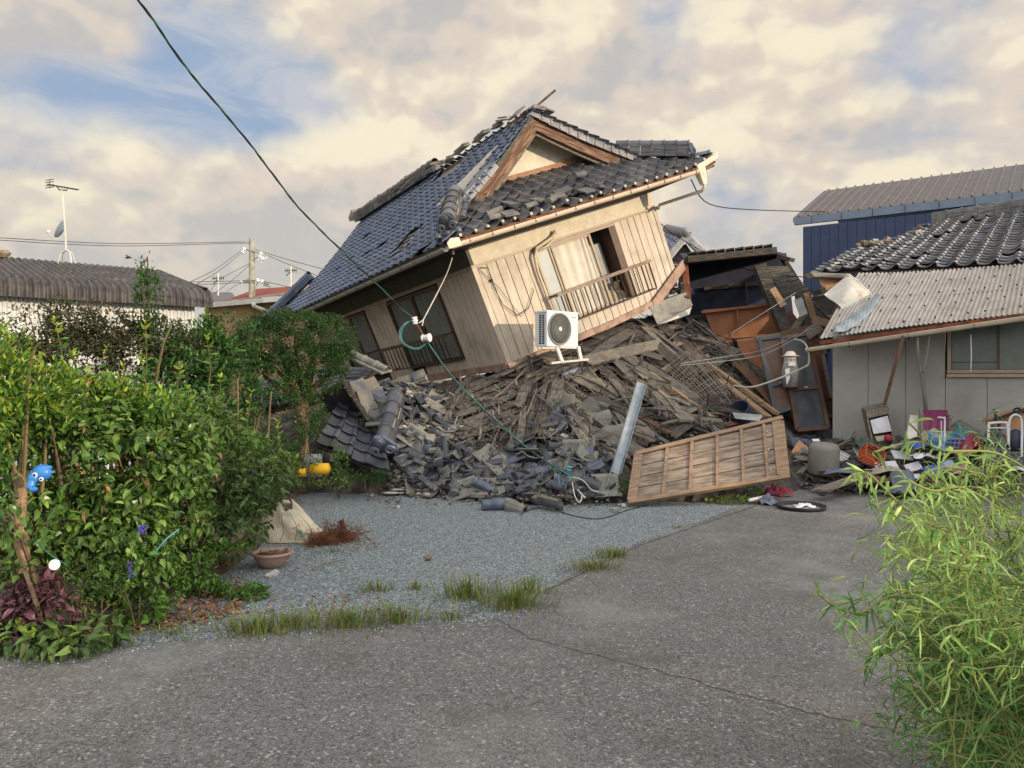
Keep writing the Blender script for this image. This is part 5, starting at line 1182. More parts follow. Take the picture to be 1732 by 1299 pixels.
for k in range(16): mb.tube([f_(0, (k+.5)/16)+A([0, .01, 0]), f_(1, (k+.5)/16+random.uniform(-.03, .03))+A([0, .01, 0])], .008, 4)
mb.build('lath_reinforcement', 'oldwood', lp)
mb = MB(); mb.bar(P(1284, 450, 14.8), P(1345, 600, 14.4), .22, .16, up=(0, -1, .2)); tag(mb.build('leaning_beam', 'rotwood'), 'heavy dark beam leaning diagonally right of the orange panelling', 'beam')
mb = MB(); mb.bar(P(1306, 488, 14.5), P(1325, 518, 14.4), .13, .05, up=(0, -1, .2)); tag(mb.build('tan_board', 'tanwood'), 'short tan board nailed onto the heavy dark diagonal beam', 'board')
mb = MB(); mb.bar(P(1322, 434, 15.6), P(1362, 498, 15.3), .09, .1, up=(0, -1, .2)); mb.bar(P(1318, 434, 15.5), P(1340, 440, 15.3), .2, .08, up=(0, 0, 1)); tag(mb.build('roof_end_rafter', 'rotwood'), 'dark rafter sloping down along the lath wall toward the navy building', 'rafter')
for i, (x0, y0, x1, y1, w_, m, D, lb) in enumerate([
    (1364, 495, 1374, 535, .12, 'tanwood', 14.2, 'upright tan post below the torn tin sheet'), (1374, 535, 1395, 600, .10, 'palewood', 14.1, 'pale post continuing under the gutter end'),
    (1340, 560, 1365, 525, .1, 'palewood', 14.2, 'pale brace slanting up to the tan post'), (1375, 540, 1402, 548, .14, 'tanwood', 13.9, 'short horizontal tan board right of the tan post'),
    (1375, 512, 1408, 540, .07, 'oldwood', 14.4, 'thin brown roof purlin in the dark gap below the torn tin sheet'), (1322, 565, 1368, 556, .12, 'brownwood', 13.8, 'brown lintel beam above the leaning dark doors'),
    (1372, 560, 1404, 700, .2, 'brownwood', 13.4, 'tall dark brown board leaning beside the grey wall panels'), (1392, 600, 1406, 672, .05, 'palewood', 13.2, 'narrow pale stick leaning at the corner of the grey wall'),
    (1370, 552, 1380, 566, .3, 'palewood', 13.3, 'pale broken board end where the gutter stops'), (1278, 575, 1330, 566, .12, 'palewood', 14.0, 'weathered beam lying over the top of the dark doors'),
    (1345, 500, 1372, 498, .16, 'rotwood', 14.6, 'splintered beam butt at the foot of the lath wall'), (1376, 498, 1420, 476, .1, 'rotwood', 13.8, 'black splintered rafter end behind the torn tin sheet'),
    (1370, 500, 1425, 490, .08, 'oldwood', 14.0, 'ragged grey purlin under the torn tin sheet'), (1330, 530, 1352, 560, .2, 'brownwood', 14.6, 'brown board in the gap right of the diagonal beam')]):
    mb = MB(); mb.bar(P(x0, y0, D), P(x1, y1, D), w_, .05, up=(0, -1, .1)); tag(mb.build('broken_timber', m), lb, 'timber')
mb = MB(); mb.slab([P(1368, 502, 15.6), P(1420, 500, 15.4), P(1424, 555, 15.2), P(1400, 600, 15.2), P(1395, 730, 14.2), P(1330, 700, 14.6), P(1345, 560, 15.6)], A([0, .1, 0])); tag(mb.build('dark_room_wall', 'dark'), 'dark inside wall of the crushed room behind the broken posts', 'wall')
mb = MB(); mb.slab([P(1344, 508, 14.0), P(1356, 502, 14.0), P(1366, 530, 13.9), P(1354, 536, 13.9)], A([.03, .1, 0])); tag(mb.build('grey_metal_box', 'grey'), 'pale grey metal box hanging tilted left of the tan post', 'box')
mb = MB(); mb.tube([P(1140, 562-105, 15.5), P(1160, 457, 15.5)], .06, 8); tag(mb.build('pipe_stub', 'gutter_grey'), 'short pale pipe stub between the wall corner and the rusty post', 'pipe')
# leaning dark doors
def doorp(name, c, label, mframe, mpan, rows):
    r = thing(name, label, 'door', c[3]); f_ = bil([c[3], c[2], c[1], c[0]]); n = nrm(np.cross(c[2]-c[3], c[0]-c[3])); n = n if n[1] < 0 else -n
    mb = MB(); mb.slab([f_(0, 0), f_(1, 0), f_(1, 1), f_(0, 1)], -n*.03); mb.build('panel', mpan, r)
    mb = MB()
    for (a, b) in (((0, 0), (0, 1)), ((1, 0), (1, 1)), ((0, 0), (1, 0)), ((0, 1), (1, 1)), ((0, rows), (1, rows))): mb.bar(f_(*a)+n*.012, f_(*b)+n*.012, .07, .035, up=n)
    fr_ = mb.build('frame', mframe, r)
    mb = MB(); mb.box(f_(.5, rows)+n*.04, A([.06, 0, 0]), n*.02, UP*.03); mb.build('handle', 'steel', fr_)
doorp('leaning_door', [P(1284, 575, 13.8), P(1322, 570, 13.8), P(1346, 688, 12.9), P(1312, 700, 12.8)], 'dark door leaning left, nearest the orange panelling', 'doordark', 'brown_vinyl', .35)
doorp('leaning_door', [P(1322, 572, 13.6), P(1366, 566, 13.6), P(1400, 724, 12.7), P(1348, 728, 12.6)], 'dark door with grey lower panel leaning beside the grey house wall', 'frame_brown', 'doordark', .42)
# water heater flue hanging in the wires
hc = P(1337, 620, 13.0)
ht = thing('flue_heater', 'grey cylindrical flue cowl with slotted collar standing before the leaning doors', 'heater cowl', hc-UP*.35)
mb = MB(); mb.lathe(hc-UP*.35, [(.0, 0), (.13, 0), (.15, .25), (.13, .36), (.11, .42), (0, .42)], (0, 0, 1), 20); mb.build('body', 'grey', ht, smooth=True)
mb = MB(); mb.lathe(hc+UP*.06, [(.1, 0), (.11, .01), (.11, .09), (.1, .1), (0, .1)], (0, 0, 1), 20); co_ = mb.build('collar', 'white2', ht)
mb = MB()
for k in range(18):
    a = 2*math.pi*k/18; d = A([math.cos(a), math.sin(a), 0]); mb.box(hc+UP*.11+d*.109, np.cross(d, UP)*.012, d*.006, UP*.05)
mb.build('slots', 'black', co_)
mb = MB(); mb.lathe(hc+UP*.17, [(.0, 0), (.15, 0), (.16, .01), (.1, .02), (.08, .06), (.05, .09), (0, .09)], (0, 0, 1), 20); mb.build('cap', 'white2', ht, smooth=True)
mb = MB(); mb.slab([P(1328, 625, 12.8), P(1336, 622, 12.8), P(1336, 640, 12.8), P(1331, 651, 12.8)], A([0, .02, 0])); mb.slab([P(1334, 613, 12.82), P(1346, 613, 12.82), P(1346, 619, 12.82), P(1334, 619, 12.82)], A([0, .02, 0])); mb.build('paper_label', 'paper_white', ht)
def cable(name, pts, r, m, label, smooth=True, n=6):
    mb = MB(); mb.tube(smoothc(pts), r, n); return tag(mb.build(name, m, smooth=smooth), label, 'cable')
cable('white_hose', [P(1344, 574, 12.9), P(1358, 578, 12.7), P(1366, 590, 12.5), P(1368, 612, 12.5), P(1362, 620, 12.5), P(1330, 635, 12.4), P(1296, 648, 12.3), P(1268, 655, 12.2), P(1240, 652, 12.2)], .016, 'gutter_grey', 'white flexible hose looping from the gutter end across the dark doors')
cable('service_cable', [P(1150, 615, 12.5), P(1210, 606, 12.8), P(1290, 592, 13), P(1350, 565, 13.2)], .006, 'grey', 'upper of two pale cables drooping from the gutter end to the lattice')
cable('service_cable', [P(1150, 618, 12.4), P(1215, 612, 12.6), P(1290, 600, 12.8), P(1340, 575, 13), P(1366, 557, 13.1)], .006, 'grey', 'lower of two pale cables drooping from the gutter end to the lattice')
cable('thin_wire', [P(1235, 565, 14.4), P(1290, 530, 14), P(1346, 495, 13.8)], .006, 'wirewhite', 'thin wire rising across the orange panelling to the lath wall')
cable('overhead_wire', [H(W_+.4, -.7, ZE-.15), P(1200, 345, 16), P(1280, 355, 19), P(1395, 358, 22)], .012, 'wire', 'thin black wire from the right eave corner to the navy building')
cable('overhead_wire', [P(1110, 372, 15.2), P(1150, 403, 16), P(1220, 440, 16.5), P(1290, 462, 16), P(1368, 469, 14.5)], .010, 'wire', 'thin black wire sagging over the dark outbuilding to the torn tin sheet')
# small gabled roof behind
sg = thing('small_gabled_house', 'small house gable with blue tiles and white ridge ball peeping out behind the dark outbuilding', 'house', A([5.6, 21, 0]))
pk_ = P(1160, 402, 20)
mb = MB(); mb.slab([P(1120, 448, 20.4), P(1184, 448, 20.4), pk_+A([0, .4, -.05])], A([.3, 2, 0])); mb.build('gable_wall', 'corrw', sg)
mb = MB(); f_ = bil([P(1118, 447, 19.6), P(1122, 430, 23), P(1152, 392, 23), pk_]); nv = A([-.5, -.2, .8]); Un = 3.0
tiles(mb, lambda u, v, h: bil([P(1122, 445, 19.8), P(1112, 420, 22.5), P(1128, 389, 22.5), pk_])(1-u/2.8, v/.95)+nv*h, 0, 2.8, 0, .95, lambda u, v: True, w=.28, l=.22, wob=.3); sr = mb.build('roof', 'tile', sg)
mb = MB(); mb.bar(P(1125, 446, 19.7), pk_-UP*.03, .1, .1, up=(0, -1, 0)); mb.bar(pk_-UP*.03, P(1192, 436, 19.7), .1, .12, up=(0, -1, 0)); mb.build('barge_board', 'grey', sr)
mb = MB(); mb.bar(P(1124, 441, 19.65), pk_+UP*.05, .12, .06, up=(0, -1, 0)); mb.bar(pk_+UP*.05, P(1194, 431, 19.65), .12, .06, up=(0, -1, 0)); mb.slab([pk_+UP*.08, P(1194, 431, 19.65)+UP*.05, P(1220, 430, 22), P(1128, 389, 22.5)], UP*.05); mb.build('verge_tiles', 'tile_old', sr)
mb = MB(); mb.tube([pk_+UP*.12, P(1128, 387, 22.5)], .13, 8); mb.ball(pk_+UP*.13, .15, 12); mb.build('ridge', 'tile_old', sr, smooth=True)
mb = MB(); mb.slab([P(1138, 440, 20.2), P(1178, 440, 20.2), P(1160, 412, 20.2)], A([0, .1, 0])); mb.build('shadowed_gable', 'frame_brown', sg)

# --- white shed at the left
dS = nrm([1515, 1300, 0]); nS_ = nrm([dS[1], -dS[0], 0])   # outward normal, towards the camera side
se = P(358, 519, 11.35); se[2] = 2.60
sheda = thing('corrugated_shed', 'long white corrugated shed with black wavy roof at the left edge', 'shed', A([se[0], se[1], 0]))
w_ = se-nS_*.22-dS*.17; w_[2] = 0
mb = MB(); Ls = 7.5
corrugated(mb, bil([w_-dS*Ls, w_, w_+UP*2.66, w_-dS*Ls+UP*2.66]), Ls, .05, .011, 1)
mb.slab([w_-nS_*.02, w_-dS*Ls-nS_*.02, w_-dS*Ls-nS_*5, w_-nS_*5], UP*2.5)
mb.build('corrugated_wall', 'corrw', sheda)
rise, run = .74, 2.45
prof = [(0, 0), (.0, .11), (-.02, .17), (-.07, .22), (-.18, .27), (-run*.6, .27+.51*.56), (-run, .78)]
nw = int((Ls+.5)/.092); per = 6
V = []; Fc = []; nuu = nw*per
for i in range(nuu+1):
    a = se+dS*.02-dS*(Ls+.5)*i/nuu; k = math.sin(i/per*2*math.pi)*.030
    for j, (o, z) in enumerate(prof):
        nd = nS_ if j < 2 else (nrm(nS_+UP*(j-1)) if j < 5 else nrm(nS_*.15+UP))
        V.append(a+nS_*(o+.0)+UP*z+nd*k)
m_ = len(prof)
Fc = [(i*m_+j, (i+1)*m_+j, (i+1)*m_+j+1, i*m_+j+1) for i in range(nuu) for j in range(m_-1)]
mb = MB(); mb.add(V, Fc); rf = mb.build('wavy_roof', 'slate', sheda, smooth=True)
rp_ = se-nS_*run+UP*(.39+rise-.35)
mb = MB(); mb.slab([se-nS_*.1+UP*.3, se-nS_*run+UP*(.35+rise-.35), se-nS_*(2*run-.1)+UP*.3], -dS*.05); mb.slab([rp_-dS*.05-UP*.02, rp_-dS*(Ls+.4)-UP*.02, rp_-dS*(Ls+.4)-nS_*run-UP*.5, rp_-nS_*run-UP*.5-dS*.05], UP*.03); mb.build('roof_back', 'slate', rf)
mb = MB()
for k in range(int((Ls+.4)/.092)): mb.ball(rp_-dS*(.06+k*.092)-UP*.0, .045, 6)
rb_ = mb.build('ridge_cap', 'slate', rf, smooth=True)
mb = MB(); lump(mb, P(6, 430, 9.6), .09); lump(mb, P(-6, 434, 9.6), .1); tag(mb.build('ridge_ornament', 'mortar'), 'small broken ochre ornament on the shed ridge at the left edge', 'roof ornament')
# aerial with dish
at_ = thing('tv_aerial', 'tall television aerial with satellite dish on the shed roof', 'aerial', P(112, 447, 11.3))
D_ = 11.3
mb = MB(); mb.tube([P(112, 425, D_), P(110, 390, D_), P(106, 335, D_), P(104, 318, D_)], .014, 6); mast = mb.build('mast', 'white2', at_)
mb = MB()
for (x, dy) in ((98, 0), (105, .3), (121, -.2), (128, .1)): mb.tube([P(112, 422, D_), P((x+112)/2-(2 if x < 112 else -2), 428, D_+dy/2), P(x, 445, D_+dy)], .009, 5)
mb.build('tripod_legs', 'white2', at_)
mb = MB(); mb.tube([P(80, 312, D_), P(133, 321, D_)], .010, 5)
for k in range(11): x = 84+k*4.6; y = 312.7+k*.8; mb.tube([P(x, y, D_-.08), P(x+.6, y-.2, D_+.12)], .006, 4); mb.tube([P(x-2, y+1, D_), P(x+2.5, y-1, D_)], .005, 4)
for y in (304, 308, 313, 317): mb.tube([P(77, y+1, D_-.1), P(91, y-1, D_+.1)], .006, 4)
mb.tube([P(84, 304, D_), P(84, 318, D_)], .008, 4); mb.tube([P(96, 315, D_), P(100, 321, D_), P(113, 322, D_), P(114, 317, D_)], .009, 4)
mb.build('yagi_antenna', 'rail', at_)
mb = MB(); mb.lathe(P(100.5, 388, D_), [(0, -.05), (.09, -.035), (.15, 0)], nrm([-.75, -.25, .35]), 22); mb.build('dish', 'bluegrey', at_, smooth=True)
mb = MB(); mb.tube(smoothc([P(96, 403, D_-.05), P(89, 402, D_-.1), P(83, 396, D_-.15), P(82, 392, D_-.15)]), .009, 5); mb.ball(P(82, 392, D_-.15), .03, 8); mb.tube([P(102, 390, D_), P(109, 386, D_)], .012, 5); mb.build('feed_arm', 'white2', at_)
# --- tan house, red roofs, antennas
th_ = thing('tan_house', 'tan rendered house with white gutter behind the clipped tree', 'house', A([-6, 23, 0]))
a, b, c = P(335, 517, 21), P(444, 508, 23.5), P(500, 500, 23.5)
mb = MB(); mb.slab([A([a[0], a[1]+.5, 0]), A([b[0]-.2, b[1]+.4, 0]), A([b[0]-.2, b[1]+.4, b[2]]), A([a[0], a[1]+.5, a[2]])], A([0, 4, 0])); mb.slab([A([b[0]-.2, b[1]+.4, 0]), A([c[0]+3, c[1]+.4, 0]), A([c[0]+3, c[1]+.4, c[2]]), A([b[0]-.2, b[1]+.4, b[2]])], A([0, 3, 0])); mb.build('wall', 'tanwall', th_)
mb = MB(); mb.bar(a, b, .12, .14); mb.bar(b, c+A([3, 0, .15]), .2, .16); gg = mb.build('fascia_gutter', 'white2', th_)
mb = MB(); mb.tube(smoothc([P(430, 512, 22.8), P(430, 518, 22.8), P(445, 524, 23.2), P(452, 527, 23.4)]), .06, 8); mb.build('downpipe', 'white2', gg)
mb = MB(); mb.slab([a+UP*.06, b+UP*.06, c+A([3, 0, .2]), c+A([2, 4, 1.0]), a+A([0, 4, .6])], UP*.03); mb.build('roof', 'mortar', th_)
rh2 = thing('red_roofed_house', 'far house with dark red tiled roof beside the utility pole', 'house', A([-9.5, 32, 0]))
mb = MB(); mb.slab([P(392, 508, 30), P(500, 500, 30), P(500, 488, 33), P(432, 492.5, 33)], UP*.1); mb.slab([P(430, 505, 29.5), P(455, 492, 31), P(500, 489, 31), P(500, 505, 29.5)], UP*.1); mb.build('roof', 'redtile', rh2)
mb = MB(); q = P(392, 508, 30.5); mb.slab([A([q[0], 30.5, 0]), A([q[0]+4, 30.5, 0]), A([q[0]+4, 30.5, q[2]-.1]), A([q[0], 30.5, q[2]-.1])], A([0, 4, 0])); mb.build('wall', 'tanwall', rh2)
rh3 = thing('brown_roofed_house', 'far house with pale brown roof just right of the white shed', 'house', A([-15, 36, 0]))
mb = MB(); mb.slab([P(345, 512, 35), P(402, 511, 35), P(392, 498, 38), P(350, 497, 38)], UP*.1); mb.build('roof', 'ribroof', rh3)
mb = MB(); q = P(345, 512, 35.5); mb.slab([A([q[0], 35.5, 0]), A([q[0]+1.6, 35.5, 0]), A([q[0]+1.6, 35.5, q[2]-.1]), A([q[0], 35.5, q[2]-.1])], A([0, 4, 0])); mb.build('wall', 'tanwall', rh3)
for x, y0, y1, lb in ((369, 462, 500, 'small aerial on the pale brown roof left of the utility pole'), (492, 449, 489, 'small aerial on the dark red roof right of the utility pole')):
    r = thing('tv_aerial', lb, 'aerial', P(x, y1, 33)); mb = MB(); mb.tube([P(x, y0, 33), P(x, y1, 33)], .035, 5); mb.build('mast', 'white2', r)
    mb = MB(); mb.tube([P(x-10, y0+9, 33), P(x+10, y0+8, 33)], .02, 4); [mb.tube([P(x+k*3-9, y0+5, 33), P(x+k*3-9, y0+12, 33)], .012, 4) for k in range(7)]; mb.tube([P(x-8, y0+18, 33), P(x, y0+10, 33)], .02, 4); mb.build('elements', 'rail', r)
# --- utility pole and lines
up2 = thing('utility_pole', 'concrete utility pole with crossed wires behind the tan house', 'utility pole', A([P(426, 500, 30)[0], 30, 0]))
mb = MB(); q = P(426, 403, 30); mb.tube([A([q[0], 30, 0]), q], [.16, .105], 12); mb.build('pole', 'concretepole', up2, smooth=True)
mb = MB()
for (x0, y0, x1, y1, r) in ((404, 409, 424, 409, .02), (404, 411.5, 424, 411, .02), (413, 421, 441, 428, .03), (428, 440, 440, 432, .02), (408, 477, 424, 477, .05), (440, 475, 455, 480, .06), (446, 482, 458, 485, .03), (428, 500, 437, 474, .02)): mb.tube([P(x0, y0, 29.9), P(x1, y1, 29.9)], r, 6)
mb.build('cross_arms', 'grey', up2)
mb = MB()
for (x, y) in ((413, 421), (410, 426), (441, 428), (439, 434), (444, 438), (408, 477), (436, 474), (443, 476)): mb.ball(P(x, y, 29.8), .08, 7)
mb.tube([P(440, 430, 29.8), P(436, 437, 29.8), P(443, 444, 29.8), P(440, 432, 29.8), P(450, 438, 29.8), P(452, 431, 29.8)], .02, 4)
mb.build('insulators', 'porcelain', up2)
wl = [((-20, 401, 22), (200, 412, 26), (404, 409, 30), 'upper line crossing the sky above the white shed'), ((-20, 405, 22), (200, 416, 26), (404, 411, 30), 'lower line crossing the sky above the white shed'),
      ((319, 478, 22), (365, 455, 26), (410, 422, 30), 'outer of the wires fanning left from the pole arm'), ((330, 482, 22), (375, 455, 26), (412, 424, 30), 'inner of the wires fanning left from the pole arm'),
      ((355, 493, 25), (375, 471, 27), (424, 445, 30), 'wire curving down left from the pole middle'), ((363, 496, 25), (395, 472, 27), (424, 447, 30), 'wire falling steeply left from the pole middle'),
      ((322, 477, 24), (370, 476, 27), (436, 474, 30), 'upper level wire crossing the pole foot'), ((322, 481, 24), (370, 480, 27), (424, 476, 30), 'lower level wire crossing the pole foot'),
      ((432, 422, 30), (480, 437, 28), (546, 455, 26), 'upper wire running right from the pole behind the tiled roof'), ((448, 430, 30), (490, 448, 28), (536, 466, 26), 'lower wire running right from the pole behind the tiled roof'),
      ((442, 475, 30), (470, 481, 28), (494, 487, 27), 'thick bundled wire right of the pole foot'), ((380, 497, 26), (395, 485, 28), (424, 470, 30), 'short wire falling left beneath the pole arms')]
for a, b, c, lb in wl: cable('overhead_wire', [P(*a), P(*b), P(*c)], .010, 'wire', lb, n=4)
# bird
bd = MB(); q = P(216, 436, 25); bd.tube([q-A([.1, 0, 0]), q, q+A([.1, 0, 0])], [.01, .035, .01], 6); bd.add([q, q+A([-.06, .0, .1]), q+A([.06, .25, .03]), q+A([.06, -.25, .03])], [(0, 1, 2), (0, 1, 3)])
tag(bd.build('bird', 'wire'), 'tiny dark bird flying above the white shed', 'bird')
# --- unseen houses added at the right to keep the low sun off the yard
def plainhouse(c, ux, L, Wd, hgt, rs, label, m='tanwall'):
    c = A([*c, 0.]); d = nrm([*ux, 0]); n = A([d[1], -d[0], 0]); r = thing('sun_blocking_house', label, 'house', c)
    mb = MB(); mb.slab([c-d*L/2-n*Wd/2, c+d*L/2-n*Wd/2, c+d*L/2+n*Wd/2, c-d*L/2+n*Wd/2], UP*hgt); mb.build('wall', m, r)
    mb = MB(); o = .5; e = UP*hgt
    for s_ in (-1, 1): mb.slab([c-d*(L/2+o)+n*s_*(Wd/2+o)+e, c+d*(L/2+o)+n*s_*(Wd/2+o)+e, c+d*(L/2+o)+e+UP*rs, c-d*(L/2+o)+e+UP*rs], UP*.08)
    mb.build('roof', 'tile_old', r)
    mb = MB()
    for k in (-.3, 0, .3): q = c+d*L*k-n*(Wd/2+.03)+UP*1.6; mb.box(q, d*1.4, n*.05, UP*1.1)
    w = mb.build('window', 'glassdark', r)
u2 = A(list(sh)); v2 = A([-sh[1], sh[0]])
def at(u, v): return u2*u+v2*v
plainhouse(at(17, 0.0), v2, 6.4, 5, 3.8, .95, 'low tan house added out of view at the right to block the sun')
plainhouse(at(19, 6.3), v2, 4.6, 5, 5.4, 1.1, 'tan house with a steeper roof added out of view to block the sun')
plainhouse(at(23, 16.5), v2, 13, 7, 6.5, 1.1, 'two-storey tan house added out of view to the right to block the sun', 'panelwall')
# ================================================================== vegetation
def leaves(mb, Pc, Dr, ln, wd, fold=.25, droop=.25, spin=None):
    """N folded leaves: base points Pc (N,3), directions Dr (N,3), lengths ln (N)"""
    N = len(Pc); Dr = Dr/np.linalg.norm(Dr, axis=1)[:, None]
    rv = rng.normal(size=(N, 3))*.45+A([0, 0, 1.]); Sd = np.cross(Dr, rv); Sd /= np.linalg.norm(Sd, axis=1)[:, None]+1e-9
    Nn = np.cross(Sd, Dr); ln = ln[:, None]; w2 = ln*wd/2
    V = np.empty((N, 7, 3))
    V[:, 0] = Pc; V[:, 1] = Pc+Dr*ln*.33+Sd*w2*.92+Nn*w2*fold; V[:, 2] = Pc+Dr*ln*.38; V[:, 3] = Pc+Dr*ln*.33-Sd*w2*.92+Nn*w2*fold
    V[:, 4] = Pc+Dr*ln*.7+Sd*w2*.72+Nn*(w2*fold-ln*droop*.35); V[:, 5] = Pc+Dr*ln*.7-Sd*w2*.72+Nn*(w2*fold-ln*droop*.35); V[:, 6] = Pc+Dr*ln-Nn*ln*droop
    b = mb.n; mb.v.append(V.reshape(-1, 3)); mb.n += N*7
    base = (np.arange(N)*7+b)[:, None]
    for q in ((0, 2, 1), (0, 3, 2)): mb.f.extend(map(tuple, (base+A(q)).tolist()))
    for q in ((1, 2, 6, 4), (2, 3, 5, 6)): mb.f.extend(map(tuple, (base+A(q)).tolist()))
def blobpts(blobs, n, shell=(.72, 1.03), cl=.0, front=True):
    vol = A([r[0]*r[1]+r[1]*r[2]+r[0]*r[2] for c, r in blobs], float); vol /= vol.sum()
    out, dr = [], []
    while len(out) < n:
        k = rng.choice(len(blobs), p=vol); c, r = blobs[k]
        d = rng.normal(size=3); d /= np.linalg.norm(d)
        if front and d[1] > .55 and random.random() < .8: continue
        s_ = random.uniform(*shell); p = A(c)+d*A(r)*s_
        if p[2] < .02: continue
        if cl and noise.noise(Vector(p*A([1, 1, 1])*cl)) < -.12: continue
        out.append(p); dr.append(d)
    return A(out), A(dr)
def shrub(name, label, cat, blobs, n, ln, wd, m, stems=6, droop=.25, outw=.6, cl=3.0, shell=(.7, 1.04), base=None, stemm='bark', fold=.25, up=.25, mat2=None, group=None, sr=.012):
    xs_ = A([b[0] for b in blobs], float); bx = xs_.mean(0) if base is None else A(base, float); bx = A([bx[0], bx[1], 0 if base is None else bx[2]])
    r = thing(name, label, cat, bx, group)
    pts, dr = blobpts(blobs, n, shell, cl)
    d = dr*outw+rng.normal(size=(len(pts), 3))*.5+A([0, 0, up])
    L = rng.uniform(ln[0], ln[1], len(pts)); mb = MB(); leaves(mb, pts, d, L, wd, fold, droop); mb.build('foliage', m, r, smooth=False)
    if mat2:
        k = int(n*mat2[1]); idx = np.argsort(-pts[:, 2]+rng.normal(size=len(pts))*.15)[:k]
        mb = MB(); leaves(mb, pts[idx]+rng.normal(size=(k, 3))*.03+A([0, 0, .02]), d[idx]+A([0, 0, .4]), L[idx]*.85, wd, fold, droop); mb.build('young_or_sunlit_leaves', mat2[0], r)
    if n > 2000 and m in ('camellia', 'mid', 'fresh', 'deep'):
        k = int(n*.022); idx = rng.choice(n, k); mb = MB(); leaves(mb, pts[idx]+dr[idx]*.02, d[idx]-A([0, 0, .5]), L[idx]*.9, wd, .5, .5); mb.build('withered_leaves', 'witheredleaf', r)
    if stems:
        mb = MB()
        for k in range(stems):
            c, rr_ = random.choice(blobs); c = A(c, float); t = c+A(rr_)*rng.normal(size=3)*.35
            t[2] = max(t[2], .1); b0_ = bx+A([random.uniform(-.08, .08), random.uniform(-.08, .08), 0]); mid = (b0_*.5+t*.5)+rng.normal(size=3)*.06
            mb.tube(smoothc([b0_, mid, t, t+A([random.uniform(-.1, .1), -.05, rr_[2]*.5])], 3), [sr*1.3]*3+[sr]*3+[sr*.5]*4, 5)
        mb.build('stems', stemm, r)
    return r
def B(px, py, D, rx, ry=None, rz=None): return (P(px, py, D), (rx, ry or rx, rz or rx))
# big-leaved camellia in the middle of the hedge
shrub('camellia_bush', 'large glossy-leaved camellia bush in the middle of the left hedge', 'shrub', [B(90, 760, 5.2, .55, .4, .35), B(200, 770, 5.3, .5, .4, .4), B(260, 830, 5.3, .4, .4, .45), B(160, 870, 5.1, .5, .35, .45), B(40, 850, 5.0, .4, .35, .5), B(290, 760, 5.7, .35, .4, .3)], 3600, (.055, .1), .58, 'camellia', stems=8, outw=.35, up=-.25, droop=.2, cl=3.5, fold=.3)
shrub('camellia_bush', 'lower camellia skirt beside the tan trunk at the left edge', 'shrub', [B(120, 950, 4.9, .4, .3, .3), B(215, 930, 5.0, .35, .3, .3), B(20, 900, 4.8, .25, .25, .35), B(5, 880, 4.35, .12, .08, .2), B(62, 880, 4.45, .07, .06, .12), B(40, 960, 4.4, .1, .06, .05)], 1300, (.045, .075), .6, 'camellia', stems=5, outw=.3, up=-.3, cl=4)
shrub('sunlit_yellow_bush', 'sunlit yellow-green bush in the top left corner of the hedge', 'shrub', [B(10, 640, 4.7, .28, .3, .3), B(40, 690, 4.7, .26, .3, .3), B(5, 740, 4.6, .3, .3, .3), B(80, 680, 4.9, .2, .25, .25)], 1900, (.04, .07), .42, 'fresh', stems=4, mat2=('yellowgreen', .75), up=.5, stemm='twig')  # yellow-green share of leaves paints the low sun onto this bush
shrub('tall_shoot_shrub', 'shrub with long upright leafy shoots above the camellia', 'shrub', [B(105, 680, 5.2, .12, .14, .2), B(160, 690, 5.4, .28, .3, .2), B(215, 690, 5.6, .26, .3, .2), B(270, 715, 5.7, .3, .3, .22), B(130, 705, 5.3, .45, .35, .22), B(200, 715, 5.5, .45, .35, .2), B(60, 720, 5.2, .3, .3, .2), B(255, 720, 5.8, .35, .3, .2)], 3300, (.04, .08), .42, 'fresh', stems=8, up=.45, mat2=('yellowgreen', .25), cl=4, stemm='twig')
shrub('broad_leaved_shrub', 'wide matt-leaved shrub at the right end of the hedge near the planter', 'shrub', [B(325, 735, 6.4, .4, .4, .34), B(390, 790, 6.8, .36, .4, .3), B(370, 800, 6.5, .5, .4, .4), B(320, 850, 6.1, .45, .4, .4), B(425, 820, 6.9, .28, .35, .28), B(330, 920, 5.9, .38, .3, .3), B(380, 890, 6.2, .3, .3, .3), B(462, 800, 7.2, .2, .2, .22), B(440, 860, 6.9, .16, .2, .2), B(290, 760, 6.0, .3, .3, .4)], 5200, (.05, .1), .42, 'mid', stems=7, up=-.1, outw=.5, cl=3, mat2=('fresh', .25), stemm='twig')
shrub('bright_vine_shrub', 'vine-like shrub with fresh tips rising left of the clipped tree', 'shrub', [B(340, 620, 8.2, .4, .4, .35), B(380, 660, 8.0, .35, .35, .3), B(300, 640, 7.8, .35, .35, .3), B(360, 580, 8.3, .18, .2, .3)], 2300, (.05, .1), .5, 'deep', stems=8, cl=3.5, mat2=('fresh', .22))
shrub('dark_hedge_bush', 'dense dark green bush in front of the shed corner', 'shrub', [B(330, 590, 9.4, .45, .4, .4), B(385, 585, 9.3, .45, .4, .42), B(300, 620, 9.0, .4, .4, .4), B(420, 640, 9.2, .45, .4, .5), B(350, 650, 9.0, .5, .4, .5), B(430, 690, 9.4, .25, .3, .3)], 4200, (.035, .065), .5, 'deep', stems=8, cl=3)
shrub('bronze_bush', 'loose bronze-green bush against the white shed wall', 'shrub', [B(60, 560, 7.6, .4, .35, .26), B(130, 545, 7.7, .42, .35, .26), B(190, 560, 7.8, .4, .35, .26), B(20, 600, 7.4, .45, .35, .2), B(110, 605, 7.5, .5, .35, .2), B(210, 600, 7.7, .4, .35, .24), B(270, 570, 8.0, .3, .35, .22), B(150, 590, 7.6, .5, .3, .25), B(300, 590, 8.0, .3, .3, .2)], 9500, (.035, .065), .42, 'bronze', stems=14, cl=5, up=.1, shell=(.4, 1.05))
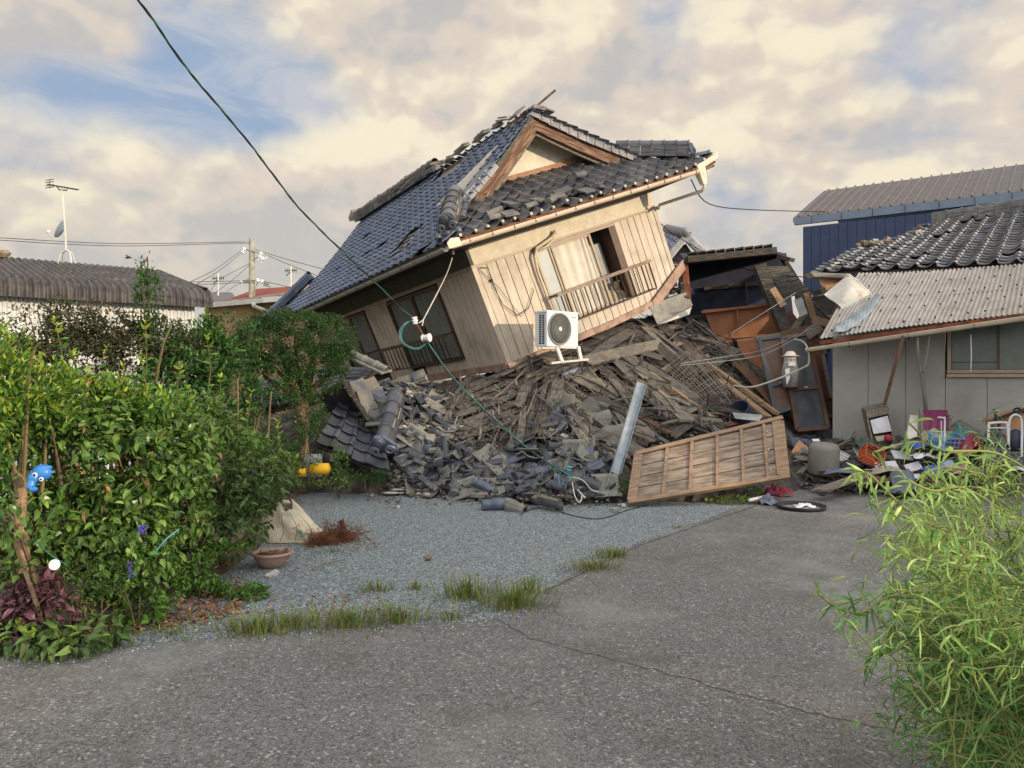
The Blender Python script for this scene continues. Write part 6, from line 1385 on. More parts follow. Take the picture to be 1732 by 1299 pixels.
shrub('columnar_evergreen', 'narrow pointed evergreen poking above the shed eave', 'tree', [B(255, 535, 7.9, .2, .2, .26), B(252, 495, 7.9, .13, .13, .2), B(247, 463, 7.9, .06, .06, .13), B(262, 570, 7.8, .25, .2, .22)], 1200, (.03, .055), .4, 'deep', stems=3, up=.4, mat2=('fresh', .2), cl=5)
def shoot(x0, y0, x1, y1, D, ln, m, label, n=None, wd=.42, name='leafy_shoot'):
    a, b = P(x0, y0, D), P(x1, y1, D-.1); L = np.linalg.norm(b-a); n = n or int(L/.028); r = thing(name, label, 'shoot', a)
    mid = (a+b)/2+rng.normal(size=3)*.03; pts_ = smoothc([a, mid, b], 5); mb = MB(); mb.tube(pts_, [.006*(1-.7*i/10) for i in range(11)], 5); mb.build('stem', 'twig', r)
    ps, ds, ls = [], [], []
    for i in range(n):
        t = (i+.5)/n; p = pts_[min(10, int(t*11))]*(1)+(b-a)*.03*random.random(); ang = i*2.4+random.gauss(0, .3); out = A([math.cos(ang), math.sin(ang)*.8, .55+.9*max(0, t-.7)*3])
        for q in (0, 1): ps.append(p); ds.append(out*A([(-1)**q, (-1)**q, 1])+rng.normal(size=3)*.15); ls.append(random.uniform(*ln)*(1.1-.55*max(0, t-.6)*2))
    k = int(len(ps)*.72); mb = MB(); leaves(mb, A(ps[:k]), A(ds[:k]), A(ls[:k]), wd, .25, .3); mb.build('leaves', m, r)
    mb = MB(); leaves(mb, A(ps[k:]), A(ds[k:]), A(ls[k:]), wd, .25, .2); mb.build('tip_leaves', 'yellowgreen', r)
for a in [(112, 680, 94, 545, 5.1, 'tallest yellow-tipped shoot standing free above the left hedge'), (100, 690, 122, 600, 5.2, 'shoot leaning right beside the tallest yellow-tipped shoot'), (170, 700, 180, 590, 5.4, 'shoot with pale tips in the middle of the hedge top'), (238, 700, 246, 548, 5.7, 'second tallest shoot, just below the pointed evergreen'),
          (262, 700, 240, 605, 5.6, 'slender shoot left of the thin bare cane'), (290, 710, 305, 620, 5.9, 'bushy shoot at the right shoulder of the hedge top'), (345, 690, 350, 572, 7.0, 'bright shoot tip before the dark green bush'), (355, 700, 372, 640, 6.6, 'low shoot right of the bright shoot tip'),
          (420, 760, 425, 665, 6.9, 'shoot beside the tall cut cane'), (488, 780, 470, 715, 7.3, 'outermost right shoot of the hedge, above the yellow containers'), (478, 830, 500, 775, 7.4, 'drooping shoot end pointing at the yellow containers'), (40, 680, 48, 600, 4.8, 'sunlit shoot in the yellow-green corner bush'),
          (70, 690, 72, 625, 4.8, 'short sunlit shoot right of the corner bush'), (140, 700, 146, 630, 5.2, 'thin shoot behind the tallest yellow-tipped shoot'), (205, 700, 208, 620, 5.5, 'upright shoot left of the second tallest'), (10, 660, 18, 588, 4.7, 'leftmost sunlit shoot at the frame edge'), (320, 760, 318, 660, 6.2, 'dense shoot over the broad-leaved shrub')]:
    shoot(*a[:5], (.05, .085), 'fresh', a[5])
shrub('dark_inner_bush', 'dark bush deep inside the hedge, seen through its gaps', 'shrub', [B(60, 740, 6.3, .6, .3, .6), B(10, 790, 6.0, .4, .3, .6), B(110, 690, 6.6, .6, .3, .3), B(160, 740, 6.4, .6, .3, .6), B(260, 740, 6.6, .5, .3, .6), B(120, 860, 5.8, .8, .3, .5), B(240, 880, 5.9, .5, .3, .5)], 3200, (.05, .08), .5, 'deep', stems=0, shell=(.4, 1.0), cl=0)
# round clipped tree
c0 = P(507, 640, 10.4); base = A([c0[0]+.03, 10.4, 0])
tr_ = thing('clipped_round_tree', 'dark tree clipped into a flat dome with fine leaves, before the toppled house', 'tree', base)
bl = [B(440, 575, 10.4, .42, .6, .3), B(500, 562, 10.4, .5, .65, .3), B(555, 575, 10.4, .38, .6, .35), B(425, 595, 10.3, .27, .45, .3), B(480, 615, 10.2, .4, .4, .16), B(530, 610, 10.2, .5, .55, .22), B(575, 605, 10.3, .2, .4, .26), B(490, 545, 10.5, .5, .6, .18), B(560, 650, 10.2, .16, .2, .15), B(440, 620, 10.3, .18, .3, .2)]
pts, dr = blobpts(bl, 30000, (.6, 1.05), 6); mb = MB(); leaves(mb, pts, dr*.5+rng.normal(size=(30000, 3))*.6+A([0, 0, .3]), rng.uniform(.02, .038, 30000), .5); mb.build('crown', 'box', tr_)
mb = MB(); tpt = P(508, 660, 10.4)
mb.tube(smoothc([base, base+A([.02, 0, .6]), tpt+A([0, 0, -.25]), tpt]), [.085]*6+[.075]*6+[.07]*7, 8)
for (x, y) in ((440, 600), (465, 575), (500, 560), (545, 575), (575, 610), (420, 610), (530, 600), (480, 600)): q = P(x, y, 10.4+random.uniform(-.3, .3)); mb.tube(smoothc([tpt-A([0, 0, .1]), (tpt+q)/2+A([random.uniform(-.08, .08), 0, -.06]), q], 4), [.045]*4+[.025]*5, 6)
mb.build('trunk', 'bark', tr_, smooth=True)
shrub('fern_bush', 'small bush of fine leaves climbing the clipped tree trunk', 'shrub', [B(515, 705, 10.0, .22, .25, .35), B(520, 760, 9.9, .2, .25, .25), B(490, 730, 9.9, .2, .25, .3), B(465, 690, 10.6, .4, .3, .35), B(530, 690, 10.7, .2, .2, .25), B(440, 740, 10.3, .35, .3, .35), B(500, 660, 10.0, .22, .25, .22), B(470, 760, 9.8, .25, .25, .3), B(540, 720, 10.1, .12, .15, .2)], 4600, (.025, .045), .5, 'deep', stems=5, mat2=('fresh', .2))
shrub('weed_clump', 'light green weed before the crumpled tile plane', 'weed', [B(577, 790, 10.0, .09, .1, .22), B(585, 808, 9.9, .16, .12, .1), B(570, 765, 10, .05, .06, .12)], 420, (.03, .06), .35, 'fresh', stems=4, up=.5, sr=.005)
shrub('weed_clump', 'dark green weed at the right foot of the crumpled tile plane', 'weed', [B(622, 800, 9.9, .14, .12, .09), B(640, 806, 9.8, .1, .1, .07)], 380, (.025, .05), .45, 'deep', stems=3, up=.3, sr=.005)
shrub('weed_clump', 'trailing weeds round the yellow containers', 'weed', [B(520, 812, 9.6, .3, .2, .06), B(560, 818, 9.6, .25, .15, .05), B(480, 815, 9.5, .2, .2, .08), B(470, 790, 9.6, .25, .2, .15)], 800, (.025, .06), .3, 'grass', stems=4, up=.4, sr=.004)
shrub('weed_clump', 'green sprig sheltering between the square tile and the wooden shutter', 'weed', [B(1056, 822, 9.6, .07, .08, .07)], 160, (.025, .045), .5, 'fresh', stems=2, sr=.004)
shrub('weed_clump', 'weeds under the middle of the wooden shutter edge', 'weed', [B(1240, 848, 9.6, .26, .15, .06), B(1275, 835, 9.9, .12, .1, .09), B(1200, 852, 9.5, .25, .12, .03)], 600, (.03, .06), .35, 'grass', stems=4, up=.3, sr=.004)
shrub('purple_shiso', 'purple-leaved herb below the tan trunk', 'herb', [B(60, 1010, 4.55, .17, .18, .13), B(95, 1040, 4.5, .14, .15, .1), B(45, 1045, 4.5, .16, .15, .1), B(70, 985, 4.6, .1, .1, .07)], 520, (.04, .075), .6, 'purple', stems=8, droop=.4, up=.1, stemm='brownwood', sr=.005)
shrub('pale_ground_leaves', 'pale drooping ground leaves at the asphalt edge', 'herb', [B(110, 1085, 4.35, .2, .1, .05), B(160, 1068, 4.5, .2, .1, .05), B(60, 1080, 4.35, .2, .12, .06), B(15, 1080, 4.35, .15, .12, .08)], 260, (.06, .11), .5, 'mid', stems=3, droop=.5, up=0, mat2=('yellowgreen', .12), sr=.004)
shrub('mugwort_clump', 'feathery green herb in front of the camellia skirt', 'herb', [B(160, 985, 4.8, .25, .2, .18), B(200, 1010, 4.8, .25, .2, .15), B(140, 1030, 4.7, .22, .2, .12)], 1500, (.02, .04), .3, 'mid', stems=10, up=.4, sr=.004)
shrub('salvia_plant', 'herb with violet flower spikes below the camellia', 'flower', [B(215, 1000, 4.85, .2, .18, .14), B(225, 960, 4.9, .12, .12, .14), B(240, 1030, 4.9, .14, .12, .1)], 520, (.04, .07), .55, 'fresh', stems=6, up=.2, sr=.004)
sv = bpy.data.objects['salvia_plant']
mb = MB()
for (x, y, h) in ((219, 964, 18), (242, 896, 10)):
    for k in range(26): mb.ball(P(x+random.gauss(0, 3.4), y+random.uniform(-h*.7, h*.7), 4.62+random.uniform(-.03, .03)), random.uniform(.004, .009), 5)
mb.build('flower_spikes', 'violet', sv)
shrub('small_leafed_shrub', 'tiny-leaved shrub right of the violet flowers', 'shrub', [B(265, 1000, 5.1, .16, .15, .15), B(285, 985, 5.2, .13, .13, .12), B(258, 1020, 5.0, .1, .1, .06)], 1000, (.014, .028), .5, 'fresh', stems=5, up=.3, sr=.004)
shrub('trailing_shrub', 'trailing green shoots in front of the terracotta planter', 'shrub', [B(400, 985, 5.6, .16, .15, .14), B(425, 1005, 5.5, .1, .1, .07), B(385, 950, 5.7, .2, .16, .14), B(345, 970, 5.6, .2, .16, .14)], 900, (.03, .06), .5, 'fresh', stems=6, sr=.005, up=0, droop=.4)
tt = MB(); tt.tube(smoothc([P(42, 985, 4.6), P(40, 930, 4.62), P(34, 885, 4.6), P(36, 835, 4.6), P(28, 800, 4.7)]), [.034, .033]*12+[.03], 8); tag(tt.build('leafless_tree', 'tanbark', smooth=True), 'bare tan tree trunk at the left edge under the blue elephant', 'tree')
# cut stems in the broad shrub
for (x0, y0, x1, y1, D, lb) in ((402, 640, 401, 715, 6.5, 'cut bare cane standing tall among the broad-leaved shrub'), (459, 662, 453, 705, 7.0, 'short cut cane at the right end of the hedge'), (289, 553, 263, 605, 5.6, 'thin bare cane slanting above the shooting shrub')):
    tag(MB().tube([P(x0, y0, D), P((x0+x1)/2+1, (y0+y1)/2, D), P(x1, y1+40, D+.1)], [.006, .008, .011], 5).build('bare_cane', 'twig'), lb, 'cane')
# ground litter
mb = MB(); N = 1500; ps = []
for poly, k in (([(20, 1090), (250, 1030), (420, 985), (440, 1010), (380, 1050), (240, 1075), (60, 1108)], 1000), ([(500, 810), (640, 815), (650, 832), (500, 834)], 450), ([(380, 1040), (640, 1000), (700, 1060), (450, 1075)], 120), ([(540, 900), (620, 880), (640, 930), (560, 940)], 70)):
    for i in range(k): x, y = rand_in(poly); ps.append(G(x, y)+A([0, 0, random.uniform(.01, .04)]))
ps = A(ps); leaves(mb, ps, np.column_stack([rng.normal(size=(len(ps), 2)), rng.normal(size=len(ps))*.3]), rng.uniform(.02, .055, len(ps)), .5, .3, .3)
tag(mb.build('dead_leaf_litter', 'deadleaf', origin=A([0, 0, 0])), 'reddish brown dead leaves along the foot of the hedge', 'leaf litter', kind='stuff')
# grass
def tuft(x, y, w_, n, h, label, m='grass', dry=.25, group=None):
    c = G(x, y); r = thing('grass_tuft', label, 'grass tuft', c, group)
    for mm, k in ((m, int(n*(1-dry))), ('drygrass', int(n*dry))):
        mb = MB()
        for i in range(k):
            a = random.random()*6.28; q = abs(random.gauss(0, .8)); b0_ = c+A([math.cos(a)*w_*q, math.sin(a)*w_*.45*q, 0]); L = h*.85*random.uniform(.3, 1.15)*(1 if mm == m else .75)
            lean = A([math.cos(a), math.sin(a), 0])*(.15+.6*random.random()*q)+A([random.gauss(0, .12), random.gauss(0, .12), 0]); wv = random.uniform(.0018, .0035); sd = nrm([-lean[1], lean[0]+.01, 0])*wv
            p1 = b0_+(UP*.55+lean*.35)*L; p2 = b0_+(UP*.85+lean*.9)*L; p3 = b0_+(UP*.85+lean*1.5)*L
            mb.add([b0_-sd, b0_+sd, p1+sd, p1-sd, p2+sd*.7, p2-sd*.7, p3], [(0, 1, 2, 3), (3, 2, 4, 5), (5, 4, 6)])
        mb.build('blades' if mm == m else 'dry_blades', mm, r)
for a in [(790, 1012, .2, 330, .19, 'left half of the biggest green grass clump on the yard edge'), (865, 1030, .24, 420, .2, 'right half of the biggest green grass clump, touching the asphalt corner'), (895, 1005, .12, 140, .18, 'grass tuft leaning right at the tip of the biggest clump'),
          (1005, 965, .22, 330, .13, 'yellowish grass strip farther along the asphalt edge'), (1035, 945, .16, 220, .14, 'upper end of the yellowish grass strip'), (640, 1000, .13, 90, .12, 'sparse grass tuft in the gravel above the row along the asphalt'),
          (704, 998, .05, 60, .09, 'small round grass tuft alone in the gravel'), (590, 1062, .3, 300, .17, 'mixed grass tuft second from the right in the row along the asphalt'), (672, 1055, .2, 240, .17, 'bright grass tuft third from the biggest clump along the asphalt'),
          (430, 1072, .3, 330, .15, 'leftmost dark grass tuft in the row along the asphalt'), (500, 1062, .28, 260, .15, 'grass tuft with orange stalks between the two large row tufts'), (765, 1050, .13, 70, .12, 'thin pale grass sprig between the row and the biggest clump'),
          (290, 1075, .3, 150, .06, 'low scattered grass near the dead leaves'), (1150, 893, .12, 60, .05, 'withered low grass at the far corner of the gravel'), (560, 935, .15, 60, .07, 'weak grass by the brown roots'), (620, 1000, .2, 50, .06, 'faint flattened grass left of the sparse tuft')]: tuft(*a, dry=.55 if 'yellowish' in a[5] or 'withered' in a[5] or 'orange' in a[5] else .34)
# ------------------------------------------------------------------ curly willow, right foreground
wb = A([2.12, 2.95, 0.0])
wl_ = thing('curly_willow', 'feathery curly-leaved willow shrub in the bottom right corner', 'shrub', wb)
stem = MB(); LV, LT = MB(), MB()
def wleaf(mb, p, d, L, w_):
    d = nrm(d); sd = nrm(np.cross(d, [random.gauss(0, 1), random.gauss(0, 1), random.gauss(0, .6)])); n = 6; pts = [A(p)]; cur = d.copy(); curl = random.gauss(0, .38); ax = sd
    for i in range(n):
        cur = nrm(cur+np.cross(ax, cur)*curl+A([0, 0, -.17])); pts.append(pts[-1]+cur*L/n)
    V = []; tw = random.gauss(0, .35)
    for i, q in enumerate(pts):
        s_ = i/n; ww = w_*math.sin(math.pi*min(.97, .08+s_*.9))**.8; sdi = nrm(sd*math.cos(tw*i*.5)+np.cross(cur, sd)*math.sin(tw*i*.5)); V += [q-sdi*ww/2, q+sdi*ww/2]
    mb.add(V, [(2*i, 2*i+1, 2*i+3, 2*i+2) for i in range(n)])
def env(q):
    e = random.uniform(-.05, .05)
    top = 1.02+.62*(q[0]/q[1]*2.4-1.2) if q[0]/q[1] > .5 else .6
    return q[2] < top*1.0+e+.05*(q[1]-2.4) and q[0]/q[1] > .475+e*.8+max(0, .95-q[2])*.17 and q[2] > .04 and random.random() < .2+(q[0]/q[1]-.46)*7
def branch(p, d, L, r, depth, lv=1.0):
    n = max(4, int(L/.05)); pts = [A(p)]; cur = nrm(d); ph = random.random()*6; sd = nrm(np.cross(cur, [0, .3, 1])); u = np.cross(sd, cur)
    for i in range(n):
        if i > 2 and not env(pts[-1]): break
        wob = .33 if depth else .2
        cur = nrm(cur+(sd*math.sin(ph+i*1.25)+u*math.cos(ph+i*1.1))*wob*.55+A([0, 0, -.05 if depth else -.035])); pts.append(pts[-1]+cur*L/n)
    if len(pts) < 3: return
    n = len(pts)-1
    stem.tube(pts, [r*(1-.8*i/n) for i in range(n+1)], 5, cap=False)
    for i, q in enumerate(pts[1:], 1):
        if q[2] < .06: continue
        if depth < 2 and random.random() < (.85 if depth == 0 else .5) and i > 1:
            dd = nrm(cur*.4+rng.normal(size=3)*.6+A([-.15, 0, .15])); branch(q, dd, L*random.uniform(.28, .5), r*.5, depth+1, lv)
        if i/n > (.25 if depth == 0 else 0):
            for k in range(2 if depth == 0 or q[2] < .75 else 3):
                if random.random() < lv*.72: wleaf(LT if (q[2] > .8 and random.random() < .75) else LV, q, pts[i]-pts[i-1]+rng.normal(size=3)*.04, random.uniform(.04, .1), random.uniform(.0035, .0075))
mains = [((1560, 770, 2.35), .8), ((1500, 800, 2.4), .6), ((1640, 760, 2.4), 1), ((1700, 745, 2.5), 1), ((1720, 790, 2.8), 1), ((1600, 860, 2.3), 1), ((1560, 960, 2.35), .6), ((1650, 900, 2.2), 1), ((1720, 930, 2.3), 1), ((1690, 1010, 2.3), 1), ((1610, 1100, 2.45), .9),
         ((1750, 850, 2.1), 1), ((1760, 1000, 2.2), 1), ((1700, 1150, 2.4), .8), ((1780, 1100, 2.3), .8), ((1560, 870, 2.8), .7), ((1650, 830, 2.9), 1), ((1740, 880, 3.0), 1), ((1800, 780, 2.7), 1)]
for (x, y, D), lv in mains:
    q = P(x, y, D); d = q-wb; L = np.linalg.norm(d); up0 = nrm(d+A([0, 0, L*.28])); b0_ = wb+A([random.uniform(-.1, .1), random.uniform(-.1, .1), 0])
    branch(b0_, up0, L*1.12, .008, 0, lv*.8)
# long sprays reaching left
for pts_, lv in (([(1700, 1080, 2.35), (1620, 1060, 2.3), (1560, 1075, 2.25), (1500, 1110, 2.2)], .9), ([(1720, 1180, 2.4), (1640, 1150, 2.35), (1580, 1180, 2.3), (1520, 1160, 2.3)], .7), ([(1660, 960, 2.4), (1590, 925, 2.35), (1535, 930, 2.3), (1500, 945, 2.3)], 1), ([(1690, 860, 2.4), (1630, 825, 2.4), (1580, 830, 2.35), (1540, 815, 2.3)], 1), ([(1600, 1010, 2.3), (1540, 1040, 2.3), (1500, 1080, 2.3), (1480, 1100, 2.3)], .8), ([(1700, 1240, 2.5), (1640, 1225, 2.5), (1600, 1235, 2.5)], .7), ([(1650, 800, 2.4), (1600, 790, 2.4), (1560, 800, 2.4)], 1), ([(1640, 1010, 2.3), (1560, 1000, 2.25), (1500, 1010, 2.2), (1460, 1035, 2.2), (1420, 1030, 2.15), (1385, 1005, 2.1)], 1), ([(1620, 905, 2.4), (1560, 880, 2.35), (1520, 850, 2.3), (1490, 820, 2.3), (1465, 800, 2.3), (1440, 803, 2.3)], 1), ([(1732, 790, 2.5), (1680, 765, 2.4), (1600, 762, 2.3), (1560, 748, 2.3), (1520, 752, 2.3), (1478, 765, 2.3)], .8), ([(1562, 760, 2.3), (1556, 735, 2.3), (1538, 716, 2.3)], .1)):
    pts2 = smoothc([P(*q) for q in pts_], 6); stem.tube(pts2, .0035, 5)
    for i, q in enumerate(pts2[2:]):
        for k in range(2):
            if random.random() < lv*.7: wleaf(LT if q[2] > 1.0 else LV, q, A([random.gauss(-.2, .5), random.gauss(0, .5), random.gauss(-.1, .5)]), random.uniform(.05, .1), random.uniform(.006, .011))
LV.build('leaves', 'willow', wl_, smooth=True); LT.build('young_or_sunlit_leaves', 'willow_sunlit', wl_, smooth=True); stem.build('stems', 'willowstem', wl_, smooth=True)
mb = MB()
for i in range(60): q = G(1600+random.random()*160, 1240+random.random()*70); a = random.random()*6; mb.tube([q+UP*.012, q+A([math.cos(a)*.15, math.sin(a)*.15, .03])], .002, 4)
tag(mb.build('dry_stalk_litter', 'drygrass', origin=A([0, 0, 0])), 'dry stalks lying on the asphalt below the willow', 'dry stalks', kind='stuff')
# unseen tree added to dapple the light
c = at(12, 13.2); shrub('unseen_dapple_tree', 'broad tree added out of view to the right so its crown dapples the light', 'tree', [((c[0]-u2[0]*.0+v2[0]*k, c[1]+v2[1]*k, z), (1.3, 1.3, 1.0)) for k, z in ((-2.6, 5.3), (-.9, 5.9), (.9, 5.6), (2.6, 5.2), (0, 4.6), (-1.8, 4.4))], 800, (.14, .24), .6, 'mid', stems=6, shell=(.2, 1), cl=2.2, sr=.06)

# ================================================================== objects in the yard
# air-conditioner outdoor unit
yaw = math.radians(42); fx = A([math.cos(yaw), math.sin(yaw), 0]); fn = A([math.sin(yaw), -math.cos(yaw), 0])
acb = P(925, 585.5, 12.25)
ac = thing('air_conditioner_unit', 'white outdoor air-conditioner unit on a bent frame beneath the balcony', 'air conditioner', acb-UP*.3)
Wd, Hh, Dd = .72, .57, .27
q = lambda a, b, z: acb+fx*a-fn*b+UP*z
mb = MB(); mb.hexa([q(0, 0, 0), q(Wd, 0, 0), q(Wd, Dd, 0), q(0, Dd, 0), q(0, 0, Hh-.02), q(Wd, 0, Hh-.02), q(Wd, Dd, Hh-.02), q(0, Dd, Hh-.02)])
mb.hexa([q(-.008, -.008, Hh-.02), q(Wd+.008, -.008, Hh-.02), q(Wd+.008, Dd+.008, Hh-.02), q(-.008, Dd+.008, Hh-.02), q(-.0, -.0, Hh+.005), q(Wd, 0, Hh+.005), q(Wd, Dd, Hh+.005), q(0, Dd, Hh+.005)])
cas = mb.build('casing', 'white', ac)
fc = q(.28, -.004, Hh*.5)
mb = MB(); mb.lathe(fc, [(0, .001), (.235, .001)], fn, 32); mb.build('fan_opening', 'black', ac)
mb = MB(); mb.lathe(fc, [(.235, 0), (.25, .02), (.262, .02), (.27, 0)], fn, 32)
for k in range(28):
    a0 = 2*math.pi*k/28; pts_ = [fc+fn*(.012+.012*math.sin(math.pi*s_))+(fx*math.cos(a0+s_*1.1)+UP*math.sin(a0+s_*1.1))*(.04+.2*s_) for s_ in np.linspace(0, 1, 7)]; mb.tube(pts_, .0035, 4)
for r_ in (.09, .14, .19): mb.tube([fc+fn*.02+(fx*math.cos(t)+UP*math.sin(t))*r_ for t in np.linspace(0, 2*math.pi, 25)], .0025, 4)
fg = mb.build('fan_grille', 'grey', ac)
mb = MB(); mb.lathe(fc+fn*.02, [(.036, 0), (.034, .008), (0, .01)], fn, 16); mb.build('hub', 'white', fg)
mb = MB()
for i in range(13):
    for j in range(2): mb.box(q(-.002, .08+j*.07, .05+i*.037), fn*.05, fx*.006, UP*.026)
mb.build('side_louvres', 'black', ac)
mb = MB(); mb.box(q(.04, -.0, .02), fx*.02, fn*.004, UP*.012); mb.box(q(-.004, .1, Hh-.035), fn*.16, fx*.006, UP*.012); mb.build('handle', 'grey', ac)
cu = bpy.data.curves.new('badge', 'FONT'); cu.body = 'Panasonic'; cu.size = .034; cu.extrude = .0008
to = bpy.data.objects.new('tmp', cu); COL.objects.link(to); bpy.context.view_layer.update()
me = bpy.data.meshes.new_from_object(to.evaluated_get(bpy.context.evaluated_depsgraph_get())); bpy.data.objects.remove(to)
Vt = A([v.co[:] for v in me.vertices]); Ft = [tuple(p.vertices) for p in me.polygons]
mb = MB(); mb.add([q(.56+v[0]*.85, -.005, .48)+UP*v[1]-fn*0+fn*(v[2]+.001) for v in Vt], Ft); mb.build('badge', 'grey', ac)
mb = MB()
la, lb_ = q(.18, .02, -.02), q(Wd-.02, .02, -.02)
mb.bar(q(-.1, .02, -.03), q(.2, .02, -.02), .03, .025); mb.bar(q(.3, .02, -.015), q(Wd, .02, -.012), .03, .025)
mb.bar(P(942, 588, 12.2), P(951, 612, 12.15), .06, .03, up=fn); mb.bar(P(978, 586, 12.5), P(983, 611, 12.45), .06, .03, up=fn); mb.bar(P(932, 614, 12.05), P(994, 608, 12.5), .05, .03)
mb.build('support_frame', 'white2', ac)
# overhead cable with insulators
cb = thing('power_cable', 'twisted green and black power cable hanging from the top left to the debris, with two porcelain insulators', 'cable', P(710, 545, 11.6)-UP*.5)
cb['label'] = 'twisted green and black cable hanging from the sky into the rubble, with porcelain insulators'
line = smoothc([P(225, -12, 5.2), P(262, 38, 5.6), P(310, 108, 6.0), P(357, 165, 6.5), P(412, 230, 7.2), P(455, 286, 7.9), P(500, 345, 8.7), P(545, 392, 9.5), P(590, 435, 10.2), P(640, 483, 10.9), P(680, 523, 11.4), P(703, 540, 11.6)], 10)
l2 = smoothc([P(722, 578, 11.5), P(760, 632, 11.2), P(800, 675, 10.9), P(850, 722, 10.5), P(900, 765, 10.1), P(955, 800, 9.6), P(985, 812, 9.5)], 8)
for off, m, nm in ((0, 'wiregreen', 'green_strand'), (math.pi, 'wire', 'black_strand'), (math.pi/2, 'wire', 'black_strand')):
    mb = MB()
    for L_0, tw, rr_ in ((line, .55, .0065), (l2, .5, .006)):
        pts_ = []
        for i, p in enumerate(L_0):
            d = nrm(L_0[min(i+1, len(L_0)-1)]-L_0[max(i-1, 0)]); sd = nrm(np.cross(d, UP)); u = np.cross(sd, d); a = off+i*tw; k = rr_*(.5+.5*p[1]/10); pts_.append(p+(sd*math.cos(a)+u*math.sin(a))*k)
        mb.tube(pts_, rr_*.9, 5)
    mb.build(nm, m, cb, smooth=True)
mb = MB(); mb.tube([p+A([.009, 0, .007]) for p in l2], .004, 4); mb.build('blue_strand', 'wireblue', cb, smooth=True)
for m, o_ in (('wireblue', 0), ('wireblue', 1.3), ('wiregreen', -1.0), ('wire', .6)):
    mb = MB(); mb.tube(smoothc([P(703, 541, 11.6), P(688-o_, 546, 11.5), P(678-o_*2, 560, 11.5), P(680-o_, 577+o_, 11.5), P(693, 587+o_, 11.5), P(708, 589+o_, 11.5), P(722, 580, 11.5)]), .0065, 5); mb.build('slack_loop', m, cb, smooth=True)
mb = MB()
ax1 = nrm(P(703, 547, 11.6)-P(700, 536, 11.55)); mb.lathe(P(701, 536, 11.5), [(0, 0), (.035, 0), (.045, .02), (.028, .035), (.045, .05), (.045, .065), (.028, .08), (.042, .095), (.03, .11), (0, .11)], nrm([.15, .1, -1]), 16)
mb.lathe(P(714, 572, 11.45), [(0, 0), (.05, 0), (.055, .02), (.03, .035), (.05, .05), (.05, .07), (.03, .085), (.062, .10), (.066, .13), (.05, .14), (0, .14)], nrm([1, -.35, .05]), 18)
mb.build('insulators', 'porcelain', cb, smooth=False)
mb = MB(); mb.tube([P(704, 548, 11.6), P(712, 560, 11.55), P(718, 572, 11.5)], .012, 5); mb.build('turnbuckle', 'rust', cb)
mb = MB(); mb.tube(smoothc([P(765, 436, 12.3), P(756, 462, 12.2), P(740, 495, 12.0), P(716, 541, 11.6)]), .008, 6); mb.tube([P(716, 541, 11.6), P(709, 546, 11.6)], .01, 5); mb.tube([P(716, 541, 11.6), P(714, 551, 11.6)], .01, 5); mb.lathe(P(766, 430, 12.3), [(0, 0), (.025, 0), (.025, .1), (0, .1)], (0, 0, 1), 10); mb.build('stay_wire', 'wirewhite', cb)
for i, (pts_, m) in enumerate([([P(950, 796, 9.7), P(945, 808, 9.5), P(948, 822, 9.3), P(955, 812, 9.3)], 'wireblue'), ([P(960, 806, 9.5), P(985, 812, 9.3), P(1000, 828, 9.2), P(1012, 832, 9.2)], 'wirewhite'), ([P(968, 815, 9.4), P(972, 838, 9.0), P(980, 850, 8.95), P(984, 838, 9.1), P(976, 828, 9.2), P(990, 842, 9.0)], 'wirewhite'), ([P(956, 800, 9.6), P(966, 808, 9.4), P(958, 816, 9.4)], 'wireblue')]):
    mb = MB(); mb.tube(smoothc(pts_), .006, 5); mb.build('loose_end', m, cb, smooth=True)
mb = MB(); mb.lathe(P(962, 798, 9.6), [(0, 0), (.03, 0), (.035, .03), (.02, .05), (.035, .07), (0, .08)], nrm([.2, -.3, 1]), 12); mb.build('lower_insulator', 'wireblue', cb)
cable('ground_cable', [G(690, 836)+UP*.01, G(780, 841)+UP*.01, G(862, 846)+UP*.01, G(905, 856)+UP*.01], .006, 'wire', 'thin black cable lying on the gravel left of the fallen ridge pieces')
cable('ground_cable', [G(950, 868)+UP*.01, G(985, 877)+UP*.01, G(1020, 878)+UP*.01, G(1062, 864)+UP*.01, G(1095, 856)+UP*.01], .006, 'wire', 'thin black cable curving on the gravel from the ridge pieces to the shutter')
cable('ground_cable', [G(880, 872)+UP*.01, G(895, 864)+UP*.01, G(912, 860)+UP*.01], .006, 'wire', 'short black cable between the two ridge pieces on the gravel')
# galvanised channel leaning
ch = MB(); a, b = P(1084, 648, 10.6), P(1040, 800, 9.75); d = nrm(b-a); sd = nrm(np.cross(d, [0, -1, 0])); n = np.cross(sd, d); wv = .062
m1_ = P(1035, 768, 9.9); 
ch.hexa([a-sd*wv, b-sd*wv*.9, b+sd*wv*.9, a+sd*wv]+[v-n*.004 for v in (a-sd*wv, b-sd*wv*.9, b+sd*wv*.9, a+sd*wv)])
for s_ in (-1, 1): e = .0 if s_ < 0 else .55; ch.hexa([v+sd*s_*wv for v in (a, b+d*e*.5, b+d*e*.5+n*.07, a+n*.07)]+[v+sd*s_*(wv+.004) for v in (a, b+d*e*.5, b+d*e*.5+n*.07, a+n*.07)])
tag(ch.build('metal_channel', 'steel'), 'long galvanised metal channel leaning upright against the heap left of the wooden shutter', 'metal channel')
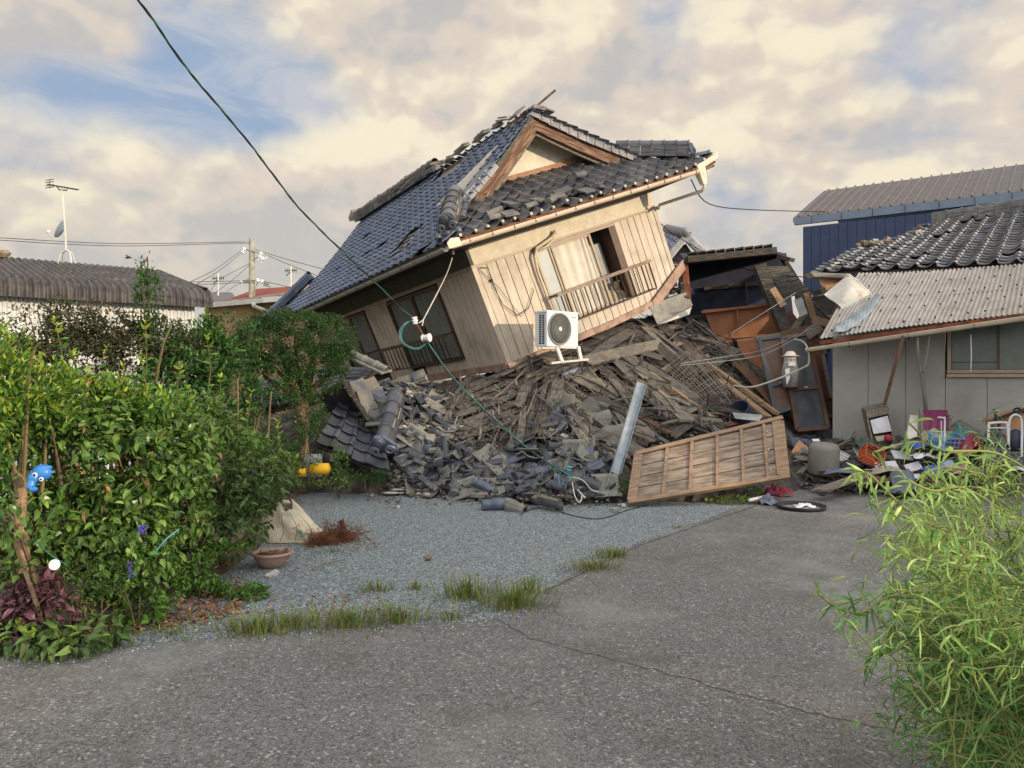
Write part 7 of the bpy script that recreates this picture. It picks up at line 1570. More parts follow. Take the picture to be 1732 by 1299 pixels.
# wooden storm shutter
sc = [P(1062, 850, 9.30), P(1334, 806, 9.62), P(1323, 707, 10.1), P(1075, 768, 9.75)]
sr_ = thing('wooden_shutter', 'old wooden storm shutter panel with battens lying propped against the front of the heap', 'shutter', sc[0])
Rs = frame_of(sc[0], sc[1], np.cross(sc[1]-sc[0], sc[3]-sc[0])); f_ = bil(sc); ns_ = nrm(np.cross(sc[1]-sc[0], sc[3]-sc[0])); ns_ = ns_ if ns_[1] < 0 else -ns_
sr_.matrix_world = Matrix([[*Rs[i], sc[0][i]] for i in range(3)]+[[0, 0, 0, 1]]); sr_['_r'] = [float(x) for x in Rs.ravel()]
for k in range(4):
    a, b = .04+k*.23, .04+(k+1)*.23-.016
    mb = MB(); mb.slab([f_(.03, a), f_(.95, a), f_(.95, b), f_(.03, b)], -ns_*.012); mb.build('board', 'shutter', sr_)
mb = MB(); mb.slab([f_(.02, .0)-ns_*.02, f_(.98, .0)-ns_*.02, f_(.98, 1)-ns_*.02, f_(.02, 1)-ns_*.02], -ns_*.004); mb.build('back_sheet', 'rotwood', sr_)
for u in (.21, .375, .545, .71, .865): mb = MB(); mb.bar(f_(u, .03)+ns_*.012, f_(u, .965)+ns_*.012, .04, .028, up=ns_); mb.build('batten', 'shutterframe', sr_)
for (p_, q_, w2) in (((0, 0), (1, 0), .05), ((0, 1), (1, 1), .05), ((.02, .028), (.02, .972), .11), ((.965, .028), (.965, .972), .16)): mb = MB(); mb.bar(f_(*p_)+ns_*.0, f_(*q_)+ns_*.0, w2, .06 if w2 < .06 else .04, up=ns_); mb.build('frame_rail', 'shutterframe', sr_)
mb = MB()
for (u, v) in ((.885, .82), (.885, .52), (.885, .5), (.885, .16), (.72, .72)): mb.ball(f_(u, v)+ns_*.003, .014, 6)
mb.build('bird_lime_spots', 'plaster', sr_)
# fallen ridge pieces on the gravel
r = thing('ridge_cap_piece', 'dark blue glazed cylinder of ridge tiles with clay end lying on the gravel', 'ridge piece', G(850, 868))
a, b = P(815, 857, 9.1)+UP*.02, P(858, 855, 9.15)+UP*.02
mb = MB(); mb.tube([a, a*.97+b*.03, a*.96+b*.04, a*.6+b*.4, a*.58+b*.42, b], [.075, .075, .068, .066, .078, .076], 18); mb.build('glazed_tube', 'tile', r, smooth=True)
mb = MB(); lump(mb, A([0, 0, 0]), .1); mb.v[0] = mb.v[0]*A([1.3, .8, .8])+P(872, 857, 9.1); mb.build('clay_core', 'mortar', r)
mb = MB(); mb.tube([b, P(868, 858, 9.05), P(888, 864, 8.95)], [.08, .09, .05], 9, cap=False); mb.build('tile_shell', 'tile_dusty', r)
r = thing('ridge_cap_piece', 'upturned grey trough-shaped ridge tile filled with ochre clay on the gravel', 'ridge piece', G(930, 866))
mb = MB(); a, b = P(908, 846, 9.25), P(952, 856, 9.0)
f_ = lambda u, v: (a*(1-u)+b*u)+A([0, .12, 0])*math.cos(math.pi*v)-UP*.10*math.sin(math.pi*v)+UP*.05
mb.grid(f_, 6, 8); mb.grid(lambda u, v: f_(u, v)+UP*.012*math.sin(math.pi*v)*0+A([0, 0, .014]), 6, 8); mb.build('trough_tile', 'tile_loose', r)
mb = MB()
for k in range(5): lump(mb, a*(1-k/6)+b*k/6+UP*.03, .06)
mb.build('clay_core', 'mortar', r)
kawara(G(777, 847)+UP*.03, A([0, 0, 1]), .4, 'tile_dusty', 'flat grey tile lying face up on the gravel left of the blue glazed piece', None, tilt=.1)
kawara(G(826, 834)+UP*.02, A([0, 0, 1]), .9, 'mortar', 'small orange-brown tile fragment at the rubble edge', None, tilt=.1, s=.45)
for (x, y, m, s_, lb) in ((724, 949, 'mortar', .035, 'orange-brown clay ball alone on the gravel'), (461, 1018, 'mortar', .018, 'tiny brown clay lump on the gravel beneath the planter'), (808, 975, 'mortar', .016, 'small flat clay crumb above the biggest grass clump')):
    b_ = MB(); lump(b_, G(x, y)+UP*s_*.8, s_); lump(b_, G(x, y)+A([s_*.5, 0, s_*.9]), s_*.7); tag(b_.build('clay_ball', m), lb, 'clay lump')
for (x, y, lb) in ((628, 840, 'white paper scrap on the gravel below the rubble'), (672, 860, 'smaller white paper scrap farther onto the gravel'), (1052, 857, 'crumpled white paper scrap by the shutter corner'), (925, 838, 'white shard at the foot of the fallen cable')):
    mb = MB(); c = G(x, y)+UP*.02; mb.grid(lambda u, v: c+A([(u-.5)*.09, (v-.5)*.05, .02*math.sin(u*7+v*4)]), 4, 3); tag(mb.build('paper_scrap', 'plaster'), lb, 'paper scrap')
# planter
pc = G(449, 968)+A([0, .18, 0])
r = thing('flower_planter', 'round pinkish terracotta planter bowl with dry soil at the hedge end', 'planter', pc)
mb = MB(); mb.lathe(pc+UP*.0, [(.0, 0), (.075, 0), (.095, .015), (.14, .07), (.155, .105), (.168, .11), (.17, .128), (.156, .13), (.138, .1), (0, .09)], (0, 0, 1), 28); mb.build('bowl', 'pot', r, smooth=True)
mb = MB(); mb.lathe(pc+UP*.125, [(.0, -.005), (.1, -.012), (.142, -.02)], (0, 0, 1), 16); mb.build('soil', 'soil', r)
mb = MB(); ps = A([pc+A([random.uniform(-.11, .11), random.uniform(-.1, .08), .12]) for k in range(70)]); leaves(mb, ps, rng.normal(size=(70, 3))+A([0, 0, .5]), rng.uniform(.02, .05, 70), .4); mb.build('dry_sprigs', 'deadleaf', r)
mb = MB(); mb.slab([G(447, 977), G(456, 981), G(473, 970), G(466, 966)], UP*.02); tag(mb.build('white_shard', 'plaster'), 'white broken shard on the gravel in front of the planter', 'shard')
# rice sack
pk2 = G(487, 925)
sk_ = thing('woven_sack', 'half-full cream woven sack with green print leaning beside the hedge', 'sack', pk2)
cs = P(487, 890, 7.45); 
def sackf(u, v, off=0.0):
    a = 2*math.pi*u; z = v
    wx = .25*(1-.0*z)*(1-.72*z**2.2)+.0; wy = .17*(1-.75*z**2)
    k = 1+.13*math.sin(2*a+1+z*3)+.08*math.sin(5*a+4*z)*(1-z*.4)+.05*math.sin(11*a-5*z)+.05*math.sin(9*z+3*a)
    x = math.cos(a)*(wx*k+off)+.0+(-.06*z+.02); y = math.sin(a)*(wy*k+off)
    return A([cs[0]+x+.02, 7.45+y, .01+z*(.33+.05*math.sin(2*a+.5)+.02*math.sin(5*a))])
mb = MB(); mb.grid(lambda u, v: sackf(u, v), 40, 14); mb.ball(sackf(0, .98)*0+A([cs[0]-.04, 7.45, .37]), .05, 8, (1.4, 1, .5)); mb.build('sack_body', 'sack', sk_, smooth=True)
mb = MB(); mb.grid(lambda u, v: A([cs[0]-.2+.08*u-.05*v, 7.38-.03*u, .06+.26*v+.03*math.sin(u*6)]), 6, 6); mb.build('folded_mouth', 'sack', sk_, smooth=True)
mb = MB()
for uu, w2 in ((.80, .006), (.90, .006), (.70, .005)): mb.grid(lambda u, v: sackf(uu+w2*u+.03*math.sin(v*2.5), .05+.85*v, .003), 1, 12)
mb.build('green_stripe', 'sackgreen', sk_)
mb = MB()   # blurred characters printed on the sack
for (u0, v0, s_) in ((.835, .16, .022), (.83, .30, .016),):
    for (du, dv, lu, lv) in ((0, .9, 1, .12), (0, .55, 1, .12), (.1, .0, .8, .14), (.42, 0, .14, 1), (.1, .2, .16, .35), (.72, .2, .16, .35), (0, .3, 1, .1)): mb.grid(lambda u, v: sackf(u0+(du+lu*u)*s_*1.6, v0+(dv+lv*v)*s_*6, .004), 3, 3)
mb.build('green_lettering', 'sackgreen', sk_)
mb = MB()
for (u0, v0, lu, lv) in ((.80, .46, .03, .05), (.82, .40, .02, .03), (.60, .35, .03, .05), (.845, .52, .01, .06)): mb.grid(lambda u, v: sackf(u0+lu*u, v0+lv*v, .004), 3, 3)
mb.build('red_print', 'sackred', sk_)
# roots
for (x, y, r0, n, lb) in ((575, 915, .16, 500, 'clump of dry reddish roots on the gravel right of the sack'), (540, 922, .1, 240, 'smaller dry root clump touching the sack'), (595, 820, .2, 380, 'reddish heap of dry litter left of the grey tub')):
    mb = MB(); c = G(x, y)+(UP*0)
    for i in range(n):
        p = c+rng.normal(size=3)*A([r0*.5, r0*.4, r0*.3]); p[2] = abs(p[2])+.01; d = rng.normal(size=3)*.05; d[2] *= .6; mb.tube([p, p+d+rng.normal(size=3)*.01, p+d*2], .0022, 3, cap=False)
    if x == 575: mb.tube([c, c+A([.03, 0, .14]), c+A([.01, 0, .2])], [.012, .02, .03], 6)
    tag(mb.build('root_clump', 'root'), lb, 'roots')
cable('dry_stalk', [G(525, 968)+UP*.02, G(555, 958)+UP*.03, G(583, 951)+UP*.02], .004, 'twig', 'pale dry stalk on the gravel below the sack'); bpy.data.objects['dry_stalk']['category'] = 'stalk'
# blue elephant, white disc, wires in hedge
ec = P(70, 803, 4.42)
r = thing('elephant_ornament', 'blue plastic elephant head ornament with round eyes hanging in the hedge', 'garden ornament', ec-UP*.06)
mb = MB(); mb.ball(ec+A([.004, 0, .012]), .056, 18, (1.0, .74, .84)); mb.tube(smoothc([ec+A([-.025, -.01, 0]), ec+A([-.033, -.035, -.04]), ec+A([-.032, -.045, -.068]), ec+A([-.012, -.05, -.078]), ec+A([.0, -.05, -.066])]), [.034]*5+[.022]*8+[.014]*11+[.012], 12)
for (dx, dz) in ((.058, .04), (.06, .0)): mb.lathe(ec+A([.035, 0, dz*.5+.015]), [(.022, 0), (.012, .02), (.0, .034)], nrm([.9, -.1, dz*12-.1]), 10)
mb.build('head', 'elephant', r, smooth=True)
for (x, z, k) in ((-.012, .004, .9), (.024, -.02, .7)):
    mb = MB(); d = nrm([x*3, -1, -.05]); c = ec+A([x, -.034-.005*k, z]); mb.lathe(c, [(.017*k, 0), (.016*k, .006), (0, .008)], d, 16); e = mb.build('eye', 'porcelain', r)
    mb = MB(); mb.lathe(c+d*.0075, [(.009*k, 0), (.007*k, .002), (0, .003)], d, 12); mb.build('pupil', 'black', e)
mb = MB(); mb.lathe(P(93, 955, 4.25), [(0, 0), (.026, 0), (.03, .006), (.028, .012), (0, .014)], nrm([.2, -1, .1]), 20); mb.v[0] = mb.v[0]; tag(mb.build('white_disc', 'porcelain'), 'round white disc on a string in the lower hedge', 'disc')
cable('garden_string', [P(58, 912, 4.4), P(85, 938, 4.3), P(116, 957, 4.35)], .003, 'wiregreen', 'green string tied from the tan trunk past the white disc')
cable('blue_stick', [P(261, 938, 4.7), P(278, 915, 4.7), P(303, 895, 4.8)], .005, 'wireblue', 'pale blue bent stick in the hedge right of the violet flowers')
# yellow containers, grey tub, half pipe near tree
for (x, y, w2, lb) in ((541, 793, .14, 'right-hand yellow plastic container in the weeds'), (507, 796, .09, 'left-hand smaller yellow plastic container in the weeds')):
    mb = MB(); c = P(x, y, 10.0); mb.tube([c-A([w2, 0, 0]), c-A([w2*.8, 0, 0]), c+A([w2*.8, 0, 0]), c+A([w2, 0, 0])], [.03, .075, .075, .03], 14); tag(mb.build('yellow_container', 'yellow_plastic', smooth=True), lb, 'container')
mb = MB(); c = G(669, 822); mb.lathe(c, [(0, .0), (.1, .0), (.13, .16), (.12, .16), (.09, .02), (0, .02)], nrm([.1, -.2, 1]), 20); tag(mb.build('grey_tub', 'blue_drum', smooth=True), 'small blue-grey tub standing at the left foot of the rubble', 'tub')
mb = MB()
for i in range(200): p = c+A([0, 0, .17])+rng.normal(size=3)*A([.09, .07, .02]); mb.tube([p, p+rng.normal(size=3)*.03], .003, 3)
tag(mb.build('straw_wad', 'root'), 'wad of brown straw lying on top of the blue-grey tub', 'straw')
mb = MB(); mb.grid(lambda u, v: P(530, 780, 10.2)+A([.12*math.cos(math.pi*v), -.1*math.sin(math.pi*v)*.5, .15*u*2-.2]) , 6, 8); tag(mb.build('broken_pipe', 'steel', smooth=True), 'pale broken half pipe standing between the clipped tree and the tile plane', 'pipe')
mb = MB(); mb.ball(P(556, 776, 10.3), .1, 10, (1, 1, .9)); tag(mb.build('black_bag', 'black'), 'small black bag below the crumpled tile plane', 'bag')
# ------------------------------------------------------------------ clutter before the grey wall
def crate(c, ux, L, Wd, Hh, tilt, m, label, name='basket', nb=6, nh=3):
    ux = nrm(ux); t = nrm(tilt); uy = nrm(np.cross(t, ux)); ux = np.cross(uy, t); r = thing(name, label, 'basket', c)
    mb = MB(); mb.slab([c-ux*L/2-uy*Wd/2, c+ux*L/2-uy*Wd/2, c+ux*L/2+uy*Wd/2, c-ux*L/2+uy*Wd/2], t*.008); mb.build('base', m, r)
    mb = MB()
    for (o, d, l) in ((-uy*Wd/2, ux, L), (uy*Wd/2, ux, L), (-ux*L/2, uy, Wd), (ux*L/2, uy, Wd)):
        n = max(3, int(nb*l/L)); e = nrm(o)
        for k in range(n+1): p = c+o+d*l*(k/n-.5); mb.bar(p, p+t*Hh+e*.02, .010, .006, up=e)
        for k in range(nh+1): q_ = c+o+t*Hh*k/nh+e*.02*k/nh; mb.bar(q_-d*l*.5, q_+d*l*.5, .012 if k < nh else .022, .007, up=t)
    mb.build('lattice_sides', m, r)
def cloth(c, L, Wd, hgt, m, label, name='cloth_heap', seed=0, cat='cloth'):
    mb = MB(); c = A(c, float); ph = seed*1.7
    def f(u, v):
        x, y = (u-.5)*2, (v-.5)*2; e = max(0, 1-(x*x+y*y)*.55)
        return c+A([x*L/2*(1+.15*math.sin(5*y+ph)), y*Wd/2*(1+.15*math.sin(4*x+ph)), hgt*e*(.75+.3*math.sin(5.1*x+3*y+ph)+.2*math.sin(9*y-4*x+ph))+.008])
    mb.grid(f, 22, 22); return tag(mb.build(name, m, smooth=True), label, cat)
# wooden cabinet with white sheet
c4 = [P(1478, 762, 11.3), P(1512, 762, 11.5), P(1501, 688, 11.8), P(1464, 696, 11.6)]
r = thing('wooden_cabinet', 'small open wooden cabinet tipped backward against the grey wall', 'cabinet', c4[0])
f_ = bil(c4); n = A([.0, -.28, 0]); bk = A([.08, .3, .03])
mb = MB(); mb.slab([f_(0, 0), f_(0, 1), f_(0, 1)+bk, f_(0, 0)+bk], A([.02, 0, 0])); mb.slab([f_(1, 0), f_(1, 1), f_(1, 1)+bk, f_(1, 0)+bk], A([.02, 0, 0])); mb.slab([f_(0, 0)+bk, f_(1, 0)+bk, f_(1, 1)+bk, f_(0, 1)+bk], A([0, .02, 0])); mb.slab([f_(0, 1), f_(1, 1), f_(1, 1)+bk, f_(0, 1)+bk], A([0, 0, .02])); mb.build('carcass', 'palewood', r)
mb = MB(); mb.slab([f_(0, .82), f_(1, .84), f_(1, 1), f_(0, 1)], -A([0, .02, 0])); mb.build('top_board', 'palewood', r)
mb = MB(); mb.slab([f_(.12, .42)-A([0, .03, 0]), f_(.98, .44)-A([0, .03, 0]), f_(.92, .8)-A([0, .02, 0]), f_(.1, .76)-A([0, .02, 0])], A([0, .01, 0])); mb.build('white_sheet', 'paper_white', r)
# magenta folding chair
r = thing('folding_chair', 'folding chair with dark magenta cloth back among the clutter', 'chair', P(1580, 745, 11.0))
mb = MB(); c4 = [P(1559, 728, 11.1), P(1603, 728, 11.1), P(1602, 693, 11.3), P(1561, 693, 11.3)]; f_ = bil(c4); mb.grid(lambda u, v: f_(u, v)+A([0, -.04, 0])*math.sin(math.pi*v)+A([0, .012*math.sin(u*22), 0]), 20, 6); mb.build('backrest_cloth', 'magenta_cloth', r, smooth=True)
mb = MB(); mb.bar(P(1557, 692, 11.25), P(1559, 745, 11), .03, .03, up=(0, 1, 0)); mb.bar(P(1605, 703, 11.25), P(1606, 750, 11), .03, .03, up=(0, 1, 0)); mb.bar(P(1556, 750, 10.9), P(1610, 750, 10.9), .04, .03); mb.tube([P(1600, 700, 11.2), P(1611, 704, 11.1), P(1604, 722, 11.1)], .008, 5); mb.build('wooden_frame', 'palewood', r)
cl_ = lambda x, y, D, *a, **k: cloth(P(x, y, D), *a, **k)
cl_(1580, 748, 10.9, .55, .4, .16, 'beige_cloth', 'crumpled olive-beige cloth on the seat of the magenta chair', seed=1)
cl_(1560, 757, 10.7, .4, .3, .08, 'blue_cloth', 'royal blue cloth below the magenta chair', seed=2)
cl_(1640, 772, 10.4, .5, .4, .28, 'wine_cloth', 'wine-red cloth draped in front of the turquoise basket', seed=3)
cl_(1535, 757, 10.9, .3, .3, .1, 'grey_tarp', 'grey cloth between the cabinet and the white drawer', seed=4)
cl_(1466, 758, 11.2, .35, .3, .14, 'dark_green_cloth', 'dark olive cloth heap left of the wooden cabinet', seed=5)
cl_(1590, 800, 10.2, .4, .3, .1, 'blue_cloth', 'bright blue cloth lower right beside the tarpaulin', seed=6)
cl_(1500, 800, 10.6, .5, .3, .08, 'beige_cloth', 'beige cloth flattened behind the grey tarpaulin', seed=7)
cl_(1680, 760, 10.3, .35, .3, .25, 'dark_green_cloth', 'dark green cloth heap beside the turquoise basket', seed=8)
cl_(1480, 815, 10.4, .9, .5, .07, 'brown_vinyl', 'brown vinyl sheet spread behind the long pale plank', seed=9, name='vinyl_sheet', cat='sheet')
cl_(1450, 790, 11.0, .5, .35, .1, 'navy_tarp', 'crumpled navy cloth right of the ribbed white shutter', seed=10)
cl_(1420, 800, 10.6, .5, .3, .05, 'grey_tarp', 'thin grey sheet at the foot of the grey bucket', seed=11, name='plastic_sheet', cat='sheet')
cl_(1700, 790, 10.0, .6, .4, .2, 'navy_tarp', 'dark blue-black bundle below the walking frame', seed=12)
cl_(1630, 800, 9.9, .4, .3, .1, 'pink_cloth', 'faded pink cloth behind the willow top', seed=13)
cl_(1560, 775, 10.6, .3, .25, .07, 'paper_white', 'white cloth patch left of the pale blue basket', seed=14)
mb = MB(); q0 = [P(1505, 800, 10.3), P(1545, 796, 10.3), P(1552, 833, 9.85), P(1512, 835, 9.8)]; f_ = bil([q0[3], q0[2], q0[1], q0[0]])
mb.grid(lambda u, v: f_(u, v)+A([0, -.12, .05])*math.sin(math.pi*u)*(1-v*.3)+A([0, 0, .02*math.sin(u*13+v*6)]), 16, 12); mb.slab([f_(0, 0), f_(1, 0), f_(1, 0)+A([0, .4, 0]), f_(0, 0)+A([0, .4, 0])], UP*.02); tag(mb.build('grey_tarpaulin', 'grey_tarp', smooth=True), 'bulky dark grey-blue tarpaulin bundle at the front of the clutter', 'tarpaulin')
crate(P(1634, 755, 10.9), A([1, -.3, -.35]), .42, .3, .2, A([.35, -.5, .8]), 'turquoise_plastic', 'turquoise lattice basket tipped toward the viewer', 'plastic_basket')
crate(P(1599, 758, 10.5), A([1, -.2, -.1]), .34, .26, .18, A([0, -.2, 1]), 'sky_blue_plastic', 'pale blue basket right below the magenta chair', 'plastic_basket')
crate(P(1466, 775, 10.95), A([1, -.2, -.35]), .26, .2, .18, A([.3, -.9, .45]), 'orange_plastic', 'orange crate lying on its side left of the cabinet foot', 'plastic_crate', nb=5)
crate(P(1585, 825, 9.9), A([1, 0, 0]), .3, .25, .14, A([0, -.3, 1]), 'brown_vinyl', 'dark brown slatted basket right of the tarpaulin', 'plastic_basket')
mb = MB(); c = P(1392, 803, 10.9); mb.lathe(c, [(0, .0), (.185, .0), (.21, .04), (.21, .36), (.20, .40), (.17, .44), (.13, .455), (.12, .44), (0, .43)], nrm([.03, -.03, 1]), 30); tag(mb.build('grey_bucket', 'bucket_grey', smooth=True), 'big round grey-brown drum standing right of the wooden shutter', 'drum')
mb = MB(); mb.slab([P(1352, 745, 11.8), P(1372, 762, 11.6), P(1367, 785, 11.5), P(1339, 765, 11.7)], A([0, .01, .01])); tag(mb.build('cardboard_piece', 'cardboard'), 'orange-brown cardboard square standing between the shutter and the drum', 'cardboard')
sh4 = [P(1398, 750, 11.7), P(1438, 770, 11.2), P(1423, 792, 11.1), P(1402, 775, 11.5)]; f_ = bil(sh4)
r = thing('ribbed_white_panel', 'small white ribbed panel leaning right of the drum', 'panel', sh4[2]); mb = MB(); mb.slab(sh4, A([0, .012, 0])); mb.build('panel', 'white', r)
mb = MB(); [mb.bar(f_(0, (k+.5)/6)+A([0, -.01, 0]), f_(1, (k+.5)/6)+A([0, -.01, 0]), .012, .01, up=(0, -1, 0)) for k in range(6)]; mb.build('ribs', 'grey', r)
mb = MB(); mb.slab([P(1442, 758, 11.3), P(1468, 745, 11.5), P(1474, 765, 11.2), P(1450, 772, 11.1)], A([0, .01, .01])); tag(mb.build('glass_sheet', 'frost'), 'greenish pane lying behind the orange crate', 'glass pane')
mb = MB(); mb.slab([P(1532, 745, 11.0), P(1540, 702, 11.4), P(1553, 703, 11.4), P(1551, 738, 11.0)], A([.02, .06, 0])); tag(mb.build('storage_box_lid', 'white2'), 'pale plastic drawer front leaning left of the magenta chair', 'drawer')
for i, (x, y, w2, h2, a, m, lb, D) in enumerate([(1500, 790, .3, .2, .3, 'paper_white', 'large white booklet left of the blue cloths', 10.8), (1525, 770, .25, .16, -.3, 'paper_white', 'white paper sheet below the cabinet opening', 10.9), (1545, 790, .2, .14, .8, 'paper_white', 'small white box lid right of the booklet', 10.6),
     (1550, 806, .25, .08, .2, 'paper_white', 'white folded newspaper at the edge of the tarpaulin', 10.3), (1490, 742, .14, .1, .4, 'beige_cloth', 'tan packet inside the cabinet', 11.2), (1514, 755, .1, .06, .1, 'paper_white', 'white scrap beneath the red ball', 11.0), (1600, 785, .2, .1, .5, 'blue_drum', 'lilac box under the willow top', 10.2),
     (1445, 812, .2, .1, .2, 'oldwood', 'grey splintered block behind the long pale plank', 10.7), (1395, 828, .2, .1, -.2, 'beige_cloth', 'printed green wrapper on the rubbish by the drum', 10.5), (1660, 800, .25, .12, .1, 'brownwood', 'brown slat behind the willow', 10.1), (1380, 745, .1, .05, .1, 'paper_white', 'white card on the rim of the drum', 11.5)]):
    p = P(x, y, D); d = A([math.cos(a), -.1, math.sin(a)*.3]); d = nrm(d); e = nrm(A([0, -.75, -.6])); n = np.cross(d, e); mb = MB(); mb.box(p, d*w2, e*h2, n*.02); tag(mb.build(('booklet', 'paper_sheet', 'box_lid', 'newspaper', 'packet', 'paper_scrap', 'small_box', 'wood_block', 'wrapper', 'wood_strip', 'paper_card')[i], m), lb, 'rubbish')
mb = MB(); mb.ball(P(1502, 741, 11.1), .055, 12); tag(mb.build('red_ball', 'red_plastic', smooth=True), 'bright red round pouch at the cabinet mouth', 'pouch')
mb = MB(); mb.tube(smoothc([P(1586, 706, 10.6), P(1596, 707, 10.6), P(1598, 712, 10.6), P(1597, 770, 10.4)]), .012, 6); mb.tube([P(1592, 712, 10.6), P(1593, 770, 10.4)], .006, 5); tag(mb.build('walking_stick', 'alu'), 'thin metal stick with a bent handle before the pale blue basket', 'stick')
# walking frames / trolley at right
r = thing('walker', 'white tubular walking frame at the right edge of the clutter', 'walking frame', P(1690, 780, 10.2))
mb = MB(); mb.tube(smoothc([P(1672, 775, 10.2), P(1672, 722, 10.3), P(1676, 716, 10.3), P(1698, 715, 10.3), P(1704, 722, 10.3), P(1706, 775, 10.2)]), .018, 8); mb.tube([P(1673, 724, 10.3), P(1704, 724, 10.3)], .012, 6); mb.build('tube_frame', 'alu', r, smooth=True)
mb = MB(); f_ = bil([P(1676, 775, 10.15), P(1700, 770, 10.15), P(1703, 742, 10.2), P(1674, 738, 10.25)]); mb.grid(lambda u, v: f_(u, v)+A([0, .03*math.sin(u*8), 0]), 10, 6); mb.build('grey_bag', 'grey_tarp', r)
r = thing('luggage_trolley', 'tall arched white trolley handle with dark bag, rightmost in the clutter', 'trolley', P(1720, 780, 10.2))
mb = MB(); mb.tube(smoothc([P(1706, 760, 10.3), P(1707, 715, 10.3), P(1713, 703, 10.3), P(1722, 703, 10.3), P(1728, 715, 10.3), P(1728, 775, 10.2)]), .016, 8); mb.build('arched_handle', 'alu', r, smooth=True)
mb = MB(); mb.ball(P(1718, 745, 10.35), .13, 12, (.8, .6, 1.2)); mb.build('dark_bag', 'navy_tarp', r, smooth=True)
mb = MB(); mb.bar(P(1682, 692, 10.4), P(1692, 728, 10.3), .03, .03, up=(0, 1, 0)); tag(mb.build('black_umbrella', 'black'), 'closed black umbrella stuck upright in the walking frame', 'umbrella')
mb = MB(); mb.slab([P(1680, 710, 10.8), P(1740, 690, 10.6), P(1740, 725, 10.6), P(1684, 725, 10.8)], A([0, .2, 0])); tag(mb.build('brown_case', 'cardboard'), 'brown case with black edge behind the walking frame', 'case')
mb = MB(); mb.bar(P(1680, 710, 10.75), P(1742, 690, 10.55), .04, .04); mb.tube([P(1712, 700, 10.6), P(1716, 692, 10.6), P(1722, 690, 10.6), P(1732, 698, 10.6)], .015, 5); tag(mb.build('case_handle', 'black'), 'black carrying bar on top of the brown case', 'handle')
mb = MB()
mb.slab([P(1602, 730, 11.2), P(1630, 712, 11.3), P(1660, 730, 11.1), P(1640, 745, 11)], A([0, .1, .02])); tag(mb.build('straw_mat', 'palewood'), 'straw mat edge behind the turquoise basket', 'mat')
# black tray and rubbish in front
tc_ = G(1355, 862)
r = thing('black_tray', 'round black plastic tray on the asphalt below the drum', 'tray', tc_)
mb = MB(); mb.lathe(tc_, [(0, .01), (.25, .01), (.27, .055), (.285, .06), (.28, .045), (.262, 0), (0, 0)], (0, 0, 1), 36); mb.build('dish', 'black_rubber', r, smooth=True)
cloth(tc_+A([0, 0, .015]), .36, .28, .03, 'bucket_grey', 'grey sludge lying in the round black tray', seed=20, name='grey_rag')
cloth(tc_+A([.02, -.05, .03]), .22, .1, .05, 'paper_white', 'white plastic wrapping crumpled in the black tray', seed=21, name='plastic_wrap', cat='wrapper')
cloth(G(1318, 852)+A([0, .25, .03]), .22, .18, .16, 'wine_cloth', 'red and white bag left of the black tray', seed=22, name='red_bag', cat='bag')
cloth(G(1308, 860)+A([0, .2, .0]), .24, .2, .12, 'grey_tarp', 'grey crushed bag at the end of the white pipe', seed=23, name='grey_bag', cat='bag')
cloth(G(1336, 846)+A([.0, .2, .03]), .2, .14, .1, 'red_plastic', 'small crimson cloth behind the black tray', seed=24)
mb = MB(); mb.tube([G(1267, 856)+UP*.07, G(1300, 851)+UP*.09], .022, 10); tag(mb.build('white_pipe', 'white2', smooth=True), 'short white pipe on the ground left of the black tray', 'pipe')
# assorted small rubbish: countable scraps sharing one group
cols = ['paper_white', 'beige_cloth', 'blue_drum', 'oldwood', 'grey_tarp', 'navy_tarp', 'bucket_grey', 'dark_green_cloth', 'wine_cloth', 'palewood', 'brown_vinyl', 'grey_tarp']
for i in range(120):
    x, y = rand_in([(1345, 800), (1440, 770), (1460, 755), (1730, 750), (1730, 812), (1560, 826), (1460, 842), (1360, 846)]); c = Sf(x, y)+UP*random.uniform(.03, .1); s_ = random.uniform(.04, .13); mb = MB(); a = random.random()*6
    d = nrm([math.cos(a), math.sin(a), random.uniform(-.4, .4)]); e = nrm(np.cross(d, [random.uniform(-.4, .4), random.uniform(-.9, .1), 1])); n = np.cross(d, e)
    mb.grid(lambda u, v: c+d*(u-.5)*s_*1.6+e*(v-.5)*s_+n*(.02*math.sin(u*6+i)+.012*math.sin(v*7)), 4, 3); tag(mb.build('household_scrap', random.choice(cols)), 'crumpled household scrap strewn before the grey wall', 'scrap', 'household scraps before the grey wall')
for i in range(3): zone([(1350, 752), (1480, 770), (1640, 815), (1500, 838), (1370, 842)], 10, (-30, 30), (.25, .7), (.02, .08), ['oldwood', 'palewood', 'rotwood', 'brownwood'][i:i+2], ['thin', 'dusty', 'dark'][i]+' slat lying in the household clutter', ['thin', 'dusty', 'dark'][i]+' slats in the clutter', name='slat', cat='slat', lift=(.02, .08))
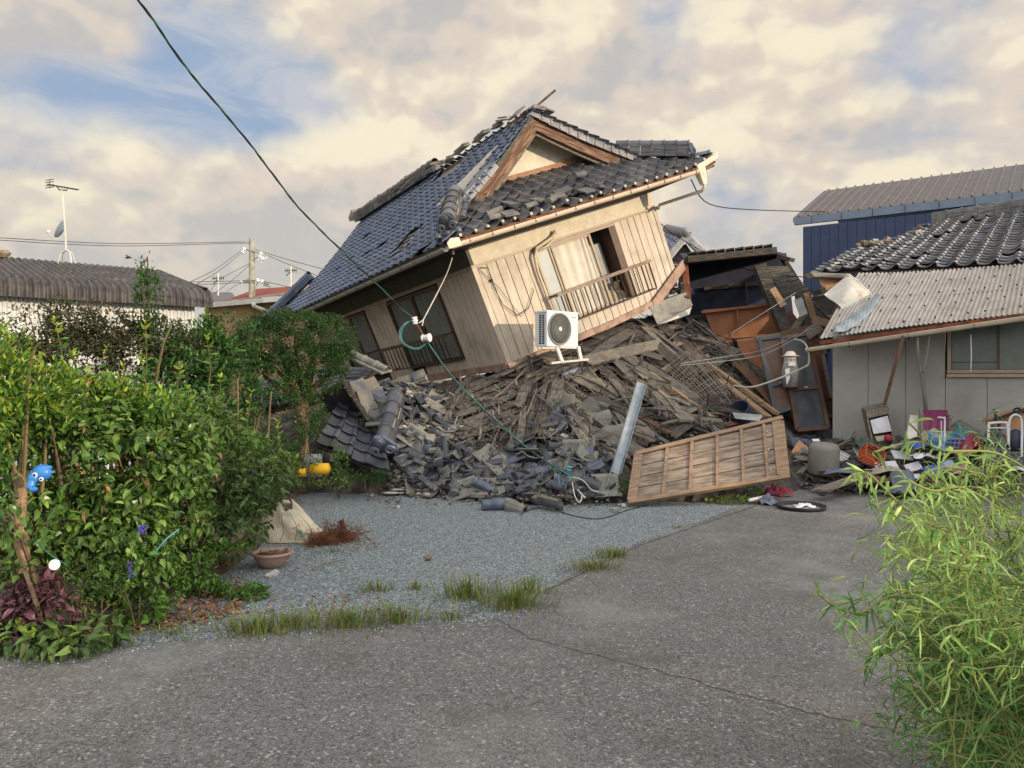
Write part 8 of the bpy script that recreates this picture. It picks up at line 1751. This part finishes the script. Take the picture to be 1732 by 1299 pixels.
LM = [('air conditioner', 945, 560), ('metal channel', 1060, 720), ('wooden shutter', 1200, 780), ('square dusty tile', 1024, 826), ('porcelain insulators', 710, 560), ('scroll-ended fallen ridge', 662, 750), ('blue-grey tub', 669, 822),
      ('blue glazed ridge piece', 838, 858), ('bent wall corner', 865, 615), ('bamboo lattice', 1180, 660), ('timber stump', 1204, 700), ('grey-brown drum', 1392, 780), ('orange panelling', 1260, 560), ('clean blue-grey tile', 970, 643), ('white hose', 1300, 640),
      ('cable end', 965, 800), ('mossy concrete slab', 1130, 520), ('red-brown panel', 1260, 640), ('side balcony', 720, 600), ('tarpaulin bundle', 1530, 815), ('orange crate', 1466, 775), ('wooden cabinet', 1490, 725), ('black tray', 1355, 860), ('magenta chair', 1582, 720),
      ('walking frame', 1690, 750), ('turquoise basket', 1634, 745), ('long pale plank', 1445, 828), ('dark round bin', 1258, 716), ('roof boarding', 830, 690), ('broken half pipe', 530, 780)]
WORDS = dict(oldwood='grey', rotwood='dark rotten', palewood='pale', brownwood='red-brown', tanwood='tan', tile_loose='dark', tile_dusty='dust-covered', tile_front='dark', tile='blue-grey', tile_old='pale grey', paper_white='white', beige_cloth='beige', blue_drum='blue-grey', grey_tarp='dark grey', cardboard='orange-brown', white2='cream', dark_green_cloth='dark green', wine_cloth='wine-red', sky_blue_plastic='pale blue', brown_vinyl='brown', clay='clay', plaster='pale', mortar='ochre')
INV = {v.name: k for k, v in MT.items()}
bins = {}
for o in bpy.data.objects:
    if o.parent is None and o.type == 'MESH' and 'group' in o and o.name.split('.')[0] in ('broken_board', 'lath', 'stick', 'slat', 'loose_tile', 'plaster_chunk', 'household_scrap', 'mortar_lump', 'roof_board'):
        V = np.zeros(len(o.data.vertices)*3); o.data.vertices.foreach_get('co', V); c = V.reshape(-1, 3).mean(0); c = o.matrix_world@Vector(c)
        x, y = CX+F*c.x/c.y, HY-F*(c.z-CAMZ)/c.y
        n_, lx, ly = min(LM, key=lambda l: math.hypot(l[1]-x, (l[2]-y)*1.2)); dx, dy = x-lx, y-ly
        dr_ = ('right of' if dx > 0 else 'left of') if abs(dx) > abs(dy) else ('below' if dy > 0 else 'above')
        noun = o.name.split('.')[0].replace('_', ' ').replace('loose tile', 'roof tile'); wd = WORDS.get(INV.get(o.data.materials[0].name, ''), 'grey')
        bins.setdefault((wd+' '+noun if not (noun.startswith('plaster') and wd == 'clay') else noun, dr_, n_), []).append((math.hypot(dx, dy), o))
ORD = ['nearest', 'second nearest', 'third nearest', 'fourth nearest', 'fifth nearest', 'sixth nearest', 'seventh nearest', 'eighth nearest', 'ninth nearest', 'tenth nearest']
for (nn_, dr_, lm), L in bins.items():
    for i, (d_, o) in enumerate(sorted(L, key=lambda t: t[0])):
        o['label'] = '%s %s the %s%s' % (nn_, dr_, lm, '' if len(L) == 1 else ', the %s of them' % (ORD[i] if i < 10 else str(i+1)+'th nearest'))
for o in bpy.data.objects:
    for k in ('_o', '_r'):
        if k in o: del o[k]
